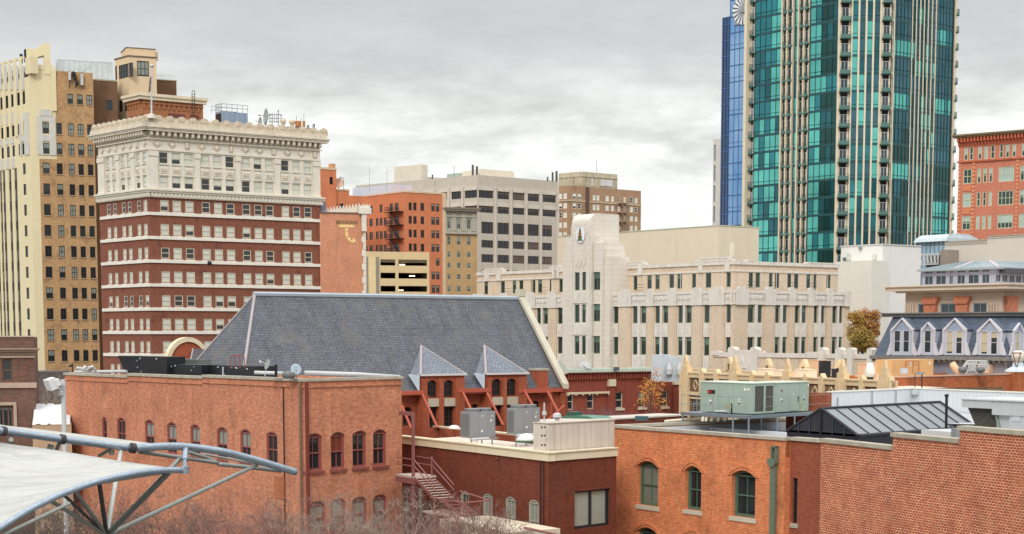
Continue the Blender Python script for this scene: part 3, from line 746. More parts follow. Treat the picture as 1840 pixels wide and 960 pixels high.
	mb.prism(f, [Pp(48, 112), Pp(67, 112), Pp(67, 102.5), Pp(79, 99.5), Pp(79, 112), Pp(90, 112), Pp(90, 78.5), Pp(77, 78), Pp(65.5, 87.5), Pp(60, 88), Pp(47, 86.5)], -2, 0)
	mb.build('plant_housing', CR2, root)
	mb = MB(); mb.box(f, Pp(44, 100)[0], Pp(47, 100)[0], Pp(44, 110)[1], Pp(44, 88)[1], -1.6, -.2); mb.box(f, Pp(36, 100)[0], Pp(41, 100)[0], Pp(36, 112)[1], Pp(36, 96)[1], -1.6, -.4); mb.pieces('fan_unit', DKM, root)
	# phone antennas bracketed to the brick parapet
	mb = MB(); 
	for x, y0, y1 in ((124, 137, 122), (146, 145, 124)): u = Rr.u(x, 130); mb.box(Rr, u-.2, u+.2, z(y0, 64), z(y1, 64), .35, .6)
	mb.pieces('antenna_panel', WPT, root)
	mb = MB()
	for x, y in ((131, 125), (134, 133), (137, 142)): c = Rr.P(Rr.u(x, 130), z(y, 64), .5); mb.lathe(c, [(.1, -.4), (.28, -.2), (.28, .3), (.1, .4)], 8)
	for x in (124, 135, 146): mb.tube(Rr.P(Rr.u(x, 130), z(150, 64), .15), Rr.P(Rr.u(x, 130), z(121, 64), .15), .06)
	mb.pieces('antenna_bracket', DKM, root)
tan_tower()

# ================================================================== brick building with the painted sign
SGB = brick('pinkish_common_brick', S(212, 146, 112), S(190, 120, 90), S(206, 160, 128), bw=.24, bh=.08, var=.12, streak=.15, mottle=.4, blot=S(196, 136, 108), blotsc=.35)
def text_obj(s, size, parent, mat, P0, ux, uz, thick=.02, sx=1.0, font=None):
	cu = bpy.data.curves.new('lettering', 'FONT'); cu.body = s; cu.size = size; cu.extrude = thick; cu.align_x = 'LEFT'
	t = bpy.data.objects.new('tmp', cu); scn.collection.objects.link(t); bpy.context.view_layer.update()
	me = bpy.data.meshes.new_from_object(t.evaluated_get(bpy.context.evaluated_depsgraph_get())); bpy.data.objects.remove(t)
	n = ux.cross(uz)
	off = Vector((0, 0, 0)); p = parent
	while p is not None: off = off+p.location; p = p.parent
	for v in me.vertices: c = v.co.copy(); v.co = P0+ux*(c.x*sx)+uz*c.y+n*(c.z)-off
	me.materials.clear(); me.materials.append(mat)
	o = bpy.data.objects.new('lettering', me); scn.collection.objects.link(o); o.parent = parent; return o
def sign_building():
	Y = 229; F = Frame(575, Y, 12000)
	root = thing('brick_building', 'narrow blank brick wall with a painted yellow arrow, right of the hotel', 'building', F.P(3, 0))
	u0, u1 = F.u(575, 450), F.u(655.5, 450); zt = F.z(600, 384)
	mb = MB(); mb.box(F, u0, u1, 0, zt, -10, 0); mb.build('wall', SGB, root)
	mb = MB(); mb.box(F, u0, F.u(643, 384), zt+.003, zt+.2, -.4, .1); mb.pieces('coping', plain('dark_coping', S(120, 95, 85)), root)
	# quoined front pilaster on the right edge, white cornice block and crest
	mb = MB(); a, b = F.u(650, 450), F.u(656, 450)
	for k in range(18):
		z0 = zt-1.2-k*.95; mb.box(F, a+(.2 if k % 2 else 0), b+.12, z0-.9, z0, .004, .12)
	mb.pieces('quoin', WHT, root)
	mb = MB(); mb.box(F, F.u(643.5, 384)+.02, F.u(666, 384), zt+.01, zt+.85, -1, .7); mb.box(F, F.u(645, 384), F.u(663.5, 384), zt+.86, zt+1.15, -1, .5)
	mb.box(F, F.u(649, 384), F.u(657.5, 384), zt-2.4, zt, .13, .5)
	Lc = F.P(F.u(650, 384), 0); C = Frame(O=(Lc.x, Lc.y), U=Frame(655, 229, -1700).U).off(-.2)
	C2 = Frame(O=C.O, U=(F.U[0], F.U[1])).off(-1.2)
	for k in range(11):
		x = -.3-k*.45; mb.prism(C2, [(x-.2, zt+1.1-k*.06), (x+.2, zt+1.1-k*.06), (x, zt+1.65-k*.06)], -.2, 0)
	for k in range(4): x = .2+k*.32; mb.prism(C2, [(x-.14, zt+1.15), (x+.14, zt+1.15), (x, zt+1.55)], -.1, .1)
	mb.box(C2, -5.2, 0, zt+.35, zt+.48, -.2, .02)
	mb.prism(C2, [(-5.2, zt+.2), (0, zt+.2), (0, zt+1.12), (-5.2, zt+.45)], -.15, 0)
	mb.build('cornice_crest', WHT, root)
	mb = MB(); mb.box(F, F.u(578, 384), F.u(587, 384), zt+.2, zt+1.7, -2, -.8); mb.build('roof_unit', plain('blue_grey_unit', S(140, 150, 165)), root)
	# painted sign
	U = Vector((*F.U, 0)); Zv = Vector((0, 0, 1)); yel = plain('sign_yellow', S(240, 205, 140), .8, streak=.1); grn = plain('sign_green', S(104, 108, 60), .8, var=.2, streak=0)
	s = F.off(.02)
	o = text_obj('BENNIGANS', .72, root, grn, s.P(F.u(603.5, 400), F.z(605, 402.5), .03), U, Zv, .01, .78)
	mb = MB(); mb.box(s, F.u(608.5, 406), F.u(636, 406), F.z(620, 409), F.z(620, 404), 0, .04)
	pts = [(622.6, 411), (622.8, 420), (624.4, 427), (629, 431.5), (633, 433.6)]
	uzp = [F.uz(*p) for p in pts]; w_ = .2
	for (a, c), (b, e) in zip(uzp, uzp[1:]):
		L = math.hypot(b-a, e-c); nx, nz_ = -(e-c)/L*w_, (b-a)/L*w_; ex, ez = (b-a)/L*.06, (e-c)/L*.06
		mb.prism(s, [(a-nx-ex, c-nz_-ez), (b-nx+ex, e-nz_+ez), (b+nx+ex, e+nz_+ez), (a+nx-ex, c+nz_-ez)], 0, .04+.001*len(mb.f)/10)
	mb.prism(s, [F.uz(631.5, 438), F.uz(639.6, 434), F.uz(635, 426.5)], 0, .05)
	mb.build('painted_arrow', yel, root)
	mb = MB()
	for p in ((622.8, 416), (624.2, 426), (631.4, 431)):
		u, z_ = F.uz(*p); mb.prism(s, [(u+.09*math.cos(t), z_+.09*math.sin(t)) for t in [math.pi/3*i for i in range(6)]], .055, .07)
	mb.pieces('arrow_dot', grn, root)
sign_building()

# ================================================================== orange brick building with a fire escape
def orange_building():
	Y = 380; L, Rr = Frame(728, Y, -1430), Frame(728, Y, 5000)
	root = thing('brick_building', 'bright orange brick block with a dark zigzag fire escape, behind the beige garage', 'building', L.P(0, 0))
	OB = brick('bright_orange_brick', S(232, 134, 76), S(212, 114, 64), S(216, 134, 90), k=.86, bw=.3, bh=.1, var=.08, streak=.12, mottle=.5)
	zt = L.z(727.6, 345.5)
	rR = [(L.z(728, b), L.z(728, a)) for a, b in ((363,377.3),(387.5,401.5),(412,426),(437,450.8),(462.3,476),(487,501),(511.5,525.5),(536,550))]
	cR = [(Rr.u(a, 400), Rr.u(b, 400)) for a, b in ((734.3,740),(742.7,748.5),(755.8,762),(775,781.2),(783,789.3))]
	cL = [(L.u(a, 400), L.u(b, 400)) for a, b in ((656.5,660),(664,669.8),(675.5,680.3),(682.5,687.5),(690,694.7),(700.8,706),(709.8,716))]
	hR = [(a, b, *r) for i, r in enumerate(rR) for k, (a, b) in enumerate(cR) if not (i == 4 and k < 4)]
	hL = [(a, b, *r) for i, r in enumerate(rR) for k, (a, b) in enumerate(cL) if not (i == 0 and k in (2, 4))]
	uL, uR = L.u(652.5, 400), Rr.u(801, 400)
	mb = MB(); shell(mb, L, Rr, uL, uR, 0, zt, hL, hR, .25)
	F = Frame(628, 372, 5000)
	P1, P2 = (F.u(601.5, 400), F.u(654, 400))
	zc = F.z(628, 346); h3 = [(F.u(601.5, 370), F.u(606.5, 370), F.z(610, 380), F.z(610, 366)), (F.u(610, 370), F.u(618, 370), F.z(610, 380), F.z(610, 366))]
	mb.grid(F, P1, F.u(628, 400), 0, F.z(628, 343.5), h3, .25); mb.grid(F, F.u(628, 400), P2, 0, F.z(640, 352), (), .25)
	mb.box(F, P1, F.u(628, 400), 0, F.z(628, 343.5)-.01, -15, -.3); mb.box(F, F.u(628, 400), P2, 0, F.z(640, 352)-.01, -15, -.3)
	zl = F.z(600, 306.5); h4 = [(F.u(590, 320), F.u(595.5, 320), F.z(592, 332), F.z(592, 318.5))]
	mb.grid(F.off(.6), F.u(560, 330), F.u(602, 330), 0, zl, h4, .25); mb.box(F, F.u(560, 330), F.u(602, 330), 0, zl-.02, -15, .33)
	mb.build('wall', OB, root)
	wins = Wins(root, [plain('brown_sash', S(70, 48, 40), .6, streak=0), GL, BLG])
	for h in hL: wins.add(L, *h, .22, 0, fw=.1)
	for h in hR: wins.add(Rr, *h, .22, 0 if h[0] < cR[3][0]-.1 else .3, fw=.1)
	for h in h3: wins.add(F, *h, .22, 0)
	for h in h4: wins.add(F.off(.6), *h, .22, 0)
	wins.build()
	mb = MB(); cp = plain('cream_coping', S(220, 195, 160))
	mb.box(L, uL, .1, zt, zt+.35, -.3, .12); mb.box(Rr, 0, uR+.1, zt+.003, zt+.347, -.3, .123)
	mb.box(F.off(.6), F.u(560, 330), F.u(602.5, 330), zl+.004, zl+.5, -1, .12); mb.box(F, P1, F.u(628.6, 400), F.z(628, 343.4), F.z(628, 340.5), -1, .1)
	mb.box(Rr, Rr.u(794.5, 400), uR+.05, 0, zt-.01, .004, .3)
	mb.pieces('coping', cp, root)
	mb = MB(); mb.box(F, F.u(595, 300), F.u(601.5, 300), zl+.5, F.z(598, 294.5), -1.2, .3); mb.build('chimney', plain('tan_chimney', S(205, 150, 105)), root)
	# rooftop shed
	G = Frame(648, 388, 5000); H = Frame(705, 388, -1500)
	mb = MB(); mb.box(H, H.u(650, 345), H.u(705, 345), zt-1, H.z(705, 331), -6, 0); mb.box(H, H.u(631, 345), H.u(649, 345), zt-1, H.z(649, 336.5), -6, -.4); mb.build('roof_shed', plain('pale_blue_shed', S(205, 212, 222), .6), root)
	# fire escape in the corner of the left face
	mb = MB(); f = L.off(.9); x0, x1 = L.u(700.5, 400), L.u(727, 400); xm = (x0+x1)/2
	for k in range(5):
		zf = rR[k][0]-.25
		if k > 4: break
		mb.box(L, x0, x1-.3, zf-.1, zf, .02, 1.5)
		for h in (.5, 1.0):
			mb.tube(L.P(x0, zf+h, 1.5), L.P(x1-.3, zf+h, 1.5), .05); mb.tube(L.P(x0, zf+h, .05), L.P(x0, zf+h, 1.5), .05)
		for q in range(7): u = x0+(x1-.3-x0)*q/6; mb.tube(L.P(u, zf, 1.5), L.P(u, zf+1.0, 1.5), .04)
		if k < 4:
			z2 = rR[k+1][0]-.25
			for d in (.55, 1.25):
				mb.tube(L.P(x0+1.0, zf, d), L.P(x1-1.0, z2, d), .09); mb.tube(L.P(x0+1.0, zf+.9, d), L.P(x1-1.0, z2+.9, d), .04)
			for s in range(10):
				t = (s+.5)/10; u = x0+1+(x1-2-x0)*t; zz = zf+(z2-zf)*t; mb.box(L, u-.12, u+.12, zz-.02, zz+.02, .55, 1.25)
		mb.tube(L.P(x0, zf-1.2, .05), L.P(x0, zf-.1, 1.45), .05); mb.tube(L.P(x1-.4, zf-1.2, .05), L.P(x1-.4, zf-.1, 1.45), .05)
	mb.build('fire_escape', DKM, root)
	mb = MB()
	for x, y0, y1, Yd in ((664, 345, 297, 385), (695.5, 345, 299, 385)): mb.tube(W(x, y0, Yd), W(x, y1, Yd), .045, .03)
	mb.pieces('antenna_mast', STG, root)
	# round pinkish dish and lamp post on the lower roof
	r = thing('satellite_dish', 'round pinkish dish on the roof of the orange brick block', 'satellite dish', W(609, 343, 371))
	mb = MB(); mb.lathe(W(608.5, 329, 371), [(.1, -.5), (.6, -.36), (1.0, -.1), (1.12, 0), (1.06, .03), (.6, -.2), (.1, -.3)], 20, axis=(.1, -1, .15)); mb.build('reflector', plain('pinkish_dish', S(226, 190, 165), .6), r, smooth=True)
	mb = MB(); mb.tube(W(608.5, 343, 371.6), W(608.5, 329, 371.6), .12); mb.build('mount', STG, r)
	r = thing('roof_lamp', 'thin lamp post with a bent arm beside the pinkish dish', 'lamp post', W(617, 341, 371))
	mb = MB(); mb.tube(W(617.5, 342, 371), W(617.5, 320, 371), .07); mb.tube(W(617.5, 320, 371), W(612.5, 319, 371), .07); mb.build('post', STG, r)
	mb = MB(); c = W(612, 319.3, 371); mb.lathe(c, [(.2, -.12), (.3, 0), (.1, .12)], 8); mb.build('lamp_head', STG, r)
orange_building()

# ================================================================== beige parking garage
def garage():
	F = Frame(655, 300, 12000)
	root = thing('parking_garage', 'low beige parking garage with long dark openings between two brick buildings', 'parking garage', F.P(6, 0))
	BE = plain('beige_concrete', S(220, 195, 150), .85, var=.04, streak=.12); GR = plain('grey_concrete_strip', S(150, 142, 128), .85)
	zt = F.z(700, 452.5); u0, u1 = F.u(656, 500), F.u(771.5, 500)
	rows = [(466.3,477.3),(490.2,500.6),(513.8,524.2),(537.5,548),(561,571.6)]
	H = [(F.u(a, 500), F.u(b, 500), F.z(700, y1), F.z(700, y0)) for y0, y1 in rows for a, b in ((683.8,710.6),(716,767.5))]
	mb = MB(); mb.grid(F, u0, u1, 0, zt, H, .5); mb.build('wall', BE, root)
	mb = MB(); mb.box(F, u0, u0+.3, 0, zt-.01, -22, -.52); mb.box(F, u1-.3, u1, 0, zt-.01, -22, -.52); mb.box(F, u0, u1, zt-1.9, zt-1.4, -22, -.52)
	for y0, y1 in rows:
		z0 = F.z(700, y1); mb.box(F, u0+.31, u1-.31, z0-1.3, z0-.6, -22, -.52)
	mb.box(F, u0, u1, 0, zt-2, -22.4, -22.05)
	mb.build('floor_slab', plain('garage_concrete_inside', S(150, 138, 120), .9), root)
	mb = MB()
	for a, b in ((656.4,661.4),(675.7,681.2)): mb.box(F, F.u(a, 500), F.u(b, 500), 0, F.z(700, 462), .004, .12)
	mb.pieces('grey_strip', GR, root)
	mb = MB()
	for k, (a, b) in enumerate(((662,675.3),)): mb.box(F, F.u(a, 500), F.u(b, 500), 0, F.z(700, 464), .004, .06)
	mb.build('stair_panel', plain('pale_beige_panel', S(232, 208, 158)), root)
	em = emit('garage_tube_light', (1, .82, .5), 3.5)
	for a, y in ((722, 475.2), (740, 495.6), (719, 521.6)):
		mb = MB(); u, z_ = F.uz(a, y); mb.box(F, u, u+1.05, z_-.05, z_+.12, -2.6, -2.3); mb.build('tube_light', em, root)
garage()

# ================================================================== narrow tan office block
def narrow_block():
	F = Frame(800, 345, 9000)
	root = thing('office_building', 'narrow old tan brick office with a grey stone top storey', 'building', F.P(5, 0))
	TB = brick('ochre_brick', S(206, 172, 124), S(180, 144, 98), S(190, 158, 116), bw=.3, bh=.1, mottle=.5, streak=.1)
	GS = plain('grey_stone', S(182, 176, 160), .8, var=.1, streak=.25)
	z = lambda y: F.z(828, y); u = lambda x, y=450: F.u(x, y); u0, u1 = u(801.5), u(857.5)
	cols = [(803.6,809.6),(820.8,827.5),(839,845.5)]
	rows = [(425,440.5),(452,462.5),(472.5,481.8),(493,502.3),(514,524),(535,545)]
	H = [(u(a), u(b), z(y1), z(y0)) for y0, y1 in rows for a, b in cols]
	mb = MB(); mb.grid(F, u0, u1, 0, z(419.5), H, .25)
	p, q = F.P(u0, 0, -.2), F.P(u1, 0, -.2); k = 1.05; mb.column([(p.x, p.y), (q.x, q.y), (q.x*k, q.y*k), (p.x*k, p.y*k)], 0, z(376.6)); mb.build('wall', TB, root)
	H2 = [(u(a, 400), u(b, 400), z(411.5), z(394)) for a, b in cols]
	mb = MB(); mb.grid(F, u0, u1, z(419.4), z(376), H2, .25)
	for a, b in ((801.6,802.8),(811,819),(829,837.5),(847.5,856)): mb.box(F, u(a, 400), u(b, 400), z(415), z(383), .004, .2)
	mb.box(F, u0-.2, u1+.2, z(420.8), z(417), .005, .5); mb.box(F, u0, u1, z(390.5), z(388.5), .21, .3)
	for k in range(18): x = u0+.1+k*(u1-u0-.3)/17; mb.box(F, x, x+.14, z(416.9), z(413.5), .006, .16)
	mb.build('stone_storey', GS, root)
	mb = MB(); mb.box(F, u0-.4, u1+.4, z(380), z(376.6), .006, .9); mb.box(F, u0-.5, u1+.5, z(376.5), z(373.8), -1, 1.05); mb.build('cornice', plain('stained_cornice', S(140, 128, 112), .85, streak=.3), root)
	wins = Wins(root, [plain('grey_sash', S(160, 158, 148), .6), GLG, BLG])
	for k, h in enumerate(H+H2): wins.add(F, *h, .2, random.choice((0, 0, .5, .3)), cols=2, fw=.1)
	wins.build()
narrow_block()

# ================================================================== concrete office block
def concrete_office():
	Y = 420; L, Rr = Frame(858.5, Y, -2400), Frame(858.5, Y, 4500)
	root = thing('office_building', 'wide grey beige concrete office with rows of dark recessed windows', 'building', L.P(0, 0))
	CO = plain('beige_ribbed_concrete', S(200, 190, 174), .9, var=.06, streak=.18); CL = plain('light_concrete', S(214, 204, 188), .85, var=.05, streak=.15)
	z = lambda y: L.z(858, y); zt = z(314.5)
	uL, uR = L.u(640, 400), Rr.u(1003, 400)
	rowsy = [(341.5,355),(369.5,381.5),(398,419),(431,444.5),(456.5,471),(484,498)]
	colR = [(860.3,886.2),(894,914.6),(921.6,942),(948.5,968.3),(975.3,998.5)]
	colR2 = [(865,886.2)]+colR[1:4]+[(973,992)]
	hR = []
	for i, (y0, y1) in enumerate(rowsy):
		for a, b in (colR if i < 2 else colR2): hR.append((Rr.u(a, 400), Rr.u(b, 400), z(y1), z(y0)))
	colL = [(660,675),(684,700),(708,724),(733,752),(760,780),(786,804),(811.5,829),(835.5,857.3)]
	hL = [(L.u(a, 400), L.u(b, 400), z(y1), z(y0)) for y0, y1 in rowsy for a, b in colL]
	mb = MB(); shell(mb, L, Rr, uL, uR, 0, zt, hL, hR, .5); mb.build('wall', CO, root)
	# vertical ribs and lighter lintels
	mb = MB()
	for fr, cs in ((Rr, colR), (L, colL)):
		for a, b in cs:
			p, q = fr.u(a, 400), fr.u(b, 400)
			e = fr.u(b+(3.6 if fr is Rr else 3.6), 400)
			if not (fr is L and b > 850): mb.box(fr, q+.25, q+.85, z(500), z(333.5), .004, .35)
			for y0, y1 in rowsy[:2]: mb.box(fr, p-.02, q+.02, z(y0-.3), z(y0-6.5), .004, .2)
	mb.build('rib', CL, root)
	DG = glassy('brown_black_glass', (.014, .011, .012), .07); CU = glassy('dark_curtain_glass', S(96, 76, 64), .2, .3, 1.2)
	wins = Wins(root, [DKM, DG, CU])
	for fr, hs in ((L, hL), (Rr, hR)):
		for i, h in enumerate(hs):
			wins.add(fr, *h, .45, random.choice((0, 0, 0, .35, .9)), cols=3, rail=False, fw=.08)
	wins.build()
	mb = MB(); G = Frame(757, 472, -2400); G2 = Frame(757, 472, 4500)
	mb.box(G, G.u(708.5, 320), G.u(757.3, 320), zt-1, G.z(757, 295.5), -2.5, 0); mb.box(G2.off(-2.6), 0, G2.u(806, 320), zt-1, G2.z(760, 315), -8, -.5)
	K, K2 = Frame(868, 430, -2400), Frame(868, 430, 4500); mb.box(K2, K2.u(864, 310), K2.u(924, 310), zt-1, K2.z(868, 304), -8, 0)
	mb.pieces('roof_penthouse', plain('cream_penthouse', S(222, 212, 192), .8), root)
	mb = MB()
	for x, y0, y1, r in ((849.5, 316, 296.5, .3), (857, 316, 299, .3), (993, 326, 309.5, .25), (1000, 326, 307.5, .3), (984, 326, 318, .2), (777, 322, 314, .2)): mb.tube(W(x, y0, 428), W(x, y1, 428), r)
	mb.tube(W(816, 318, 428), W(816, 298, 428), .06)
	mb.pieces('vent_pipe', plain('dark_pipe', S(80, 82, 84), .6), root)
	mb = MB(); g = Frame(806, 462, -2400); mb.box(g, g.u(803, 315), g.u(838, 315), zt-.5, g.z(820, 311.5), -5, 0); mb.build('roof_unit', plain('grey_green_unit', S(160, 175, 160)), root)
concrete_office()

# ================================================================== brown brick block behind
def brown_block():
	Y = 470; C = 1021; L, Rr = Frame(C, Y, -2400), Frame(C, Y, 4500)
	root = thing('apartment_building', 'brown brick block with pale windows and a stained penthouse, behind the white stepped tower', 'building', L.P(0, 0))
	BB = brick('brown_brick', S(190, 154, 122), S(164, 130, 102), S(150, 122, 98), bw=.4, bh=.13, mottle=.5, streak=.1, blot=S(120, 94, 76), blotsc=.12)
	z = lambda y: L.z(C, y); zt = z(333.5); uL, uR = L.u(1003.5, 400), Rr.u(1151.5, 400)
	rows = [(347,357),(364.3,374.5),(381.5,391.3),(399,409),(416.5,426.5),(434,444),(451,461)]
	cR = [(1029,1035.2),(1037.8,1044),(1065,1070.2),(1072,1077),(1088,1094),(1098,1103.2),(1110,1114),(1120.4,1124.7),(1131.8,1137.4),(1140.6,1145.4)]
	cL = [(1004.3,1009.8),(1012.3,1018.6)]
	hR = [(Rr.u(a, 380), Rr.u(b, 380), z(y1), z(y0)) for y0, y1 in rows for a, b in cR]; hL = [(L.u(a, 380), L.u(b, 380), z(y1), z(y0)) for y0, y1 in rows for a, b in cL]
	mb = MB(); shell(mb, L, Rr, uL, uR, 0, zt, hL, hR, .3); mb.build('wall', BB, root)
	wins = Wins(root, [plain('white_sash', S(225, 222, 212), .6, streak=0), GL, glassy('bright_blind', S(236, 232, 214), .3, .08, .4, .4)])  # pale blinds fill most of these windows
	for fr, hs in ((L, hL), (Rr, hR)):
		for h in hs: wins.add(fr, *h, .2, random.choice((1, 1, 1, .6, 1, 0)), fw=.13)
	wins.build()
	mb = MB()
	for y in (360.5,):
		mb.box(L, uL, .1, z(y+1), z(y-.6), .004, .18); mb.box(Rr, 0, uR, z(y+1), z(y-.6), .006, .183)
		for fr, a, b in ((L, uL, 0), (Rr, 0, uR)):
			n = int((b-a)/1.1)
			for k in range(n): x = a+.3+k*1.1; mb.box(fr, x, x+.4, z(y-.7), z(y-2.3), .004, .16)
	mb.build('string_course', plain('pale_stone_blocks', S(205, 185, 155)), root)
	A, B = Frame(1044.6, 474, -2400), Frame(1044.6, 474, 4500)
	mb = MB(); shell(mb, A, B, A.u(1004, 320), B.u(1109.5, 320), zt-.5, A.z(1044, 308.6), mat=0)
	for fr, a, b in ((A, A.u(1004, 320), 0), (B, 0, B.u(1109.5, 320))):
		mb.box(fr, a, b, A.z(1044, 317.6), A.z(1044, 316.2), .004, .25)
		n = 6 if fr is A else 9
		for k in range(n): x = a+(b-a)*(k+.5)/n; mb.box(fr, x-.35, x+.35, A.z(1044, 333), A.z(1044, 318), .004, .14)
	mb.build('penthouse', plain('stained_plaster', S(196, 184, 158), .9, var=.22, sc=.35, streak=.5), root)
	mb = MB(); mb.box(B, B.u(1062, 325), B.u(1064.5, 325), A.z(1044, 333), A.z(1044, 319), .15, .2); mb.box(B, B.u(1078, 325), B.u(1100, 325), A.z(1044, 331.5), A.z(1044, 320), .15, .2); mb.pieces('faded_panel', plain('faded_white_paint', S(214, 208, 206), .8, var=.15, sc=.6), root)
	# pale fire escape
	mb = MB(); f = Rr; x0, x1 = f.u(1109, 400), f.u(1125, 400)
	for k in range(6):
		zf = z(rows[k][1])-.3; mb.box(f, x0, x1, zf-.12, zf, .02, 1.4)
		for h in (.5, 1): mb.tube(f.P(x0, zf+h, 1.4), f.P(x1, zf+h, 1.4), .06)
		z2 = z(rows[k+1][1])-.3
		for d in (.5, 1.2): mb.tube(f.P(x0+.4, zf, d), f.P(x1-.4, z2, d), .12)
	mb.build('fire_escape', plain('pale_tan_iron', S(175, 150, 125), .7), root)
	mb = MB(); mb.box(Rr, Rr.u(1052, 400), Rr.u(1056.5, 400), z(470), z(334), .004, .5); mb.build('chimney_stack', plain('soot_brown', S(100, 80, 66)), root)
	mb = MB(); mb.tube(W(1072, 312, 480), W(1072, 288, 480), .07); mb.pieces('antenna_mast', STG, root)
brown_block()
# ================================================================== white and buff art deco block with the stepped tower
def deco():
	CX, Y = 1318, 185
	L, Rr = Frame(CX, Y, VL), Frame(CX, Y, 4900)
	root = thing('art_deco_building', 'long buff brick building with a stepped white tower bearing a round Christmas tree sign', 'building', L.P(0, 0))
	BB = brick('buff_brick', S(224, 204, 178), S(206, 182, 154), S(216, 200, 178), grain=.12, var=.07, mottle=.5, streak=.22)
	WT = brick('white_glazed_block', S(228, 221, 208), S(220, 211, 198), S(192, 178, 162), bw=1.1, bh=.62, ms=.02, grain=.03, var=.04, mottle=.5, streak=.14)
	WP = plain('white_carved_terracotta', S(222, 215, 203), .7, var=.1, sc=1.4, streak=.3)
	z = lambda y: L.z(CX, y)
	SB = 2.4
	L2, R2 = L.off(-SB), Rr.off(-SB)
	uL, uR = L.u(842, 560), Rr.u(1527, 560)
	lowL = [(876,884),(889,897),(915,923),(928,936),(965,973.2),(976.6,984.4),(1002.5,1010.6),(1102.5,1111),(1137.5,1147),(1152,1161),(1177.5,1187),(1191.8,1200.5),(1218.7,1228.3),(1233,1242.6),(1265.5,1274.7),(1305,1313)]
	lowR = [(1344,1354.3),(1359.8,1369),(1393,1400),(1405,1413.5),(1428.3,1435.3),(1439,1448),(1462.5,1468.5),(1473.6,1481.3),(1495.7,1502.6),(1506.3,1513.3)]
	topL = [(869.7,876.8),(900,907),(921,928.4),(933,940.2),(954.7,962),(966.6,974),(987,990.6),(1005,1013),(1105,1114),(1138.4,1145.2),(1163,1171),(1177.5,1185.3),(1202.7,1211),(1217,1225.5),(1243.4,1250.6),(1268,1278),(1305.4,1313)]
	topR = [(1345.5,1353.3),(1357.6,1366),(1381,1388.4),(1392.4,1400.5),(1415,1422.6),(1427,1434.8),(1449,1456.3),(1460.3,1467.3),(1485,1492.7)]
	rows = [(547,580),(606.3,640)]; more = [(665.5,698),(724,757)]
	rz = [(z(b), z(a)) for a, b in rows+more]
	hL = [(L.u(a, 570), L.u(b, 570), *r) for r in rz for a, b in lowL]; hR = [(Rr.u(a, 570), Rr.u(b, 570), *r) for r in rz for a, b in lowR]
	ztl = z(524)
	mb = MB(); shell(mb, L, Rr, uL, uR, 0, ztl, hL, hR, .35, 0, 1, .9); mb.build('wall', [BB, ROOF], root)
	GF = plain('green_bronze_sash', S(120, 132, 112), .6, streak=0); GG = glassy('dark_green_glass', (.016, .034, .028), .06); GB = glassy('green_blind', S(96, 124, 108), .25, .3)
	wins = Wins(root, [GF, GG, GB])
	for fr, hs in ((L, hL), (Rr, hR)):
		for h in hs: wins.add(fr, *h, .3, random.choice((0, 0, 0, .4, .2)), rail=False, fw=.08)
	# top storey set back behind a terrace
	ztp = z(469); ht = (z(514.5), z(487.2))
	t1 = [(L2.u(a, 500), L2.u(b, 500), *ht) for a, b in topL]; t2 = [(R2.u(a, 500), R2.u(b, 500), *ht) for a, b in topR]
	a0 = L2.u(857, 490); b0 = R2.u(1506, 490); c0 = -SB*0
	mb = MB()
	# corner point of the set-back storey
	cx = isect(L2, R2)
	# corner expressed in the set-back frames
	cu = (cx.x-L2.O[0])*L2.U[0]+(cx.y-L2.O[1])*L2.U[1]; cv = (cx.x-R2.O[0])*R2.U[0]+(cx.y-R2.O[1])*R2.U[1]
	t1 = [h for h in t1 if h[1] < cu-.1]; t2 = [h for h in t2 if h[0] > cv+.1]
	mb.grid(L2, a0, cu, ztl-.9, ztp, t1, .3); mb.grid(R2, cv, b0, ztl-.9, ztp, t2, .3)
	A = L2.P(a0, 0); B = R2.P(b0, 0); D = A+(B-cx)
	for p, q in ((D, A), (B, D)): mb.face([(p.x, p.y, ztl-.9), (q.x, q.y, ztl-.9), (q.x, q.y, ztp), (p.x, p.y, ztp)])
	mb.face([(p.x, p.y, ztp-.3) for p in (A, cx, B, D)], 1)
	mb.build('top_storey', [BB, ROOF], root)
	for fr, hs in ((L2, t1), (R2, t2)):
		for h in hs: wins.add(fr, *h, .25, random.choice((0, 0, .3)), rail=False, fw=.08)
	wins.build()
	mb = MB()
	for fr, a, b, s in ((L2, a0, cu, 0), (R2, cv, b0, .003)):
		mb.box(fr, a-.05, b+(.05 if fr is R2 else 0), z(473)-s, z(466.5)+s, -.4, .16+s); mb.box(fr, a, b, z(486)-s, z(482.5)+s, .004, .1+s)
		for k in range(14):
			x = a+(b-a)*(k+.5)/14
			mb.tube(fr.P(x, z(482), .04), fr.P(x, z(515), .04), .035)
	# raised corner and end pavilion parapets
	for fr, x0, x1 in ((L2, 868, 905), (L2, 1096, 1160), (L2, 1252, 1316), (L2, 990, 1010)):
		mb.box(fr, fr.u(x0, 470), min(fr.u(x1, 470), cu), z(466.4), z(461.5), -.5, .2); mb.box(fr, fr.u(x0, 470)+.5, min(fr.u(x1, 470), cu)-.5, z(461.4), z(458.5), -.5, .24)
		for xx in (x0+4, x1-12):
			mb.box(fr, fr.u(xx, 470), fr.u(xx+8, 470), z(486), z(466.4), .004, .2)
	for x0, x1 in ((1449, 1500), (1342, 1352)): mb.box(R2, R2.u(x0, 470), R2.u(x1, 470), z(466.4), z(464), -.5, .2)
	mb.build('parapet', WP, root)
	# carved zigzag band and piers round the main cornice; white mullions and spandrels
	mb = MB(); ms = MB()
	zb0, zb1 = z(547), z(523)
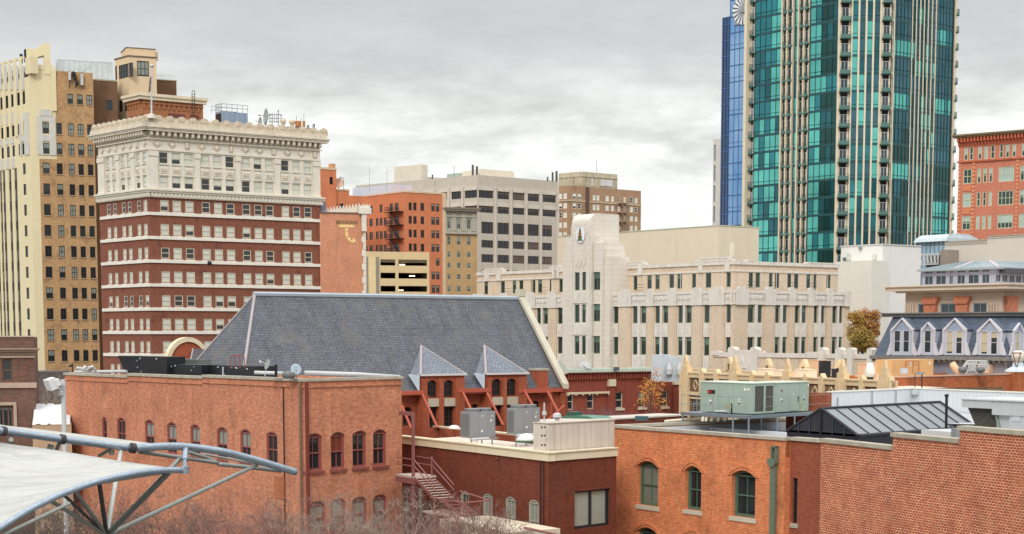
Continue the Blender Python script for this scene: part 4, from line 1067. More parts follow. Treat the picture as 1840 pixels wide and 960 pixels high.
	for fr, a, b, cs, s in ((L, uL, 0, lowL, 0), (Rr, 0, uR, lowR, .003)):
		mb.box(fr, a, b, zb0+.3, zb1-.25, .004, .12+s)
		mb.box(fr, a, b, zb0, zb0+.28, .006, .2+s); mb.box(fr, a, b, zb1-.24, zb1+.1, -.28, .2+s)
		ed = [(fr.u(p, 570), fr.u(q, 570)) for p, q in cs]
		i = 0; prev = a
		while i < len(ed):
			single = i+1 >= len(ed) or ed[i+1][0]-ed[i][1] > .75
			g0 = ed[i][0]; g1 = ed[i][1] if single else ed[i+1][1]
			p0, p1 = prev+.12, g0-.12
			if p1-p0 > .35:
				mb.box(fr, p0, p1, zb0-.05, zb1+.28, .21, .29); mb.box(fr, p0+.25*(p1-p0), p1-.25*(p1-p0), zb1+.29, zb1+.55, -.2, .27)
			# zigzag relief
			n = max(2, int((g1-g0)/.55)); w_ = (g1-g0)/n
			for k in range(n):
				x = g0+k*w_; mb.prism(fr, [(x+.03, zb0+.5), (x+w_*.5, zb1-.75), (x+w_*.5, zb1-.45), (x+.03, zb0+.85)], .13, .2); mb.prism(fr, [(x+w_*.5+.01, zb1-.75), (x+w_-.03, zb0+.5), (x+w_-.03, zb0+.85), (x+w_*.5+.01, zb1-.45)], .13, .2)
			# spandrels below each window row
			for k in range(len(rz)-1):
				ms.box(fr, g0-.06, g1+.06, rz[k+1][1]+.03, rz[k][0]-.03, .004, .1)
				for j in range(2): xx = g0+(g1-g0)*(j+.5)/2; ms.box(fr, xx-.05, xx+.05, rz[k+1][1]+.5, rz[k][0]-.6, .101, .17)
			ms.box(fr, g0-.06, g1+.06, rz[0][1]+.02, zb0-.01, .004, .1)
			if not single: ms.box(fr, ed[i][1]+.02, ed[i+1][0]-.02, 0, zb0-.01, .105, .17)
			prev = g1; i += 1 if single else 2
		p0, p1 = prev+.12, b-.1
		if p1-p0 > .2: mb.box(fr, p0, p1, zb0-.05, zb1+.28, .21, .29)
	mb.build('zigzag_band', WP, root); ms.pieces('terracotta_spandrel', WP, root)
	# buff piers give relief between the window groups
	mb = MB()
	for fr, cs, a, b in ((L, lowL, uL, 0), (Rr, lowR, 0, uR)):
		ed = [(fr.u(p, 570), fr.u(q, 570)) for p, q in cs]
		gaps = [(ed[i][1], ed[i+1][0]) for i in range(len(ed)-1) if ed[i+1][0]-ed[i][1] > 1]
		for p, q in gaps:
			if fr is L and L.u(1012) < (p+q)/2 < L.u(1102): continue
			mb.box(fr, p+.22, q-.22, 0, zb0-.12, .004, .12)
			mb.box(fr, p+.22+.25, q-.22-.25, 0, zb0-.13, .121, .17)
	mb.pieces('pier', BB, root)
	# terrace railings and furniture hints
	mb = MB()
	for x in (902, 965, 1138, 1345, 1383, 1420, 1456):
		fr = L if x < 1300 else Rr; p, q = fr.u(x, 510), fr.u(x+14, 510)
		for h in (.3, .65, 1.0): mb.tube(fr.P(p, zb1+h+.1, -.25), fr.P(q, zb1+h+.1, -.25), .025)
	mb.build('terrace_railing', DKM, root)
	# ---------------- tower
	T = L.off(1.6)
	tu = lambda x, y: T.u(x, y)
	e0, e1 = tu(1027.5, 440), tu(1060.5, 440)
	dep = 6.8
	zt = T.z(1045, 384); S_ = T.side(e1)
	rowsT = [(z(514.5)-0, z(489))]+rz
	zT = lambda y: T.z(1042, y)
	rT = [(zT(b), zT(a)) for a, b in ((489.3,522),(547.2,580),(604,637),(664,697))]
	H = [(tu(1032, 570), tu(1041.2, 570), *r) for r in rT]+[(tu(1045.2, 570), tu(1052.5, 570), *r) for r in rT]
	mb = MB()
	mb.grid(T, e0, e1, 0, zt-1.2, H, .45)
	# rounded top edge
	R0 = 1.2; prof = [(R0*math.sin(t), zt-R0+R0*math.cos(t)) for t in [math.pi/2*i/6 for i in range(7)]]
	for (d0, z0), (d1, z1) in zip(prof, prof[1:]):
		mb.face([T.P(e0, z1, d1-R0), T.P(e0, z0, d0-R0), T.P(e1, z0, d0-R0), T.P(e1, z1, d1-R0)])
	for e in (e0, e1):
		pts = [T.P(e, zz, d-R0) for d, zz in prof]+[T.P(e, zt-R0, -R0)]
		mb.face(pts if e == e1 else pts[::-1])
	uD = S_.u(1112, 450)
	mb.grid(S_, 0, uD, 0, zt-1.2, (), .3); mb.grid(S_, R0, uD, zt-1.2, zt, (), .3)
	a = T.P(e0, 0, 0); b = T.P(e0, 0, -uD)
	mb.face([(b.x, b.y, 0), (a.x, a.y, 0), (a.x, a.y, zt-1.2), (b.x, b.y, zt-1.2)])
	a2 = T.P(e0, 0, -R0); mb.face([(b.x, b.y, zt-1.2), (a2.x, a2.y, zt-1.2), (a2.x, a2.y, zt), (b.x, b.y, zt)])
	c = T.P(e1, 0, -uD); mb.face([(c.x, c.y, 0), (b.x, b.y, 0), (b.x, b.y, zt), (c.x, c.y, zt)])
	c2 = T.P(e1, 0, -R0); mb.face([(q.x, q.y, zt) for q in (a2, c2, c, b)])
	mb.build('tower', WT, root)
	# stepped buttresses left and right of the tower
	mb = MB()
	def step(x0, x1, y, d0, d1): q = L.off(d1); mb.box(L, q.u(x0, 520), q.u(x1, 520), 0, L.z(1042, y), d0, d1)
	step(1017, 1027.2, 427, -2.2, 1.1); step(1014, 1017, 446, -2.2, .7)
	step(1011, 1014, 466, -2.2, .5)
	e = L.u(1062, 500)
	mb.box(S_, .9, 1.9, 0, T.z(1060, 423), .003, .55)
	mb.box(S_, 1.95, 4.9, T.z(1060, 600)-6, T.z(1060, 440), .003, .9)
	f = L.off(.35)
	def st2(x0, x1, y, d): mb.box(L, L.u(x0, 500), L.u(x1, 500), 0, L.z(1080, y), -3.0, d)
	mb.build('tower_buttress', WT, root)
	# right hand stepped shoulder of the tower (with the wide windows)
	zz = lambda y: L.z(1080, y)
	g0, g1 = L.u(1060.6, 500)+.1, L.u(1080, 500)
	wr = [(L.u(1063.4, 560), L.u(1078, 560), zz(b), zz(a)) for a, b in ((489.5,521.7),(546.6,578),(604,635.5),(664,696))]
	mb = MB(); F1 = L.off(1.1); wr = [(F1.u(1063.6, 560), F1.u(1078.2, 560), zz(b), zz(a)) for a, b in ((489.5,521.7),(546.6,578),(604,635.5),(664,696))]
	q0, q1 = F1.u(1060.2, 520), F1.u(1082, 520); mb.grid(F1, q0, q1, 0, zz(438), wr, .5)
	mb.box(F1, q0, q1, zz(438)-.01, zz(438)+.01, -3, 0); sR = F1.side(q1); mb.grid(sR, 0, 3.5, 0, zz(438), (), .1)
	q = L.off(.75); mb.box(L, q.u(1082.5, 500), q.u(1095.5, 500), 0, zz(462), -2.5, .75); mb.box(L, q.u(1082.5, 500), q.u(1089, 500), zz(461.9), zz(449), -2.5, .6)
	mb.build('tower_shoulder', WT, root)
	ww = Wins(root, [GF, GG, GB])
	for h in H: ww.add(T, *h, .4, random.choice((0, .3)), rail=False, fw=.08)
	for h in wr: ww.add(F1, *h, .45, .35, cols=2, rail=False, fw=.1)
	ww.build()
	mb = MB()
	for k in range(3): 
		mb.box(T, e0+.3, e1-.3, rT[k+1][1]+.15, rT[k][0]-.15, .003, .09)
		for x in (.35, .65):
			u = e0+(e1-e0)*x; mb.box(T, u-.06, u+.06, rT[k+1][1]+.4, rT[k][0]-.5, .091, .16)
	for k in range(3): u0 = e0+(e1-e0)*(.22+k*.2); mb.prism(T, [(u0, rT[0][1]+.4), (u0+.5, rT[0][1]+1.3), (u0+.5, rT[0][1]+1.6), (u0, rT[0][1]+.7)], .003, .08)
	for x in (e0+.02, e1-.27): mb.box(T, x, x+.25, 0, zT(405), .003, .14)
	mb.box(S_, .02, .3, 0, zT(424), .003, .12)
	mb.build('tower_moulding', WP, root)
	# round sign with a decorated fir tree
	c = T.uz(1043.6, 422); rr = 0.83; ry = 1.02
	ci = lambda r, n=28: [(c[0]+r*rr*math.cos(2*math.pi*i/n), c[1]+r*ry*math.sin(2*math.pi*i/n)) for i in range(n)]
	rim, face, gr, rd, gd = plain('sign_rim', S(196, 180, 170)), plain('sign_face', S(236, 238, 240), .5, streak=0), plain('fir_green', S(38, 110, 72), .8, var=.3, sc=8, streak=0), plain('ornament_red', S(205, 62, 44), .6, streak=0), plain('ornament_gold', S(214, 160, 60), .5, streak=0)
	sg = M1('prism', T, ci(1.08), .01, .1).build('round_sign', rim, root)
	M1('prism', T, ci(1.0), .1, .12).build('sign_face', face, sg)
	mb = MB(); tri = [(.0, .86), (.24, .42), (.36, .06), (.5, -.36), (.58, -.7)]
	for k in range(4):
		(w0, y0), (w1, y1) = tri[k], tri[k+1]
		mb.prism(T, [(c[0]-w1*rr, c[1]+y1*ry), (c[0]+w1*rr, c[1]+y1*ry), (c[0], c[1]+y0*ry+.12)], .12, .15+.012*k)
	mb.build('fir_tree', gr, sg)
	mb = MB(); mg = MB(); rn = random.Random(3)
	for k in range(26):
		yy = rn.uniform(-.72, .5); wd = .5*(.86-yy)/1.56; x = rn.uniform(-wd, wd); q = .055
		(mb if k % 3 else mg).prism(T, [(c[0]+x*rr+q*math.cos(t), c[1]+yy*ry+q*math.sin(t)) for t in [math.pi/3*i for i in range(6)]], .2, .23)
	mb.build('red_ornament', rd, sg); mg.build('gold_ornament', gd, sg)
deco()

# ================================================================== cream windowless box behind
def cream_box():
	L, Rr = Frame(1289, 238, VL), Frame(1289, 238, 4900)
	root = thing('cream_building', 'plain cream windowless block rising behind the buff art deco building', 'building', L.P(0, 0))
	C = plain('cream_stucco_panel', S(222, 209, 184), .85, var=.035, streak=.06)
	zt = L.z(1289, 406)
	mb = MB(); shell(mb, L, Rr, L.u(1002, 430), Rr.u(1363.5, 430), 0, zt, drop=.3)
	for x in (1148, 1216, 1256): u = L.u(x, 430); mb.box(L, u-.03, u+.03, 0, zt-.2, .003, .05)
	for x in (1302, 1342): u = Rr.u(x, 430); mb.box(Rr, u-.03, u+.03, 0, zt-.2, .003, .05)
	# lower rounded wing behind the white tower
	mb.build('wall', C, root)
	mb = MB(); mb.box(Rr, 0, Rr.u(1363.5, 430)+.1, zt+.003, zt+.12, -.35, .08); mb.box(L, L.u(1002, 430), 0.08, zt+.003, zt+.12, -.35, .083); mb.pieces('coping', plain('pale_green_coping', S(196, 205, 176)), root)
	mb = MB(); mb.box(Rr, Rr.u(1311, 445), Rr.u(1318.5, 445), Rr.z(1314, 462), Rr.z(1314, 437.5), .004, .1); mb.build('door', plain('white_door', S(240, 232, 208)), root)
	K = Frame(1185, 250, VL); mb = MB(); mb.box(K, K.u(1112, 410), K.u(1185, 410), zt-2, L.z(1289, 402)-.2, -5, 0)
	mb.build('roof_block', C, root)
cream_box()

# ================================================================== blue glass tower and the white block beside it
def blue_tower():
	L = Frame(1304.5, 335, -1560); D = Frame(1291, 344, -1560)
	root = thing('glass_tower', 'narrow blue mirrored glass tower with a white pinwheel ornament near its top', 'tower', L.P(0, 0))
	Z0 = L.z(1325, 404.5)
	def pane(c1, c2, nm, cell=(1.0, 3.3), k=.5):
		m, q = newmat(nm, .07, 0, .7)
		uv = q.n('ShaderNodeTexCoord').outputs['UV']
		c = mixc(q, rng(q, noise(q, scalev(q, uv, (.15, .05, 1)), 1, 4, .6), .35, .65, 0, 1), c1, c2)
		q.l(c, q.b.inputs['Base Color']); return m
	BL1 = pane(S(80, 138, 198), S(146, 184, 220), 'bright_blue_glass'); BL2 = pane(S(44, 70, 108), S(66, 94, 134), 'deep_blue_glass')
	zt = L.z(1325, -70); zd = D.z(1304, 31)
	u0, u1 = 0.0, L.u(1352, 300)
	b1 = MB(); b1.box(L, u0, u1, 0, zt, -16, 0); b1.build('glass_wall', BL1, root)
	b2 = MB(); b2.box(D, 0, D.u(1313, 200), 0, zd, -14, 0); b2.build('dark_glass_wall', BL2, root)
	LB = plain('blue_mullion', S(78, 116, 168), .4, .3, streak=0)
	mb = MB(); fl = 3.25
	for k in range(40):
		zz = Z0-20+k*fl
		if zz < zt: mb.box(L, u0, u1, zz, zz+.14, .003, .1)
		if zz < zt and k % 2: mb.box(L, u0, u1, zz+.9, zz+.97, .003, .06)
		if zz < zd: mb.box(D, 0, D.u(1312, 200), zz, zz+.16, .003, .1)
	n = 5
	for k in range(n): x = u0+.05+(u1-u0)*k/n; mb.box(L, x, x+.1, 0, zt, .003, .08)
	mb.build('mullion', LB, root)
	mb = MB()
	for x in (1299, 1304, 1309): u = D.u(x, 200); mb.box(D, u-.05, u+.05, 0, zd, .003, .09)
	mb.build('dark_mullion', plain('navy_mullion', S(30, 44, 74), .5, streak=0), root)
	mb = MB(); mb.box(L, u0+.5, u1, Z0-6, Z0, .11, .14); mb.build('dark_base_glass', GL, root)
	# pinwheel on a grey panel
	mb = MB(); GP = plain('grey_panel', S(150, 162, 168), .5, streak=.05)
	pu0 = L.u(1321, 20); mb.box(L, pu0, u1, L.z(1335, 43), L.z(1335, -25), .11, .25); mb.build('grey_panel', GP, root)
	c = L.uz(1338, 17.5); wh = plain('white_blade', S(236, 238, 238), .5, streak=0)
	mb = MB(); n = 18; R1 = 2.95
	cc = [(c[0]+R1*math.cos(2*math.pi*i/40), c[1]+R1*math.sin(2*math.pi*i/40)) for i in range(40)]
	rw = M1('prism', L, cc, .26, .3).build('pinwheel', wh, root)
	for i in range(n):
		a = 2*math.pi*i/n+.1
		p = [(.55, a-.03), (R1*.98, a-.03), (R1*.98, a+.045), (.55, a+.03)]
		mb.prism(L, [(c[0]+r*math.cos(t), c[1]+r*math.sin(t)) for r, t in p], .3, .42)
	mb.build('spoke', plain('dark_spoke', S(60, 66, 70), .5, streak=0), rw)
	M1('prism', L, [(c[0]+.62*math.cos(t), c[1]+.62*math.sin(t)) for t in [math.pi/8*i for i in range(16)]], .425, .5).build('hub', GP, rw)
	# white concrete block seen past the left edge
	W_ = Frame(1277.5, 350, -1560)
	r = thing('white_concrete_block', 'slim white concrete block with slots peeping out left of the blue glass tower', 'building', W_.P(0, 0))
	CW = plain('white_concrete', S(214, 210, 200), .85); zt = W_.z(1288, 250)
	mb = MB(); H = []
	u0, u1 = 0, W_.u(1302, 300)
	for k in range(11): H.append((.25, .75, zt-1.2-k*4.3-3.4, zt-1.2-k*4.3))
	mb.grid(W_, u0, u1, 0, zt, H, .5); mb.box(W_, u0, u1, 0, zt-.01, -10, -.6); mb.build('wall', CW, r)
	mb = MB()
	for h in H: mb.box(W_, h[0], h[1], h[2], h[3], -.3, -.24)
	mb.pieces('slot', glassy('grey_glass', S(120, 140, 140), .2), r)
blue_tower()

# ================================================================== green glass tower
def teal_tower():
	Y = 300
	L, C = Frame(1496.5, Y, -1560), Frame(1496.5, Y, None)
	uC = C.u(1604.5, 60); oC = C.P(uC, 0); Rr = Frame(O=(oC.x, oC.y), U=Frame(1604.5, Y, 4700).U)
	root = thing('glass_tower', 'tall green glass apartment tower with cream vertical fins and stacked balconies', 'tower', C.P(4, 0))
	FL = 3.17
	z0 = C.z(1519, 38)            # one balcony slab
	zt = z0+11*FL; K0 = -15; floors = [z0+k*FL for k in range(K0, 11)]
	def g(nm, c, v=.3):
		m = glassy(nm, c, .09, v, .14, .5); m.node_tree.nodes['Principled BSDF'].inputs['Metallic'].default_value = .3; return m
	T1 = g('bright_teal_glass', S(96, 190, 180)); T2 = g('mid_teal_glass', S(48, 128, 136)); T3 = g('dark_teal_glass', S(36, 96, 104)); T4 = g('blackish_green_glass', S(28, 72, 70))  # pane tones stand in for reflections of the surroundings
	T5 = g('slate_blue_glass', S(60, 104, 116)); MU = plain('dark_green_mullion', S(26, 62, 62), .4, .3, streak=0); SP = plain('green_grey_spandrel', S(44, 84, 86), .35, .2, streak=0)
	PM = [T1, T2, T3, T4, T5, MU, SP]
	CRF = plain('cream_fin', S(226, 212, 184), .7, var=.04, streak=.06); DK = plain('balcony_green_metal', S(56, 90, 84), .5, .2); DR = plain('dark_recess', (.03, .035, .035), .9)
	rn = random.Random(11)
	bands = []
	def band(fr, u0, u1, zz, n, pick):
		mb = MB(); h0, h1 = zz+.42, zz+FL; w_ = (u1-u0)/n
		mb.box(fr, u0, u1, zz, zz+.42, -.1, .05, 6)
		for i in range(n):
			a, b = u0+i*w_, u0+(i+1)*w_
			m = pick(i)
			mb.face([fr.P(a, h0, 0), fr.P(b, h0, 0), fr.P(b, h1, 0), fr.P(a, h1, 0)], m)
			mb.box(fr, a-.035, a+.035, h0, h1, .003, .09, 5)
		mb.box(fr, u0, u1, h0+.55, h0+.61, .003, .075, 5); mb.box(fr, u1-.035, u1+.035, h0, h1, .003, .09, 5)
		bands.append((abs((u1-u0)), mb))
	# solid core behind everything
	core = MB(); l0 = L.u(1342, 300)
	A = L.off(-.25).P(l0, 0); B = C.off(-.25).P(0, 0); B2 = C.off(-.25).P(uC, 0); uR = Rr.u(1713, 300); E = Rr.off(-.25).P(uR, 0)
	G = A+Vector((6, 26, 0)); G2 = E+Vector((-8, 24, 0))
	core.column([(p.x, p.y) for p in (A, B, B2, E, G2, G)], 0, zt); core.build('core', DR, root)
	s = lambda fr, x: fr.u(x, 100)
	# L face
	b0, b1 = s(L, 1356.5), s(L, 1405.5); d0, d1 = s(L, 1456), s(L, 1506.5)
	for k, zz in enumerate(floors):
		kk = k+K0          # 0 is the slab at y=38
		lo = kk < -6
		def pb(i, kk=kk):
			if kk > -6: return (2 if rn.random() < .4 else 1) if i < 3 else (0 if rn.random() < .85 else 1)
			return 0 if rn.random() < .75 else (1 if rn.random() < .7 else 2)
		def pd(i, kk=kk):
			if i < 2: return 0 if rn.random() < .8 else 1
			if kk in (-4, -9, -13): return 0 if rn.random() < .6 else 1
			return 3 if rn.random() < .72 else 2
		band(L, b0, b1, zz, 5, pb); band(L, d0, d1, zz, 5, pd)
	# C face between fins
	xs = [1531.3, 1544.3, 1557.4, 1570.4, 1583.5]; us = [C.u(x, 5) for x in xs]
	for k, zz in enumerate(floors):
		def pc(i): return rn.choice((0, 4, 4, 2, 0, 1))
		band(C, us[0], us[-1], zz, 4, pc)
	# R face
	r0, r1 = .1, Rr.u(1637.5, 60); j0, j1 = Rr.u(1683, 60), Rr.u(1711.5, 60); f0, f1 = Rr.u(1637.6, 60), Rr.u(1682.5, 60)
	for k, zz in enumerate(floors):
		kk = k+K0
		br = kk in (-2, -5, -9) ; br2 = kk in (-1, -5, -11, -12)
		band(Rr, r0, r1, zz, 5, lambda i: (0 if rn.random() < .8 else 1) if br else ((3 if kk < -6 else 4) if rn.random() < .7 else 2))
		band(Rr, j0, j1, zz, 5, lambda i: (0 if rn.random() < .8 else 1) if br2 else ((3 if kk < -8 else 4) if rn.random() < .7 else 2))
		band(Rr, f0, f1, zz, 7, lambda i: rn.choice((4, 2, 0, 4, 3)))
	# middle bay of the L face with a strip of glass
	m0, m1 = s(L, 1428.5), s(L, 1435.5)
	for k, zz in enumerate(floors): band(L, m0, m1, zz, 1, lambda i: rn.choice((0, 1, 4)))
	bands.sort(key=lambda t: -t[0])
	for w_, mb in bands[:96]: mb.build('window_band', PM, root)
	big = MB()
	for w_, mb in bands[96:]:
		o = len(big.v); big.v += mb.v; big.f += [tuple(i+o for i in f) for f in mb.f]; big.m += mb.m
	big.build('window_bands', PM, root)['kind'] = 'stuff'
	# fins
	def fin(fr, x, y, w_, d): 
		u = fr.u(x, y); M1('box', fr, u-w_/2, u+w_/2, 0, zt+.6, -.24, d*.42).build('fin', CRF, root)
	for x in xs: fin(C, x, 5, .32, .55)
	for k in range(7): fin(Rr, 1639.7+k*7.15, 5, .2, .35)
	for x in (1407.6, 1416.6, 1426.6, 1437.2, 1447): fin(L, x, 5, .26, .9)
	fin(Rr, 1605.2, 100, .3, .35); fin(C, 1508.4, 5, .34, .35); fin(L, 1454.6, 5, .16, .12)
	# left edge pier
	M1('box', L, l0, s(L, 1349.5), 0, zt+.6, -3, 1.3).build('edge_pier', CRF, root)
	# end wall fin on the right
	M1('box', Rr, uR-.5, uR+.1, 0, zt, -8, .02).build('edge_pier', CRF, root)
	# balconies: slab with a rail, two columns of them on the flat front, others on the flanks
	GLW = plain('pale_window_frame', S(200, 205, 205), .5, streak=0); GD = glassy('balcony_door_glass', S(52, 66, 70), .1, .3)
	bal = []
	def balcony(fr, u0, u1, zz, d, door=True):
		mb = MB(); mb.box(fr, u0, u1, zz-.12, zz+.1, .003, d)
		mb.box(fr, u0, u1, zz+.1, zz+(.7 if fr is C else .45), d-.06, d-.02, 1)
		mb.tube(fr.P(u0, zz+1.1, d-.04), fr.P(u1, zz+1.1, d-.04), .035)
		for i in range(7): u = u0+(u1-u0)*i/6; mb.tube(fr.P(u, zz+.1, d-.04), fr.P(u, zz+1.1, d-.04), .022)
		if door:
			a, b = u0+(u1-u0)*.16, u1-(u1-u0)*.16
			mb.box(fr, a, b, zz+.12, zz+2.35, -.14, .01, 3)
			for x in (a, (a+b)/2-.04, b-.08): mb.box(fr, x, x+.08, zz+.12, zz+2.35, .012, .07, 2)
			mb.box(fr, a+.08, b-.08, zz+2.27, zz+2.35, .012, .065, 2); mb.box(fr, a+.08, b-.08, zz+.12, zz+.2, .012, .065, 2)
			mb.box(fr, u0, a-.02, zz+.12, FL+zz-.14, -.14, .005, 4); mb.box(fr, b+.02, u1, zz+.12, FL+zz-.14, -.14, .005, 4)
		bal.append(((u1-u0)*(2 if fr is C else 1), mb))
	for zz in floors:
		balcony(C, C.u(1510, 5), C.u(1529, 5), zz, 1.0); balcony(C, C.u(1586, 5), C.u(1602.5, 5), zz, .9)
		balcony(L, s(L, 1408.5), s(L, 1415.6), zz, .4, False); balcony(L, s(L, 1417.8), s(L, 1425.6), zz, .4, False)
		balcony(L, s(L, 1438.2), s(L, 1446), zz, .4, False); balcony(L, s(L, 1448), s(L, 1454), zz, .45, False)
		balcony(L, s(L, 1350), s(L, 1356), zz, .6); balcony(Rr, uR-.3, uR+.3, zz, .3, False)
	bal.sort(key=lambda t: -t[0])
	BM = [DK, plain('pale_green_balcony_panel', S(88, 124, 116), .3), GLW, GD, CRF]
	for w_, mb in bal[:98]: mb.build('balcony', BM, root)
	big = MB()
	for w_, mb in bal[98:]:
		o = len(big.v); big.v += mb.v; big.f += [tuple(i+o for i in f) for f in mb.f]; big.m += mb.m
	big.build('balconies', BM, root)['kind'] = 'stuff'
	# back wall panes of the recessed L bays
	mb = MB()
	for a, b in ((1408.5,1415.6),(1417.8,1425.6),(1438.2,1446),(1448,1454)):
		for zz in floors:
			p, q = s(L, a), s(L, b); mb.box(L, p+.15, q-.1, zz+.2, zz+2.4, -.2, -.1, 1); mb.box(L, (p+q)/2-.05, (p+q)/2+.05, zz+.2, zz+2.4, -.099, -.03, 0); mb.box(L, p+.15, q-.1, zz+2.4, zz+2.5, -.2, -.04, 0)
	mb.build('recessed_windows', [GLW, GD], root)['kind'] = 'stuff'
	mb = MB(); mb.column([(p.x, p.y) for p in (A, B, B2, E, G2, G)], zt+.003, zt+.5); mb.build('roof', ROOFD, root)
teal_tower()

# ================================================================== orange red brick block at the right edge
def right_orange():
	L = Frame(1714.5, 262, -2700)
	root = thing('brick_building', 'orange red brick building with a bracketed cornice and green framed windows, at the right edge', 'building', L.P(10, 0))
	OB = brick('salmon_orange_brick', S(210, 124, 90), S(194, 106, 78), S(214, 138, 108), k=.86, bw=.35, bh=.12, var=.06, mottle=.5, streak=.1)
	z = lambda y: L.z(1723, y); u = lambda x, y=330: L.u(x, y)
	uE = u(1905); zt = z(248); q8 = 262/330
	rows = [(265.5,289.5),(305.2,331.5),(347.5,373),(389.3,414),(431,455),(472,496)]
	base = {0: [(1731,1737.6),(1740.6,1747.3),(1756,1762.4),(1767,1773.8),(1778.6,1785.8),(1794.4,1801),(1805.4,1812),(1817.3,1824),(1834,1841),(1846,1853),(1857,1864),(1874,1881),(1886,1893)]}
	oth = [(1730.6,1745.6),(1755.5,1762),(1766.3,1772.6),(1776.8,1783),(1793.8,1821.5),(1832.5,1860),(1870,1876),(1881,1887)]
	H = []
	for i, (a, b) in enumerate(rows):
		for p, q in (base[0] if i == 0 else oth): H.append((u(p), u(q), z(b), z(a), i))
	mb = MB(); mb.grid(L, 0, uE, 0, zt, [h[:4] for h in H], .3)
	mb.box(L, .02, uE-.02, 0, zt-.4, -16, -.45)
	mb.box(L, 0, .3, 0, zt-.2, -16, -.001)
	mb.build('wall', OB, root)
	wins = Wins(root, [plain('sage_window_frame', S(196, 200, 170), .6, streak=0), GLG, glassy('pale_green_blind', S(170, 188, 178), .2, .2)])
	for a, b, c, e, i in H:
		wd = b-a; wins.add(L, a, b, c, e, .22, random.choice((1, .6, .4, 0, 1)), cols=1 if wd < 1.2 else (2 if wd < 2.2 else 4), fw=.12, rows=2 if wd > 2.2 else 0, rail=wd < 2.2)
	wins.build()
	mb = MB(); TR = plain('terracotta_trim', S(190, 100, 70), .8)
	mb.box(L, -.15, uE, z(293.2), z(290.5), .004, .3)
	n = 30
	for k in range(n): x = -.1+k*((uE)/n); mb.box(L, x, x+.32, z(257), z(249), .004, .7); mb.box(L, x+.02, x+.3, z(262.5), z(257.1), .004, .3)
	mb.box(L, -.1, uE, z(265.3), z(262.6), .004, .12)
	mb.pieces('bracket', TR, root)
	mb = MB(); mb.box(L, -.7, uE, z(248.8), z(246.2), -.5, .85); mb.box(L, -.95, uE, z(246.1), z(243.4), -.5, 1.1); mb.build('cornice', plain('olive_brown_cornice', S(132, 116, 84), .8), root)
	mb = MB()
	for x0, x1 in ((1747.3,1751.5),(1722.5,1726.5),(1826,1830)):
		mb = MB(); a, b = u(x0), u(x1); zz = z(294)
		while zz > 2: mb.box(L, a, b, zz-.42, zz, .004, .14); zz -= .6
		mb.build('quoin', plain('light_orange_stone', S(222, 150, 110), .85), root)
	mb = MB()
	for i in range(1, 6):
		a, b = rows[i]
		mb.box(L, u(1730.6), u(1745.6), z(b+12.5), z(b+3.5), .004, .1)
	mb.pieces('relief_panel', plain('orange_relief', S(214, 132, 92), .85), root)
right_orange()

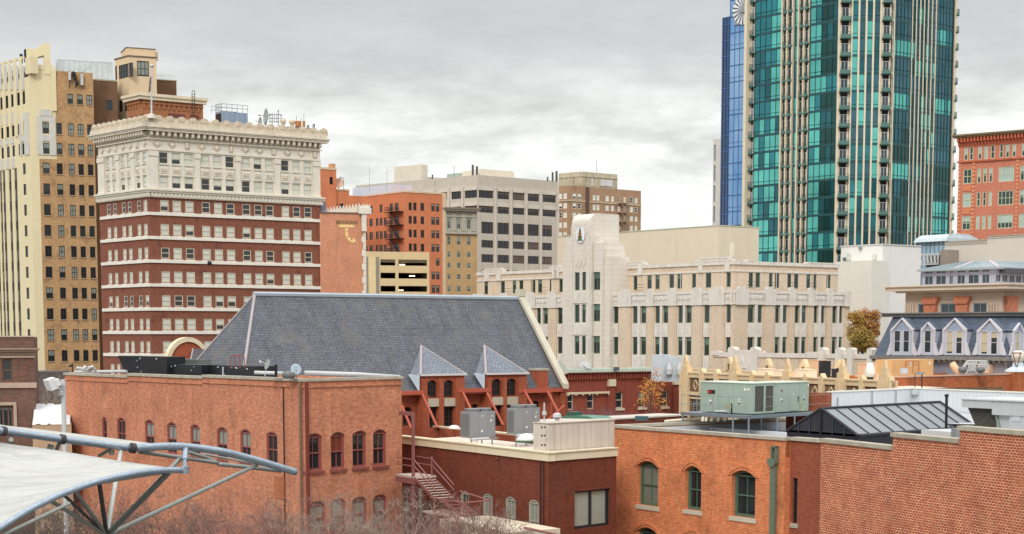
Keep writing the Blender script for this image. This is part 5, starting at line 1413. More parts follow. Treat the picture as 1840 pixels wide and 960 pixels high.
# ================================================================== white boxes on the right
def white_boxes():
	L, Rr = Frame(1582.5, 212, VL), Frame(1582.5, 212, 4900)
	root = thing('white_building', 'blank white and cream box shaped building in front of the green glass tower', 'building', L.P(0, 0))
	WL = plain('white_stucco', S(228, 226, 220), .85, var=.03, streak=.06); 
	zt = L.z(1582, 440.5); mb = MB(); shell(mb, L, Rr, L.u(1511, 460), Rr.u(1655, 460), 0, zt, drop=.3); mb.build('wall', WL, root)
	f = L.off(3.5); mb = MB(); mb.box(f, f.u(1498, 500), f.u(1566, 500), 0, f.z(1530, 469.5), -3.4, 0)
	g = Rr.off(1.5); mb.build('lower_wall', plain('off_white_stucco', S(224, 219, 207), .85, var=.03, streak=.08), root)
	mb = MB(); mb.box(L, L.u(1511, 450)-.1, .1, zt+.003, zt+.16, -.35, .1); mb.box(Rr, 0, Rr.u(1655, 450), zt+.004, zt+.157, -.35, .103); mb.pieces('coping', WPT, root)
	mb = MB(); q = L.u(1517, 460); mb.box(L, q, q+.75, L.z(1520, 469), L.z(1520, 463), .004, .3); mb.build('wall_vent', plain('grey_vent', S(110, 112, 110)), root)
	mb = MB(); q = L.u(1524, 460); mb.box(L, q, q+.45, L.z(1525, 469), L.z(1525, 455.5), .004, .35); q = L.u(1570, 460); mb.box(L, q, q+.5, L.z(1572, 467), L.z(1572, 457.5), .004, .35); mb.pieces('electrical_box', plain('pale_box', S(205, 204, 196)), root)
	c = L.P(L.u(1547.5, 446), L.z(1547.5, 446), .25); mb = MB(); mb.lathe(c, [(.1, -.25), (.25, 0), (.2, .2)], 8, axis=(0, -1, -.3)); mb.build('wall_lamp', STG, root)
	# second box
	A = Frame(1699, 226, VL)
	r2 = thing('cream_building', 'long low cream wall with a stepped top at the right, behind the grey metal roof', 'building', A.P(8, 0))
	CL_ = plain('grey_cream_stucco', S(214, 205, 192), .85, var=.03, streak=.06)
	mb = MB(); u1, u2, u3 = A.u(1698, 450), A.u(1773.5, 450), A.u(1900, 450)
	mb.box(A, u1, u2, 0, A.z(1740, 433.5), -12, 0); mb.box(A, u2+.002, u3, 0, A.z(1800, 424.2), -12, .02)
	mb.build('wall', CL_, r2)
	mb = MB()
	for k, y in enumerate((436, 438.5)): mb.box(A, u1, u2, A.z(1740, y+.5), A.z(1740, y), .004, .08)
	mb.box(A, u2, u3, A.z(1800, 427.6), A.z(1800, 427), .024, .1); mb.box(A, u1, u2, A.z(1740, 433.5)+.003, A.z(1740, 432.3), -.4, .12); mb.box(A, u2, u3, A.z(1800, 424.2)+.003, A.z(1800, 423), -.4, .14)
	mb.pieces('coping', plain('grey_coping', S(180, 172, 160)), r2)
	# domed glass pavilion
	P_ = Frame(1672, 232, VL)
	r3 = thing('glass_pavilion', 'rounded pale metal roof over blue glass walls, between the white box and the cream wall', 'pavilion', P_.P(0, 0))
	z0, z1, z2 = P_.z(1672, 456), P_.z(1672, 434.5), P_.z(1672, 419.5)
	a, b = P_.u(1641, 440), P_.u(1700, 440)
	mb = MB(); mb.box(P_, a+.3, b-.1, z0-6, z1, -8, -.6); mb.build('glass_wall', glassy('pale_blue_glass', S(160, 186, 205), .08), r3)
	mb = MB()
	prof = [(0, z1), (.25, z1+.5), (.9, z1+1.0), (1.9, z2-.12), (3.2, z2), (6, z2), (8, z1+.6), (8.6, z1)]
	n = len(prof)
	rings = []
	for j, (dd, zz) in enumerate(prof): rings.append(dd)
	for j in range(n-1):
		(d0, y0), (d1, y1) = prof[j], prof[j+1]
		i0 = min(d0*.8, 1.5); i1 = min(d1*.8, 1.5)
		mb.face([P_.P(a+i0, y0, -d0), P_.P(b-i0*.2, y0, -d0), P_.P(b-i1*.2, y1, -d1), P_.P(a+i1, y1, -d1)])
	L_ = [P_.P(a+min(d*.8, 1.5), zz, -d) for d, zz in prof]; mb.face(L_)
	R2_ = [P_.P(b-min(d*.8, 1.5)*.2, zz, -d) for d, zz in prof][::-1]; mb.face(R2_)
	mb.build('roof', plain('pale_zinc', S(196, 206, 208), .4, .3), r3)
	mb = MB()
	for k in range(8): x = a+.4+(b-a-.6)*k/7; mb.box(P_, x-.05, x+.05, z0-6, z1, -.59, -.5)
	mb.box(P_, a+.3, b-.1, z1-.5, z1-.4, -.59, -.52); mb.build('mullion', plain('grey_mullion', S(120, 135, 145), .5), r3)
	# white lattice railing in front of it
	Q = Frame(1672, 222, VL); r4 = thing('lattice_screen', 'white scrolled lattice screen below the rounded metal roof', 'screen', Q.P(0, 0))
	mb = MB(); a, b = Q.u(1654, 465), Q.u(1686, 465); y0, y1 = Q.z(1670, 476), Q.z(1670, 456)
	mb.box(Q, a, b, y1-.15, y1, -.1, .05); mb.box(Q, a, b, y0, y0+.12, -.1, .05)
	for k in range(6):
		x = a+(b-a)*k/5; mb.tube(Q.P(x, y0, 0), Q.P(x, y1, 0), .05)
		if k < 5:
			xm = x+(b-a)/10; pts = [Q.P(xm+(b-a)/13*math.cos(t), (y0+y1)/2+(y1-y0)*.38*math.sin(t), 0) for t in [math.pi*2*i/12 for i in range(13)]]
			mb.path(pts, .05, 5); mb.tube(Q.P(x, y0, 0), Q.P(x+(b-a)/5, y1, 0), .03)
	mb.build('lattice', WPT, r4)
	mb = MB(); mb.box(Q, a-.3, b+.2, y0-6, y1-.16, -3, -1.8); mb.box(Q, b-.1, b+1.2, y0-8, Q.z(1690, 449), -3, -.5, 1); mb.build('back_wall', [plain('dark_wall', S(58, 54, 52)), plain('taupe_wall', S(150, 138, 126))], r4)
white_boxes()

# ================================================================== clerestory building with balustrade cornice
def clerestory():
	L, Rr = Frame(1798, 168, VL), Frame(1798, 168, 4900)
	root = thing('corniced_building', 'pinkish beige building with a deep cornice, orange capitals and a grey metal roofed glass storey', 'building', L.P(0, 0))
	PB = plain('pinkish_beige_stone', S(206, 184, 164), .85, var=.06, streak=.12); z = lambda y: L.z(1798, y)
	uL, uR = L.u(1627, 540), Rr.u(1900, 540)
	zr = z(519.8); cols = [(1649.5,1662),(1690,1718.5),(1748.5,1773)]
	H = [(L.u(a, 550), L.u(b, 550), z(575), z(544)) for a, b in cols]
	mb = MB(); shell(mb, L, Rr, uL, uR, 0, zr, H, (), .3, drop=.05)
	for y in (526, 531, 536): mb.box(L, uL, .06, z(y+.6), z(y), .003, .06); mb.box(Rr, 0, uR, z(y+.6), z(y), .004, .063)
	mb.build('wall', PB, root)
	for h in H:
		w2 = Wins(root, [plain('blue_grey_frame', S(130, 155, 175), .5), GLG, BLG]); w2.add(L, *h, .28, .0, cols=1 if h[1]-h[0] < 1 else 2, rail=False, fw=.1); w2.build()
	mb = MB(); CS = plain('cornice_pink_cream', S(226, 206, 184), .75, streak=.12)
	for fr, a, b, s in ((L, uL-1.6, 1.6, 0), (Rr, -1.0, uR, .003)):
		mb.box(fr, a, b, zr+.004, z(512.5)+s, -.6, 1.5+s) if fr is L else mb.box(fr, a, b, zr+.007, z(512.5)+s, -.6, 1.5+s)
		mb.box(fr, a-.2, b+.2, z(512.4), z(510)+s, -.6, 1.75+s)
		mb.box(fr, a+.8, b-.8 if fr is L else b, z(523), zr, .004, .7)
	mb.build('cornice', CS, root)
	mb = MB(); OC = plain('orange_brick_capital', S(196, 122, 92), .85, var=.25, sc=2.5, streak=.2)
	for x0, x1 in ((1661.5,1688.5),(1718.5,1745.5)):
		a, b = L.u(x0, 545), L.u(x1, 545)
		mb.prism(L, [(a+.25, z(568)), (b-.25, z(568)), (b-.2, z(548)), (b, z(536)), (b, z(531.5)), (a, z(531.5)), (a, z(536)), (a+.2, z(548))], .07, .5)
		mb.prism(L, [(a+.15, z(545)), (b-.15, z(545)), (b-.05, z(538)), (a+.05, z(538))], .501, .66)
	a, b = Rr.u(1804, 545), Rr.u(1823.5, 545); mb.prism(Rr, [(a+.2, z(568)), (b-.2, z(568)), (b, z(538)), (b, z(532)), (a, z(532)), (a, z(538))], .07, .5)
	mb.pieces('capital', OC, root)
	mb = MB()
	for x0, x1 in ((1628,1645),(1776,1796)):
		for k in range(4): x = x0+(x1-x0)*k/4; mb.box(L, L.u(x, 550), L.u(x+2.6, 550), z(570), z(545), .07, .2)
	mb.pieces('fluted_pilaster', PB, root)
	# glass storey
	A, B = Frame(1787, 173, VL), Frame(1787, 173, 4900)
	GW = plain('lilac_grey_frame', S(178, 180, 196), .6, streak=.05)
	zz = lambda y: A.z(1787, y); a0 = A.u(1657, 495); b0 = B.u(1890, 495)
	H = []
	def addwin(fr, x0, x1, y0, y1): H.append((fr, fr.u(x0, 495), fr.u(x1, 495), zz(y1), zz(y0)))
	for x0, x1 in ((1661.6,1677),(1681.7,1700.5),(1705.5,1713),(1720,1734.5),(1740,1759.5),(1764.5,1778.5)): addwin(A, x0, x1, 483.5, 488.8); addwin(A, x0, x1, 492, 509)
	for x in (1789, 1801, 1813.5, 1825.5, 1838, 1850): addwin(B, x, x+9.5, 493, 507)
	mb = MB(); mb.grid(A, a0, 0, zz(516), zz(480.5), [h[1:] for h in H if h[0] is A], .15); mb.grid(B, 0, b0, zz(516), zz(480.5), [h[1:] for h in H if h[0] is B], .15)
	mb.build('glazed_storey', GW, root)
	ww = Wins(root, [GW, GLG, BLG])
	for h in H: ww.add(*h, .12, 0, cols=2, rail=False, fw=.07)
	ww.build()
	mb = MB(); mb.box(B, .5, b0, zz(491), zz(482.5), .004, .9); mb.build('dark_soffit', plain('dark_eave_board', S(84, 84, 88)), root)  # dark grey board under the right hand eave
	MT = plain('grey_standing_seam', S(168, 180, 184), .4, .3, var=.06, streak=.1)
	def P3(fr, u, y, d): return fr.P(u, y, d)
	ze, zr2 = zz(480.3), zz(466.2); ov = .7; run = 3.2
	Ae, Ce, Be = A.P(a0-.2, ze, ov), None, B.P(b0, ze, ov)
	Cc = isect(A.off(ov), B.off(ov)); Ce = Vector((Cc.x, Cc.y, ze))
	Cr_ = isect(A.off(-run), B.off(-run)); Cr = Vector((Cr_.x, Cr_.y, zr2))
	Ar = A.P(a0+run*.9, zr2, -run); Br = B.P(b0, zr2, -run)
	mb = MB(); mb.face([Ae, Ce, Cr, Ar]); mb.face([Ce, Be, Br, Cr])
	Al = A.P(a0-.2, ze, -8); mb.face([Al, Ae, Ar]); 
	far = Ar+(Br-Cr); mb.face([Ar, Cr, Br, far])
	dn = Vector((0, 0, .22))
	mb.face([Ae-dn, Ce-dn, Ce, Ae]); mb.face([Ce-dn, Be-dn, Be, Ce]); mb.face([Ae-dn, A.P(a0, ze, -3)-dn, Cc.lerp(Cr_, .6)*1.0 if False else Vector((Cr_.x, Cr_.y, ze))-dn, B.P(b0, ze, -3)-dn, Be-dn, Ce-dn])
	for k in range(19):
		t = (k+.5)/19; p, q = Ae.lerp(Ce, t), Ar.lerp(Cr, t); mb.tube(p+Vector((0,0,.03)), q+Vector((0,0,.03)), .045, n=4)
	for k in range(12):
		t = (k+.5)/12; p, q = Ce.lerp(Be, t), Cr.lerp(Br, t); mb.tube(p+Vector((0,0,.03)), q+Vector((0,0,.03)), .045, n=4)
	mb.build('metal_roof', MT, root)
	mb = MB(); mb.tube(Ce, Cr, .14, n=6); m_ = Ae.lerp(Ce, .48); m2 = Ar.lerp(Cr, .42); mb.tube(m_, m2, .1, n=6); mb.build('hip_capping', plain('pinkish_hip_cap', S(214, 200, 200), .5), root)
clerestory()

# ================================================================== mansard building
def mansard():
	L, Rr = Frame(1811, 135, VL), Frame(1811, 135, 4900)
	root = thing('mansard_building', 'blue grey slate mansard roof with five white gabled dormers', 'building', L.P(0, 0))
	z = lambda y: L.z(1811, y)
	uL = L.u(1570.5, 636); uR = Rr.u(1905, 636); z0, z1 = z(641.5), z(567.5); run = 1.35
	SLT = brick('blue_grey_slate', S(104, 114, 129), S(88, 98, 112), S(72, 80, 92), bw=.3, bh=.2, ms=.012, var=.08, mottle=.5, streak=.2)
	SL2 = plain('pale_slate_gable', S(150, 162, 182), .8)
	nl, nr = Vector((*L.n, 0)), Vector((*Rr.n, 0))
	C0 = L.P(0, z0); C1 = isect(L.off(-run), Rr.off(-run)); C1.z = z1
	A0 = L.P(uL, z0); A1 = L.P(uL+.95, z1, -run); B0 = Rr.P(uR, z0); B1 = Rr.P(uR, z1, -run)
	D0 = A0+(B0-C0); D1 = A1+(B1-C1)
	mb = MB(); mb.face([A0, C0, C1, A1]); mb.face([C0, B0, B1, C1]); mb.face([D0, A0, A1, D1]); mb.face([A1, C1, B1, D1], 1); mb.build('mansard_roof', [SLT, ROOFD], root)
	mb = MB(); W2 = plain('grey_painted_clapboard', S(140, 140, 150), .85, var=.06)
	zb = z0-.35
	mb.grid(L.off(-.3), uL+.3, -.3, 0, zb, (), .1); mb.grid(Rr.off(-.3), .3, uR, 0, zb, (), .1)
	a = L.off(-.3).P(uL+.3, 0); d = a+(B0-C0); mb.face([(d.x, d.y, 0), (a.x, a.y, 0), (a.x, a.y, zb), (d.x, d.y, zb)]); mb.build('wall', W2, root)
	mb = MB(); GU = plain('weathered_gutter', S(128, 124, 120), .7, var=.2, sc=1.5, streak=.3)
	mb.box(L, uL-.25, .35, z0-.32, z0-.003, -.6, .35); mb.box(Rr, -.3, uR, z0-.317, z0-.006, -.6, .353)
	for k in range(26): x = uL+(0-uL)*k/25; mb.box(L, x-.06, x+.06, z0-.5, z0-.325, -.2, .28)
	mb.build('gutter', GU, root)
	mb = MB(); l1, r1 = L.off(-run), Rr.off(-run); cu = -run+0
	CT = plain('grey_brown_crown', S(120, 118, 116), .7, streak=.2)
	ua = L.u(1579, 565)
	mb.box(l1, ua-.5, -run+.35, z1+.003, z(562), -.6, .3); mb.box(r1, -.2+run*0-(-run)*0+ -run+run-.1, uR, z1+.006, z(562)-.003, -.6, .303) if False else mb.box(Rr.off(-run), run-.35, uR, z1+.006, z(562)-.003, -.6, .3)
	mb.box(l1, ua-.6, -run+.5, z(561.9), z(559.6), -.6, .5); mb.box(Rr.off(-run), run-.6, uR, z(561.8), z(559.7), -.6, .497)
	mb.build('roof_crown', CT, root)
	WH = plain('white_dormer_paint', S(206, 202, 206), .6, streak=.08); 
	def dormer(fr, x0, x1, px, yp, ye, panes, yw0, yw1, ysc=620):
		f = fr.off(.06); u = lambda x: f.u(x, 610); zz = lambda y: f.z(px, y)
		dn = thing_part = bpy.data.objects.new('dormer', None); scn.collection.objects.link(dn); dn.parent = root
		a, b, m = u(x0), u(x1), u(px); zE, zP, zB = zz(ye), zz(yp), zz(ysc+18.5)
		# body
		mb = MB(); H = [(u(p), u(q), zz(yw1), zz(yw0)) for p, q in panes]
		mb.grid(f, a+.1, b-.1, zB, zE-.25, H, .14)
		mb.prism(f, [(a+.1, zE-.249), (b-.1, zE-.249), (m, zP-.3)], -1.5, -.01, 1)
		mb.face([f.P(a+.1, zB, -1.5), f.P(a+.1, zB, 0), f.P(a+.1, zE-.25, 0), f.P(a+.1, zE-.25, -1.5)]); mb.face([f.P(b-.1, zB, 0), f.P(b-.1, zB, -1.5), f.P(b-.1, zE-.25, -1.5), f.P(b-.1, zE-.25, 0)])
		mb.build('front', [plain('dormer_grey_white', S(184, 187, 198), .6), SL2], dn)
		# white raking boards, side boards and scrolled feet
		mb = MB(); t = .1
		mb.prism(f, [(a-.02, zE-.12), (a+.16, zE-.3), (m, zP-t*1.5), (m, zP)], -.1, .1); mb.prism(f, [(b-.16, zE-.3), (b+.02, zE-.12), (m+.002, zP), (m+.002, zP-t*1.5)], -.1, .103)
		rf = MB(); rf.prism(f, [(a, zE-.2), (m, zP-.1), (m, zP-.02), (a-.04, zE-.12)], -1.6, -.101); rf.prism(f, [(m, zP-.1), (b, zE-.2), (b+.04, zE-.12), (m, zP-.02)], -1.6, -.101); rf.build('roof', SLT, dn)
		zS = zz(ysc)
		mb.box(f, a, a+.1, zS-.8, zE-.2, -.1, .07); mb.box(f, b-.1, b, zS-.8, zE-.2, -.1, .07)
		for s, e in ((-1, a), (1, b)):
			pts = [(e, zB), (e+s*.42, zB), (e+s*.34, zB+.25), (e+s*.2, zB+.6), (e+s*.12, zB+.8), (e+s*.1, zB+1.0), (e, zB+1.1)]
			mb.prism(f, pts if s > 0 else pts[::-1], -.1, .05)
		mb.build('white_trim', WH, dn)
		w2 = Wins(dn, [WH, GL, plain('cream_blind', S(190, 180, 150), .6)])
		for i, h in enumerate(H): w2.add(f, *h, .13, 0 if x0 < 1690 else (1, 0, .9, .3)[(i+int(px)) % 4], fw=.05)
		w2.build()
	dormer(L, 1600.5, 1641.5, 1620.6, 571.3, 590, ((1606.4,1617.8),(1622.7,1633.8)), 593.5, 633)
	dormer(L, 1654.8, 1680.2, 1667, 578.8, 589.5, ((1660.8,1672.8),), 593.5, 634)
	dormer(L, 1694, 1736.8, 1714.9, 571.5, 590, ((1700.3,1712.2),(1717.5,1729)), 594.5, 636)
	dormer(L, 1755.5, 1800.3, 1778, 572.5, 592, ((1762.6,1774.8),(1780,1792.3)), 594.5, 637)
	dormer(Rr, 1820.5, 1839, 1830.8, 580, 592, ((1825.2,1832.5),), 596, 636)
mansard()
RVS = 1
# ================================================================== hall with the big slate roof
def arc_pts(u0, u1, zs, rise, n=8):
	"""points of a segmental arch from (u0,zs) to (u1,zs)"""
	w_ = (u1-u0)/2; r = (w_*w_+rise*rise)/(2*rise); cu, cz = (u0+u1)/2, zs+rise-r; a = math.asin(min(1, w_/r))
	return [(cu+r*math.sin(-a+2*a*i/n), cz+r*math.cos(-a+2*a*i/n)) for i in range(n+1)]
def arch_fill(mb, fr, u0, u1, zs, zt, rev, mat=0, d=0):
	"""brick corners that turn a square opening into a segmental one (zt = crown)"""
	p = arc_pts(u0, u1, zs, zt-zs); h = len(p)//2
	lh = [(u0, zt)]+p[:h+1]; rh = p[h:]+[(u1, zt)]
	for poly in (lh, rh):
		q = [x for i, x in enumerate(poly) if i == 0 or abs(x[0]-poly[i-1][0])+abs(x[1]-poly[i-1][1]) > 1e-5]
		q = q[::-1]
		mb.prism(fr, q, d-rev, d-.0015, mat)
def hood(mb, fr, u0, u1, zs, zt, t, d0, d1, mat=0):
	p = arc_pts(u0, u1, zs, zt-zs, 10); q = arc_pts(u0-t, u1+t, zs, zt-zs+t, 10)
	for i in range(10): mb.prism(fr, [p[i], p[i+1], q[i+1], q[i]][::-1] if False else [p[i], p[i+1], q[i+1], q[i]][::-1], d0, d1, mat)
def arched_window(parent, fr, u0, u1, z0, zs, zt, rev, frame_m, glass, blind_m, bl=0, cols=2, fw=.09, sill=None, sill_m=None):
	"""window > pane, sill ; segmental head between zs and zt"""
	g = -rev; mb = MB(); P = fr.P
	o1, i1 = arc_pts(u0, u1, zs, zt-zs, 8), arc_pts(u0+fw, u1-fw, zs-.02, zt-zs-fw+.02, 8)
	for i in range(8): mb.prism(fr, [o1[i], i1[i], i1[i+1], o1[i+1]], g, g+.1)
	mb.box(fr, u0, u0+fw, z0, zs, g, g+.1); mb.box(fr, u1-fw, u1, z0, zs, g, g+.1); mb.box(fr, u0+fw, u1-fw, z0, z0+fw*1.2, g, g+.1)
	zm = (z0+zs)/2+.05
	mb.box(fr, u0+fw, u1-fw, zs-.04, zs+.03, g, g+.08)
	mb.box(fr, u0+fw, u1-fw, zm-.035, zm+.035, g, g+.085)
	ui, uj = u0+fw, u1-fw
	for a, b in ((ui, ui+.05), (uj-.05, uj)): mb.box(fr, a, b, z0+fw, zs-.04, g+.001, g+.06)
	for k in range(1, cols): x = ui+(uj-ui)*k/cols; mb.box(fr, x-.02, x+.02, z0+fw, zs-.05, g+.001, g+.05)
	w_ = mb.build('window', frame_m, parent)
	pm = MB(); zb = zt-(zt-z0)*bl
	full = [(u0+.02, z0)]+[(u1-.02, z0)]+arc_pts(u0+.02, u1-.02, zs, zt-zs-.02, 8)[::-1]
	pm.prism(fr, full, g-.03, g-.004)
	pm.build('pane', blind_m if bl >= 1 else glass, w_)
	if 0 < bl < 1:
		M1('box', fr, u0+fw, u1-fw, zm, zs, g-.003, g+.008).build('blind', blind_m, w_)
	if sill:
		M1('box', fr, u0-sill[0], u1+sill[0], z0-sill[1], z0-.003, -rev+.01, sill[2]).build('sill', sill_m, w_)
	return w_
def slate_hall():
	F = Frame(1015, 121, 4900)
	root = thing('slate_roofed_hall', 'red brick hall with a huge hipped grey slate roof and two triangular roofed dormers', 'building', F.P(-10, 0))
	ze = F.z(1015, 696)
	# ridge setback so the gable leans as in the photo
	s = 4.0
	for _ in range(120): s += -.03 if F.off(-s).uz(938, 537)[0] > 0 else .03
	zr = F.off(-s).z(938, 537.5)
	ul = F.u(432, 712); ulr = F.off(-s).u(458, 535)
	SL = brick('grey_slate', S(116, 119, 125), S(86, 89, 95), S(64, 67, 73), bw=.32, bh=.21, ms=.02, var=.13, sc=.6, mottle=.55, streak=.32, blot=S(112, 108, 98), blotsc=.4, rough=.75)
	LD = plain('pinkish_lead_flashing', S(172, 162, 162), .6, streak=.2)
	RB = brick('deep_red_orange_brick', S(186, 92, 52), S(156, 72, 42), S(156, 90, 64), k=.9, var=.12, mottle=.5, streak=.15)
	E0, E1 = F.P(ul, ze), F.P(0, ze); R0, R1 = F.P(ulr, zr, -s), F.P(0, zr, -s); B0, B1 = F.P(ul, ze, -2*s), F.P(0, ze, -2*s)
	mb = MB(); mb.face([E0, E1, R1, R0]); mb.face([B0, E0, R0]); mb.face([B1, B0, R0, R1]); mb.build('roof', SL, root)
	mb = MB()
	def strip(a, b, w_, m=0, up=.05):
		a, b = Vector(a), Vector(b); mb.tube(a+Vector((0, 0, up)), b+Vector((0, 0, up)), w_, n=6)
	strip(R0+(R0-R1).normalized()*.1, R1, .17)
	for k in range(66):
		p = R0.lerp(R1, (k+.5)/66); mb.tube(p+Vector((0, 0, .0)), p+Vector((.02, 0, .24)), .05, n=5)
	mb.build('ridge_capping', plain('pale_grey_ridge_tile', S(170, 180, 188), .6), root)
	mb = MB(); strip(R0, E0, .11); strip(R0, B0, .08); mb.build('hip_capping', LD, root)
	# cream coping of the right hand gable, gable wall
	mb = MB(); G = F.side(0)
	pts = lambda o, t: [(-.35, ze-.1+t), (s, zr+.1+t), (2*s+.3, ze-.1+t)]
	a = pts(0, 0); b = pts(0, .38)
	mb.prism(G, [a[0], a[1], b[1], b[0]][::1], -.42, .12); mb.prism(G, [a[1], a[2], b[2], b[1]], -.42, .12)
	mb.box(G, s-.3, s+.3, zr+.2, zr+.75, -.43, .13)
	mb.build('gable_coping', plain('cream_coping_stone', S(200, 193, 172), .8, streak=.25), root)
	mb = MB(); mb.prism(G, [(0.0, 0), (2*s, 0), (2*s, ze), (s, zr), (0.0, ze)], -.35, .05, 0)
	# front wall
	zw = lambda x, y: F.z(x, y); fw_ = F.off(-.25)
	d1 = (F.u(752, 700), F.u(829.5, 700)); d2 = (F.u(869, 700), F.u(941, 700))
	hs = []
	def hole(x0, x1, y0, y1): h = (fw_.u(x0, (y0+y1)/2), fw_.u(x1, (y0+y1)/2), fw_.z((x0+x1)/2, y1), fw_.z((x0+x1)/2, y0)); hs.append(h); return h
	low = [hole(724, 741, 731, 765), hole(845.5, 860, 725.5, 760), hole(955, 968.5, 720, 752)]
	mb.grid(fw_, ul, 0, 0, ze-.05, hs, .3)
	pB = fw_.P(ul, 0); pC = F.P(ul, 0, -2*s); pD = F.P(0, 0, -2*s)
	mb.face([(pC.x, pC.y, 0), (pB.x, pB.y, 0), (pB.x, pB.y, ze), (pC.x, pC.y, ze)]); mb.face([(pD.x, pD.y, 0), (pC.x, pC.y, 0), (pC.x, pC.y, ze), (pD.x, pD.y, ze)])
	mb.build('wall', RB, root)
	BW = plain('dark_window_frame', S(70, 44, 36), .6, streak=0)
	af = MB()
	for h in low: arch_fill(af, fw_, h[0], h[1], h[3]-.35, h[3], .3); arched_window(root, fw_, h[0], h[1], h[2], h[3]-.35, h[3], .25, BW, GL, BLG)
	af.build('arch_brickwork', RB, root)
	STN = plain('pale_stone_panel', S(190, 178, 156), .85, streak=.2); RS = plain('red_oxide_steel', S(186, 92, 70), .6, var=.1)
	fo = F.off(.35)
	for (a, b), xs, ye in ((d1, ((767.5,786),(797,815.5)), 673.5), (d2, ((883,901.5),(910,928.5)), 671.5)):
		dn = bpy.data.objects.new('wall_dormer', None); scn.collection.objects.link(dn); dn.parent = root
		zt = F.z((754+829)/2 if a == d1[0] else 905, ye)
		hh = []; mbd = MB()
		xm = 791 if a == d1[0] else 905; dy = 0 if a == d1[0] else -2.5
		for x0, x1 in xs:
			for y0, y1 in ((683, 714.5), (731, 768)): hh.append((fo.u(x0, 700), fo.u(x1, 700), fo.z(xm, y1+dy), fo.z(xm, y0+dy)))
		mbd.grid(fo, a, b, 0, zt, hh, .35)
		for e, sgn in ((a, 1), (b, -1)):
			p0, p1 = fo.P(e, 0, 0), fo.P(e, 0, -3); q = [(p0.x, p0.y, 0), (p1.x, p1.y, 0), (p1.x, p1.y, zt), (p0.x, p0.y, zt)]
			mbd.face(q[::-1] if sgn > 0 else q)
		for h in hh:
			if h[3] > ze: arch_fill(mbd, fo, h[0], h[1], h[3]-.3, h[3], .33)
		# brick piers beside the openings
		ed = [a]+sorted({x for h in hh for x in h[:2]})+[b]
		for k in (0, 2, 4): mbd.box(fo, ed[k]+.06, ed[k+1]-.06, .1, zt-.25, .002, .14)
		mbd.build('front_wall', RB, dn)
		for h in hh:
			if h[3] > ze: arched_window(dn, fo, h[0], h[1], h[2], h[3]-.3, h[3], .28, BW, GL, BLG, cols=3)
			else: ww = Wins(dn, [BW, GL, BLG]); ww.add(fo, *h, .26, 0, cols=3, rows=4, fw=.06); ww.build()
		mb = MB()
		for k in (0, 2): h = hh[k]; mb.box(fo, h[0]-.02, h[1]+.02, h[2]-.62, h[2]-.06, .003, .16)
		mb.pieces('stone_panel', STN, dn)
		um = (a+b)/2; sl = (zr-ze)/s
		dep = 2.45; za = ze+sl*dep
		ov = .12; A_, B_ = fo.P(a-ov, zt, ov), fo.P(b+ov, zt, ov); AP = F.P(um, za+.08, -dep)
		Al, Br = F.P(a-ov, zt, -(zt-ze)/sl), F.P(b+ov, zt, -(zt-ze)/sl)
		mb = MB(); mb.face([A_, B_, AP]); mb.face([Al, A_, AP]); mb.face([B_, Br, AP]); mb.build('roof', brick('tilt_lit_slate', S(140, 146, 154), S(116, 122, 130), S(82, 86, 94), bw=.32, bh=.21, ms=.02, var=.1, mottle=.5, streak=.2), dn)  # slate colour lightened for the light these tilted planes catch
		mb = MB(); mb.tube(A_, AP, .1, n=6); mb.build('hip_capping', LD, dn)
		mb = MB(); mb.tube(B_, AP, .06, n=6); mb.build('hip_capping', LD, dn)
		mb = MB(); mb.box(fo, a-ov, b+ov, zt-.06, zt+.07, -.2, ov+.08); mb.build('gutter', plain('white_gutter', S(214, 208, 202), .5), dn)
		mb = MB(); p = F.P(a-ov-.1, zt, .1); mb.face([F.P(a-.65, zt+.02, -.3), F.P(a-.12, ze-.1, .3), F.P(a-.12, zt-.02, .35)]); mb.face([F.P(a-.65, zt+.02, -.3), F.P(a-.12, zt-.02, .35), F.P(a-.12, zt+.04, -1.0)]); mb.build('side_flashing', plain('pale_blue_flashing', S(190, 205, 214), .5), dn)
	# chimney
	mb = MB(); c0, c1 = F.u(966, 680), F.u(985, 680); zc_ = F.z(975, 666); mb.box(F, c0, c1, ze-.5, zc_, -1.0, .0); mb.build('chimney', RB, root)
	mb = MB(); mb.box(F, c0-.06, c1+.06, zc_+.003, zc_+.16, -1.06, .06); mb.build('chimney_cap', COP, root)
	# eaves beams, posts and raking struts in red steel
	mb = MB(); fs = F.off(.55)
	for x0, x1, y in ((716, 763, 706), (822, 881, 701.5), (933, 992, 702.5)): u0, u1 = fs.u(x0, y), fs.u(x1, y); mb.box(fs, u0, u1, fs.z((x0+x1)/2, y+3.5), fs.z((x0+x1)/2, y-3.5), -.2, 0)
	for p, q in ((ul, d1[0]-.05), (d1[1]+.05, d2[0]-.05), (d2[1]+.05, 0)): mb.box(F, p, q, ze-.32, ze-.03, -.2, .12)
	mb.pieces('steel_beam', RS, root)
	for x in (758, 764, 821.5, 826, 876, 933, 938, 984.5):
		u = F.u(x, 730); M1('box', F.off(.42), u-.07, u+.07, 0, ze-.35, -.14, 0).build('steel_post', RS, root)
	for x0, y0, x1, y1 in ((759, 709, 786.5, 769), (722, 729, 739, 770), (832, 706, 846, 735), (875, 706, 904, 764), (942, 702, 958, 730), (983.5, 703, 1011, 757), (1014, 729, 982, 757)):
		if x0 > x1: p0 = fs.P(fs.u(x0, y0), fs.z(x0, y0), 0); p1 = fs.P(fs.u(x1, y1), fs.z(x1, y1), 0)
		else: p0 = fs.P(fs.u(x0, y0), fs.z(x0, y0), 0); f9 = F.off(2.2); p1 = f9.P(f9.u(x1, y1), f9.z(x1, y1), 0)
		mb = MB(); mb.tube(p0, p1, .09, n=6); mb.build('raking_strut', RS, root)
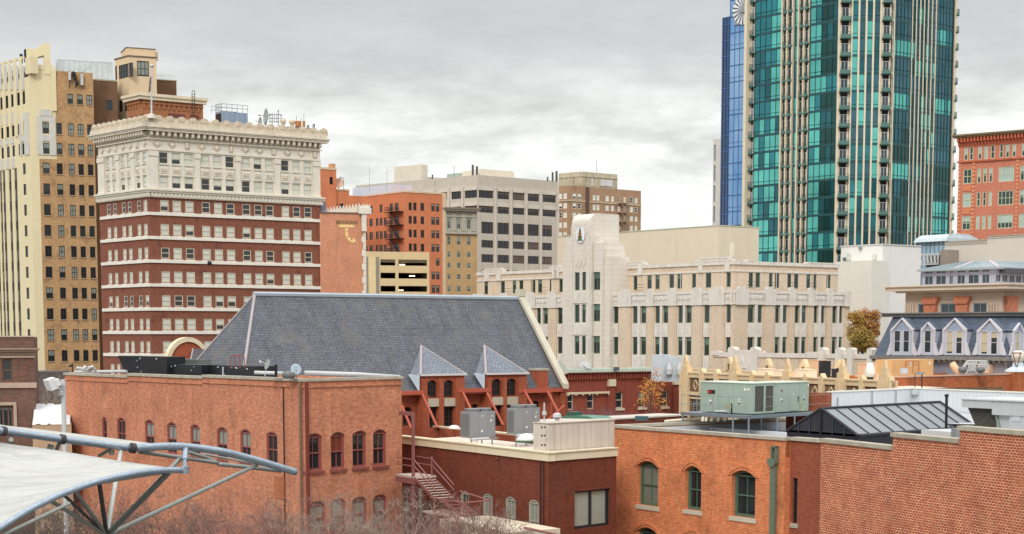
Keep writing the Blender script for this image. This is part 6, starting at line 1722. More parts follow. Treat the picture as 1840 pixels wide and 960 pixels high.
	# arched side gable behind the left hip
	Gf = Frame(337, 128, 4900); cz = Gf.z(337, 655); r1 = (Gf.u(377, 640)-Gf.u(298, 640))/2; cu = Gf.u(338, 640)
	rz = Gf.z(337, 606)-cz
	RZ = rz/r1
	mb = MB(); n = 20
	el = lambda r, k=1.0: [(cu+r*math.cos(math.pi*i/n), cz+r*RZ*math.sin(math.pi*i/n)) for i in range(n+1)]
	o1, i1 = el(r1), el(r1*.83)
	for i in range(n): mb.prism(Gf, [i1[i], o1[i], o1[i+1], i1[i+1]], -.5, .12)
	mb.build('arched_coping', plain('cream_arch_stone', S(226, 214, 178), .8, streak=.2), root)
	mb = MB(); mb.prism(Gf, [(cu-r1*.83, 0), (cu+r1*.83, 0)]+i1, -.4, 0); mb.build('arched_gable', RB, root)
	mb = MB(); a, b = Gf.uz(343, 628), Gf.uz(334, 660); f5 = Gf.off(1.6)
	z1_, z0_ = Gf.z(350, 627), ze-.4
	mb.face([f5.P(f5.u(330, 650), z0_, 0), f5.P(f5.u(385, 650), z0_, 0), Gf.P(Gf.u(385, 630), z1_, .1), Gf.P(Gf.u(346, 630), z1_, .1)])
	mb.build('lean_to_roof', SL, root)
	mb = MB(); mb.tube(f5.P(f5.u(330, 650), z0_, 0), Gf.P(Gf.u(346, 630), z1_, .1), .08); mb.build('verge_flashing', LD, root)
	return root, F, ze
HALL, HF, HZE = slate_hall()

# ================================================================== red brick building right of the hall
def red_row():
	F = Frame(1017, 150, 4900)
	root = thing('brick_building', 'low dark red brick building with corbelled eaves behind the small yellow leaved tree', 'building', F.P(8, 0))
	RB = brick('dull_red_brick', S(160, 80, 60), S(136, 64, 50), S(134, 80, 64), var=.08, mottle=.5, streak=.12)
	z = lambda y: F.z(1100, y); u = lambda x: F.u(x, 710)
	u1 = u(1226); zt = z(668.5)
	wn = [(1020,1031),(1055,1067.5),(1107,1119.7),(1147.3,1160),(1188,1200.3),(1217.5,1226)]
	H = [(u(a), u(b), z(734), z(705)) for a, b in wn]
	mb = MB(); mb.grid(F, u(1006), u1, 0, zt, H, .25); mb.box(F, u(1006), u1, 0, zt-.02, -9, -.4); 
	n = 44
	for k in range(n): x = u(1019)+(u1-u(1019))*k/n; mb.box(F, x, x+.16, z(681), z(671), .004, .22)
	mb.box(F, u(1006), u1, z(671), zt, .004, .3)
	for x in (1091.5, 1208): mb.box(F, u(x), u(x+11), 0, z(694), .004, .18)
	mb.build('wall', RB, root)
	wins = Wins(root, [plain('cream_sash', S(205, 190, 165), .6, streak=0), GL, BLG])
	for h in H: wins.add(F, *h, .2, random.choice((0, .5, 0)), fw=.09)
	wins.build()
	mb = MB(); st = plain('pale_buff_stone', S(222, 206, 176), .8, streak=.2)
	for h in H[2:]: mb.box(F, h[0]-.08, h[1]+.08, h[2]-.22, h[2]-.003, -.2, .16)
	mb.pieces('sill', st, root)
	mb = MB(); mb.box(F, u(1017.5), u(1092), z(706.5), z(703), .19, .3)
	for x in (1018, 1031.5, 1044, 1056, 1069, 1090): mb.box(F, u(x), u(x+2.2), z(709), z(703.3), .005, .28)
	for x in (1217, ): mb.box(F, u(x), u1, z(704), z(698), .005, .25)
	mb.pieces('hood_moulding', st, root)
	for x in (1091, 1207.5): M1('box', F, u(x), u(x+12), z(694), z(681.5), .005, .34).build('stone_block', st, root)
	mb = MB(); mb.box(F, u(1017), u(1187), zt+.003, z(664), -.5, .42); mb.box(F, u(1017), u(1186), z(663.9), z(661.5), -.4, .3); mb.build('eaves_gutter', plain('pale_green_gutter', S(196, 206, 190), .6, streak=.15), root)
	mb = MB(); mb.box(F, u(1187.2), u1, zt+.003, z(665), -.5, .4); mb.pieces('coping', COP, root)
	for x0, x1, y0, lab in ((1190, 1206, 637.5, 'pale blue grey vent box on the dark red brick roof, left one of the pair'), (1209.5, 1224, 641, 'pale blue grey vent box on the dark red brick roof, nearest the yellow terracotta pier')):
		G = Frame(x0, 152, 4900); r = thing('vent_box', lab, 'roof vent', G.P(.5, zt), 'vent boxes on the red brick roof'); mb = MB()
		a, b = 0, G.u(x1, 650); q = G.z(x0, 667); mb.box(G, a, b, q-1, G.z(x0, y0), -1.5, 0); mb.build('housing', plain('pale_blue_grey_metal', S(205, 212, 214), .5), r)
		mb = MB(); mb.lathe(G.P((a+b)/2, q-.3, .4), [(.28, 0), (.3, .5), (.16, .95), (.12, 1.1)], 10); mb.build('spout', WPT, r)
	G = Frame(1003, 138, 4900); r = thing('vent_hood', 'pale rounded vent hood at the right foot of the slate roof', 'roof vent', G.P(.4, 10))
	mb = MB(); P_ = lambda x, y: G.uz(x, y)
	mb.prism(G, [P_(1002, 672), P_(1019, 672), P_(1017.5, 660), P_(1010, 650), P_(1003, 647.5), P_(1000.5, 652), P_(1001, 660)], -1, 0); mb.build('hood', plain('pale_green_grey_hood', S(205, 208, 196), .6), r)
	r = thing('roof_fan_unit', 'small dark grille box on the pale gutter of the dark red brick building', 'roof vent', F.P(u(1100), zt)); mb = MB(); mb.box(F, u(1096.5), u(1103), zt+.2, z(659.5), .43, .8); mb.build('grille', plain('dark_grille', S(90, 96, 92)), r)
	r = thing('roof_antenna', 'cluster of small white roof dishes above the pale gutter', 'antenna', F.P(u(1052), zt)); mb = MB()
	for x, y in ((1048, 657), (1053, 655), (1057, 658)): mb.lathe(W(x, y, 151), [(.05, -.1), (.3, 0), (.28, .03)], 10, axis=(.4, -1, .3)); mb.tube(W(x, y, 151.3), W(x, 664, 151.3), .04)
	mb.build('dish', WPT, r)
red_row()

# ================================================================== terracotta fronted building
def terracotta():
	F = Frame(1600, 112, -300)
	root = thing('terracotta_building', 'yellow terracotta fronted building with spired piers and dark patterned panels', 'building', F.P(-6, 0))
	YT = plain('yellow_terracotta', S(224, 198, 156), .75, var=.1, sc=1.0, streak=.22); z = lambda y, x=1600: F.z(x, y)
	u = lambda x: F.u(x, 680)
	z1, z0 = F.z(1600, 688), F.z(1600, 698)
	uL, uR = u(1225), u(1605)
	DP = brick('mottled_brown_panel', S(130, 104, 78), S(96, 76, 58), S(150, 124, 92), bw=.3, bh=.3, ms=.03, var=.25, sc=2, mottle=.7, blot=S(60, 48, 40), blotsc=2)
	mb = MB(); mb.grid(F, uL, uR, 0, z0+.1, [(u(1243.5), u(1256), z0-1.75-1.3, z0-1.75), (u(1462), u(1476), z0-3.2, z0-2)], .3)
	back = 9.5; mb.face([F.P(uL, 0, -back), F.P(uL, 0, 0), F.P(uL, z0, 0), F.P(uL, z0, -back)]); mb.face([F.P(uR, 0, 0), F.P(uR, 0, -back), F.P(uR, z0, -back), F.P(uR, z0, 0)])
	mb.build('patterned_wall', DP, root)
	mb = MB(); mb.box(F, uL, uR, z0-.35, z0-.25, -back, -.3); mb.build('roof', plain('pinkish_roof', S(218, 198, 178), .85, var=.1), root)
	mb = MB(); mb.box(F, uL, uR, z0+.05, z1+.02, -.4, .12); mb.box(F, uL, uR, z1+.02, z1+.14, -.45, .2); mb.box(F, uL, uR, z0-1.45, z0-1.15, .004, .12); mb.box(F, uL, uR, z0-1.75, z0-1.6, .004, .08)
	mb.build('rail', YT, root)
	big = [(1224.5,1240,640),(1313.5,1328,641),(1407,1423,647),(1505,1522,648.5),(1580,1600,650.5)]
	for a, b, yt in big:
		p, q = u(a), u(b); zt = F.z((a+b)/2, yt); m = (p+q)/2; mb = MB(); w_ = q-p
		mb.box(F, p, q, 0, zt-1.35, -.4, .22); mb.box(F, p+w_*.12, q-w_*.12, zt-1.349, zt-.85, -.3, .18); mb.box(F, p+w_*.26, q-w_*.26, zt-.849, zt-.4, -.2, .13); mb.box(F, m-.035, m+.035, zt-3, zt-1.35, .221, .28)
		mb.prism(F, [(m-w_*.17, zt-.399), (m+w_*.17, zt-.399), (m+.03, zt+.12), (m-.03, zt+.12)], -.12, .1); mb.box(F, p+.12, p+.3, zt-2.6, zt-1.5, .221, .27); mb.box(F, q-.3, q-.12, zt-2.6, zt-1.5, .221, .27)
		mb.build('spired_pier', YT, root)
	for a, b in ((1261,1268),(1287,1293.5),(1351.5,1358),(1378,1386),(1448,1454),(1476,1483),(1549,1555),(1601,1605)):
		p, q = u(a), u(b); m = (p+q)/2; zt = z1+.45; mb = MB()
		mb.box(F, p, q, z0-1.14, zt-.3, -.2, .28); mb.prism(F, [(p, zt-.29), (q, zt-.29), (m, zt+.02)], -.15, .25); mb.build('small_pier', YT, root)
	# diamonds in the panels
	mb = MB(); xs = sorted([x for a in big for x in a[:2]]+[1261,1268,1287,1293.5,1351.5,1358,1378,1386,1448,1454,1476,1483,1549,1555])
	xs = xs[1:-1]
	for i in range(0, len(xs)-1, 2):
		p, q = u(xs[i]), u(xs[i+1]); m = (p+q)/2; zc = z0-.55; r = .36
		if q-p < .5: continue
		for s in (-1, 1):
			for t in (-1, 1): mb.tube(F.P(m+s*r, zc, .03), F.P(m, zc+t*r*1.2, .03), .05, n=4)
	mb.build('diamond_tracery', YT, root)
	w2 = Wins(root, [plain('grey_sash', S(150, 150, 145), .6), GL, BLG]); w2.add(F, u(1243.5), u(1256), z0-1.75-1.3, z0-1.75, .2, .3, fw=.06, rows=3); w2.add(F, u(1462), u(1476), z0-3.2, z0-2, .2, 0); w2.build()
	# rear parapet with small gabled openings
	G = F.off(-back)
	mb = MB(); zb = z1+.2; mb.box(G, G.u(1240, 665), G.u(1600, 665), z0-.5, zb-.2, -.4, 0)
	for x in (1310, 1379, 1444, 1507):
		m = G.u(x, 660); 
		mb.box(G, m-.55, m-.2, zb-.2, zb+.35, -.3, .1); mb.box(G, m+.2, m+.55, zb-.2, zb+.35, -.3, .1); mb.prism(G, [(m-.5, zb+.36), (m+.5, zb+.36), (m+.1, zb+1.0), (m-.1, zb+1.0)], -.3, .1)
	mb.build('rear_parapet', YT, root)
	mb = MB()
	for x in (1310, 1379, 1444, 1507): m = G.u(x, 660); mb.box(G, m-.19, m+.19, zb-.19, zb+.34, -.25, -.02)
	mb.pieces('opening', plain('dark_brown_opening', S(90, 62, 48)), root)
	# things standing on the roof
	def blk(name, lab, cat, x0, x1, y0, y1, d, dep, mat, extra=None, grp=None):
		K = F.off(-d); r = thing(name, lab, cat, K.P(K.u((x0+x1)/2, y1), K.z(x0, y1)), grp); a, b = K.u(x0, y1), K.u(x1, y1); q0, q1 = z0-.25, K.z((x0+x1)/2, y0)
		mb = MB(); mb.box(K, a, b, q0, q1, -dep, 0); mb.box(K, a-.04, b+.04, q1, q1+.05, -dep-.04, .04); mb.build('housing', mat, r)
		if extra: extra(K, a, b, q0, q1, r)
		return r
	TN = plain('tan_painted_box', S(226, 186, 150), .8)
	def dark_side(K, a, b, q0, q1, r): M1('box', K, b+.1, b+.55, q0, q1-.02, -.8, 0).build('dark_side', BLK, r)
	blk('roof_cabinet', 'tan rooftop cabinet with a tall black side panel', 'cabinet', 1455, 1470, 648, 672, 3.5, .9, TN, dark_side)
	blk('roof_cabinet', 'small dark rooftop box beside the tan cabinet with black panel', 'cabinet', 1494, 1504, 664, 676, 2.5, .6, BLK)
	blk('roof_cabinet', 'low tan rooftop box behind the second pier from the right', 'cabinet', 1541, 1556, 654, 672, 3.5, .9, TN)
	blk('vent_box', 'flat topped pale vent box on the yellow terracotta roof', 'roof vent', 1428, 1452, 664.5, 678, 2.2, .8, plain('cream_box', S(240, 222, 196), .8))
	blk('vent_box', 'wide pale low vent box left of the third pier, yellow terracotta roof', 'roof vent', 1390, 1405, 666, 676, 2.2, .8, plain('cream_box', S(240, 222, 196), .8))
	blk('vent_box', 'pale low vent box centred behind the yellow rail', 'roof vent', 1361, 1377, 663.5, 674, 2.2, .8, plain('cream_box', S(240, 222, 196), .8))
	K = F.off(-2.5); c = K.P(K.u(1563, 675), z0-.25, 0); r = thing('vent_cowl', 'white rounded vent cowl on a black base on the yellow terracotta roof', 'roof vent', c)
	h = K.z(1563, 652)-c.z
	mb = MB(); mb.lathe(c, [(.28, 0), (.28, h*.45)], 10); mb.build('base', BLK, r); mb = MB(); mb.lathe(c+Vector((0, 0, h*.45)), [(.36, 0), (.4, .3), (.34, .55), (.2, h*.55)], 14); mb.build('cowl', plain('pale_cowl', S(225, 224, 214), .6), r, smooth=True)
	mb = MB(); mb.lathe(c+Vector((.55, -.2, 0)), [(.14, 0), (.2, .7), (.15, 1.1)], 8); mb.build('side_pipe', TN, r)
terracotta()

# ================================================================== long low art deco annex between
def annex():
	F = Frame(1560, 150, VL)
	root = thing('art_deco_annex', 'low buff annex with a white parapet and round topped white posts', 'building', F.P(-8, 0))
	BB = MC['buff_brick']; WP = MC['white_carved_terracotta']; z = lambda y: F.z(1420, y); u = lambda x: F.u(x, 640)
	uL, uR = u(1281), u(1574); mb = MB(); mb.box(F, uL, uR, 0, z(643), -7, 0); mb.build('wall', BB, root)
	mb = MB(); mb.box(F, uL, uR, z(643), z(635), -.4, .12); mb.box(F, u(1352), u(1372), z(635), z(631), -.3, .1); mb.box(F, u(1450), u(1470), z(635), z(632), -.3, .1)
	mb.box(F, u(1280), u(1293), z(640), z(632), -.4, .2); mb.build('parapet', WP, root)
	mb = MB(); mb.box(F, u(1320.5), u(1351), z(672), z(630), .004, .25)
	mb.prism(F, [(u(1328), z(664)), (u(1344), z(664)), (u(1336), z(640))], .25, .33); mb.build('white_panel', WP, root)
	for x0, x1 in ((1312,1324.5),(1352,1364),(1474,1485.5),(1505.5,1516.5),(1527,1536),(1562,1571.5)):
		a, b = u(x0), u(x1); m = (a+b)/2; r = (b-a)/2; zt = z(624); mb = MB()
		mb.prism(F, [(a, z(672)), (b, z(672)), (b, zt-r*.6), (b-r*.3, zt-r*.15), (m, zt), (a+r*.3, zt-r*.15), (a, zt-r*.6)], -.35, .4); mb.build('round_topped_post', WP, root)
annex()

# ================================================================== plain orange brick wall building (right)
def orange_wall():
	F = Frame(1606, 124, 4500)
	root = thing('brick_building', 'plain orange brick parapet wall with dark stains, below the mansard roof', 'building', F.P(6, 0))
	OB = brick('stained_orange_brick', S(196, 112, 68), S(168, 88, 52), S(176, 110, 78), var=.14, mottle=.5, streak=.35, blot=S(110, 64, 44), blotsc=.5)
	z = F.z(1610, 679); u1 = F.u(1815.7, 680); u2 = F.u(1910, 680)
	mb = MB(); mb.box(F, 0, u1, 0, z, -.35, 0); mb.box(F, u1+.003, u2, 0, F.z(1830, 669), -.35, .3); mb.box(F, 0, .35, 0, z-.01, -7, -.36); mb.box(F, .36, u2-.01, 0, z-.02, -7.4, -7.05); mb.build('wall', OB, root)
	mb = MB(); mb.box(F, .36, u2, z-.8, z-.7, -7, -.36); mb.build('roof', plain('tan_roof', S(214, 190, 162), .85), root)
	mb = MB(); mb.box(F, -.05, u1, z+.003, z+.1, -.42, .06); mb.box(F, u1, u2, F.z(1830, 669)+.003, F.z(1830, 669)+.12, -.42, .37); mb.box(F, u1+1.5, u2, F.z(1830, 704), F.z(1830, 700), .304, .42); mb.pieces('coping', plain('pinkish_coping', S(206, 168, 146), .8), root)
	zr = z-.7
	G = F.off(-2.2)
	r = thing('air_handler', 'large tan rooftop air handling box with a thin red pipe frame', 'air conditioner', G.P(G.u(1640, 665), zr)); a, b = G.u(1602.5, 660), G.u(1677, 660)
	mb = MB(); mb.box(G, a, b, zr, G.z(1640, 646), -1.6, 0)
	for x in (.33, .66): q = a+(b-a)*x; mb.box(G, q-.015, q+.015, zr, G.z(1640, 646), .002, .03)
	mb.build('cabinet', plain('orange_tan_cabinet', S(222, 176, 122), .7), r)
	mb = MB(); p = [G.P(G.u(x, 650), G.z(x, y), .2) for x, y in ((1624, 671), (1624, 649), (1647.5, 649), (1647.5, 671))]
	for i in range(3): mb.tube(p[i], p[i+1], .03)
	mb.tube(G.P(G.u(1637, 650), G.z(1637, 671), .2), G.P(G.u(1637, 650), G.z(1637, 649), .2), .025); mb.build('pipe_frame', plain('rust_red_pipe', S(176, 92, 60), .7), r)
	mb = MB(); q = G.u(1635, 650); mb.box(G, q, q+.18, G.z(1635, 659), G.z(1635, 650), .003, .02); q = G.u(1669, 650); mb.box(G, q, q+.2, G.z(1669, 656), G.z(1669, 650), .003, .02); mb.pieces('paper_label', plain('white_label', S(236, 230, 220)), r)
	r = thing('white_drum', 'small white drum on the roof in front of the tan air handler', 'drum', W(1625, 672, 126.4)); mb = MB(); mb.lathe(W(1624.5, 673, 126.2), [(.32, 0), (.34, .15), (.33, .3), (.33, .42), (.3, .45)], 14); mb.build('drum', WPT, r)
	mb = MB(); mb.lathe(W(1624.5, 673, 126.2)+Vector((0,0,.45)), [(.31, 0), (.2, .05)], 14); mb.build('lid', STG, r)
	# bracketed lamp in front of the wall
	r = thing('roof_lamp', 'grey floodlight head on a thin pole before the plain orange brick wall', 'lamp', W(1656, 700, 118)); mb = MB(); mb.tube(W(1656.5, 705, 118), W(1656.5, 671, 118), .05); mb.tube(W(1644, 705, 118), W(1644, 672, 118), .03); mb.build('pole', DKM, r)
	mb = MB(); K = Frame(1652, 118); a, b = K.u(1646, 670), K.u(1661, 670); mb.box(K, a, b, K.z(1650, 673), K.z(1650, 668.5), -.3, .1); mb.build('lamp_head', STG, r)
	# beige duct elbow
	r = thing('duct', 'thick beige slanted duct pipe on the orange brick roof', 'duct', W(1722, 670, 131)); mb = MB(); mb.path([W(1711.5, 654.5, 131.5), W(1716, 661, 131.2), W(1722.5, 669, 131), W(1724, 676, 131)], .28, 10); mb.build('pipe', plain('beige_duct', S(222, 184, 146), .75), r, smooth=True)
	for x, lab in ((1729, 'dark round roof fan left of the white cage frame'), (1762, 'dark round roof fan inside the white cage frame')):
		r = thing('roof_fan', lab, 'roof fan', W(x, 672, 130), 'dark round fans on the orange brick roof'); c = W(x, 673, 130); mb = MB(); mb.lathe(c, [(.2, 0), (.2, .2)], 12); mb.build('base', STG, r); mb = MB(); mb.lathe(c+Vector((0, 0, .2)), [(.3, 0), (.36, .15), (.3, .35), (.12, .42)], 16); mb.build('dome', plain('dark_grey_fan', S(112, 114, 112), .5), r, smooth=True)
	r = thing('cage_frame', 'white slanted pipe cage frame on the orange brick roof', 'frame', W(1755, 672, 131)); mb = MB(); 
	def T(p, q, Y1, Y2): mb.tube(W(*p, Y1), W(*q, Y2), .055, n=5)
	for Y_ in (130.5, 132):
		o = 0 if Y_ < 131 else 3
		T((1730+o, 660), (1738+o, 648.5), Y_, Y_); T((1738+o, 648.5), (1755+o, 648.5), Y_, Y_); T((1745+o, 664), (1755+o, 648.5), Y_, Y_); T((1755+o, 648.5), (1771+o, 649), Y_, Y_); T((1771+o, 649), (1775+o, 664), Y_, Y_)
		T((1734+o, 655), (1750+o, 655), Y_, Y_); T((1752+o, 655), (1773+o, 656), Y_, Y_)
		for x in (1741, 1745, 1750, 1760, 1765, 1770): T((x+o, 649), (x+o, 663), Y_, Y_)
		T((1733+o, 673), (1736+o, 666), Y_, Y_); T((1736+o, 666), (1752+o, 665), Y_, Y_); T((1752+o, 665), (1755+o, 672), Y_, Y_)
	for x, y in ((1738, 648.5), (1755, 648.5), (1771, 649)): T((x, y), (x+3, y), 130.5, 132)
	mb.build('pipe_frame', WPT, r)
	H_ = F.off(-2.4); r = thing('roof_crate', 'low beige crate like unit with a sloping top, right end of the orange brick roof', 'roof unit', H_.P(H_.u(1790, 670), zr)); mb = MB(); P_ = lambda x, y: H_.uz(x, y)
	mb.prism(H_, [P_(1777, 671), P_(1806, 671), P_(1806, 656), P_(1799, 654), P_(1781, 655.5), P_(1777, 660)], -1.2, 0); mb.build('housing', plain('pinkish_beige_unit', S(216, 178, 150), .8), r)
	r = thing('vent_hood', 'white flared vent hood at the right edge under the narrow dormer', 'roof vent', W(1828, 668, 127)); mb = MB(); c = W(1829, 668, 127)
	mb.lathe(c, [(1.0, 0), (.95, .12), (.45, .4), (.4, .7)], 12); mb.build('hood', plain('pale_blue_hood', S(206, 220, 226), .5), r)
	mb = MB(); mb.lathe(c+Vector((0, 0, .7)), [(.3, 0), (.5, .3), (.52, .7), (.3, .95)], 14); mb.build('globe', plain('cream_globe', S(226, 218, 200), .6), r, smooth=True)
	mb = MB(); mb.tube(W(1820, 634, 126), W(1826, 660, 126), .04); mb.tube(W(1834, 634, 126), W(1827, 660, 126), .04); mb.tube(W(1818, 634.5, 126), W(1836, 634.5, 126), .05); mb.build('rusty_frame', plain('rusty_iron', S(130, 84, 76), .8), r)
orange_wall()
# ================================================================== left orange brick building
LBR = brick('weathered_orange_brick', S(210, 136, 98), S(184, 108, 74), S(202, 142, 110), k=.92, var=.14, sc=.5, mottle=.4, streak=.3, blot=S(176, 112, 84), blotsc=.45, grain=.24)
def left_brick():
	L, Rr = Frame(546, 88, -1510), Frame(546, 88, 3575)
	root = thing('brick_building', 'weathered orange brick building with maroon arched windows, left foreground behind the white canopy', 'building', L.P(0, 0))
	z = lambda x, y: L.z(x, y); zt = z(525, 685)
	FR = plain('maroon_window_paint', S(150, 84, 76), .6, var=.1, streak=0); SB = plain('maroon_sill', S(138, 76, 66), .7)
	uL, uR = L.u(118, 740), Rr.u(722, 760)
	segs = [(uL, L.u(230, 680), z(230, 679)), (L.u(230, 680), L.u(365, 680), z(365, 681)), (L.u(365, 680), 0, zt)]
	ztw = Rr.z(570, 778.5); zsill = Rr.z(570, 846); 
	wl = [(183.5,192.5),(210.5,225.8),(260.5,277),(300,317.5),(342,359.5),(389.5,408.5),(431.5,450.5),(478.5,498.5)]
	HLs = [(L.u(a, 780), L.u(b, 780), zsill+.1, L.z((a+b)/2, {0:749.2,1:750,2:754.3,3:758.5,4:762.5,5:767.3,6:771,7:775.5}[i])) for i, (a, b) in enumerate(wl)]
	wr = [(549.5,579.5),(594.5,620),(633.5,659),(670.5,695)]
	HRs = [(Rr.u(a, 810), Rr.u(b, 810), zsill, ztw) for a, b in wr]
	z2 = Rr.z(570, 900); z2b = z2-1.9
	HR2 = [(Rr.u(a, 920), Rr.u(b, 920), z2b, z2) for a, b in ((554.5,585),(594,621.5),(633,659.5),(670.5,695.5))]
	HL2 = []
	mb = MB()
	for a, b, zz in segs: mb.grid(L, a, b, 0, zz, [h for h in HLs+HL2 if a < h[0] < b], .28)
	mb.grid(Rr, 0, uR, 0, zt, HRs+HR2, .3)
	for h in HLs+HL2: arch_fill(mb, L, h[0], h[1], h[3]-.22, h[3], .27)
	for h in HRs+HR2: arch_fill(mb, Rr, h[0], h[1], h[3]-.22, h[3], .29)
	A, B = L.P(uL, 0), Rr.P(uR, 0); D = A+(B-L.P(0, 0))
	for p, q, zz in ((D, A, segs[0][2]), (B, D, zt)): mb.face([(p.x, p.y, 0), (q.x, q.y, 0), (q.x, q.y, zz), (p.x, p.y, zz)])
	# thickness of the parapets
	for a, b, zz in segs: mb.box(L, a, b, zz-1.2, zz-.02, -.35, -.02)
	mb.box(Rr, 0.36, uR, zt-1.2, zt-.02, -.35, -.02)
	mb.box(Rr.side(uR).off(-.02), .02, 6, zt-1.2, zt-.03, -.3, 0)
	# corner pilaster and a toothed string under the coping
	mb.box(L, L.u(524.5, 740), -.42, 0, zt-.35, .003, .12)
	for fr, a, b, zz in [(L, *s) for s in segs]+[(Rr, .1, uR, zt)]:
		mb.box(fr, a, b, zz-.34, zz-.24, .002, .07)
	mb.build('wall', LBR, root)
	mb = MB(); mb.face([(p.x, p.y, zt-1.0) for p in (A, L.P(0, 0), B, D)]); mb.build('roof', ROOF, root)
	mb = MB()
	for a, b, zz in segs: mb.box(L, a-.03, b-.02, zz, zz+.16, -.42, .09)
	mb.box(Rr, .1, uR+.06, zt+.003, zt+.163, -.42, .093)
	mb.pieces('coping', COP, root)
	for i, h in enumerate(HLs): arched_window(root, L, h[0], h[1], h[2], h[3]-.22, h[3], .13, FR, GL, BLG, bl=.6 if i not in (0, 1, 7) else 0, cols=1 if i == 0 else 2, sill=(.03, .12, .08), sill_m=SB)
	for i, h in enumerate(HRs): arched_window(root, Rr, h[0], h[1], h[2], h[3]-.22, h[3], .2, FR, GL, plain('rusty_blind', S(120, 56, 34), .7) if i == 1 else BLG, bl=(0, .6, 0, .0)[i], cols=2, fw=.1, sill=(.07, .16, .12), sill_m=SB)
	for fr, hs in ((Rr, HR2), (L, HL2)):
		for i, h in enumerate(hs): arched_window(root, fr, h[0], h[1], h[2], h[3]-.22, h[3], .15, FR, GL, plain('boarded_grey_green', S(150, 140, 122), .8, var=.15), bl=1, cols=1, sill=(.05, .12, .08), sill_m=SB)
	# pipes at the corner
	p = L.P(-.2, 0, .16)
	mb = MB(); mb.tube((p.x, p.y, 0), (p.x, p.y, zt), .06, n=8); mb.build('drain_pipe', plain('brown_green_pipe', S(120, 100, 84), .6), root)
	mb = MB(); mb.box(Rr, .02, .17, 0, zt-.02, .003, .14); mb.build('red_pipe', plain('dark_red_pipe', S(122, 56, 44), .7), root)
	mb = MB(); q = L.P(L.u(511, 760), 0, .05); mb.tube((q.x, q.y, 0), (q.x, q.y, zt-.3), .035, n=6); mb.build('cable', BLK, root)
	mb = MB(); a, b = L.u(494.5, 875), L.u(513.5, 875); mb.box(L, a, b, L.z(504, 896), L.z(504, 857), .003, .06); mb.build('bricked_up_panel', brick('patch_brick', S(186, 112, 74), S(156, 90, 60), S(170, 116, 88), var=.2), root)
	# things on the roof
	fr = L.off(-1.1); zr = zt-1.0
	def board(lab, x0, x1, ytop, xb0, xb1, Yd, dep, mat=BLK, name='screen_box'):
		K = Frame(x0, Yd, -1510) if False else L.off(-Yd); r = thing(name, lab, 'screen panel', K.P(K.u((x0+x1)/2, ytop+20), zr))
		p = [K.uz(xb0, 680), K.uz(xb1, 680), K.uz(x1, ytop), K.uz(x0, ytop)]; p[0] = (p[0][0], zr); p[1] = (p[1][0], zr); p[3] = (p[3][0], p[2][1])
		mb = MB(); mb.prism(K, p, -dep, 0); mb.build('panel', mat, r)
		mb = MB(); rn = random.Random(int(x0)); 
		for k in range(9):
			t = rn.uniform(.15, .92); s_ = rn.uniform(.25, .93); uu = p[3][0]+(p[2][0]-p[3][0])*t; zz = p[0][1]+(p[3][1]-p[0][1])*s_
			if s_ < .6 and t < .45: continue
			w_ = rn.choice((.05, .08, .12)); mb.box(K, uu, uu+w_, zz, zz+.07, .003, .02)
		mb.pieces('white_sticker', plain('white_sticker', S(220, 222, 220)), r)
		return r, K
	board('black slanted box panel with white stickers, leftmost on the orange brick roof', 212, 300, 641.5, 236, 300, 1.3, 1.3)
	board('low black box between the slanted panel and the long black box', 292, 362, 656, 292, 362, 1.6, 1.4)
	r, K = board('long low black box under the red hoops', 362, 457.5, 658.5, 362, 457.5, 2.2, 1.5)
	mb = MB(); u_ = K.u(402, 665); mb.box(K, u_-.04, u_+.04, zr, K.z(402, 659.5), .02, .08); mb.build('white_post', WPT, r)
	r = thing('vent_unit', 'grey ribbed box standing behind the low black box on the orange brick roof', 'roof unit', L.P(L.u(330, 650), zr, -3.4)); K = L.off(-3.4); mb = MB(); a, b = K.u(307, 650), K.u(355, 650); mb.box(K, a, b, zr, K.z(330, 645.5), -1, 0)
	for k in range(14): x = a+(b-a)*k/14; mb.box(K, x, x+.05, K.z(330, 657), K.z(330, 647), .002, .04)
	mb.build('housing', plain('grey_green_ribbed', S(104, 106, 98), .7), r)
	r = thing('roof_hoops', 'pair of thin red metal hoops rising above the long black box', 'hoops', W(427, 660, 92)); mb = MB()
	for x0, x1, Y_ in ((413.5, 431, 91.2), (422, 439.5, 92.2)):
		pts = [W(x0, 662, Y_), W(x0, 645, Y_)]+[W((x0+x1)/2-(x1-x0)/2*math.cos(t), 645-7*math.sin(t), Y_) for t in [math.pi*i/8 for i in range(1, 8)]]+[W(x1, 645, Y_), W(x1, 662, Y_)]
		mb.path(pts, .03, 6)
	mb.build('hoop', plain('dull_red_pipe', S(150, 76, 70), .6), r)
	r = thing('satellite_dish', 'small tilted grey dish with a white feed arm on the orange brick roof', 'satellite dish', W(477, 676, 88.8)); c = W(480, 655.5, 88.8)
	mb = MB(); mb.lathe(c, [(.03, -.12), (.18, -.08), (.29, 0), (.27, .02), (.15, -.04)], 18, axis=(-.75, -.5, .3)); mb.build('reflector', plain('grey_green_dish', S(150, 160, 150), .5), r, smooth=True)
	mb = MB(); mb.tube(W(476, 676, 88.8), c, .03); mb.tube(c, W(467, 648.5, 88.6), .02); mb.tube(W(469, 652, 88.6), W(465.5, 648, 88.6), .07); mb.build('mount', WPT, r)
	r = thing('vent_pipe', 'short black vent pipe right of the small tilted dish', 'pipe', W(496, 677, 89)); mb = MB(); mb.tube(W(496, 678, 89), W(496, 657.5, 89), .08, n=10); mb.tube(W(496, 658.5, 89), W(496, 655.5, 89), .1, n=10); mb.build('pipe', BLK, r)
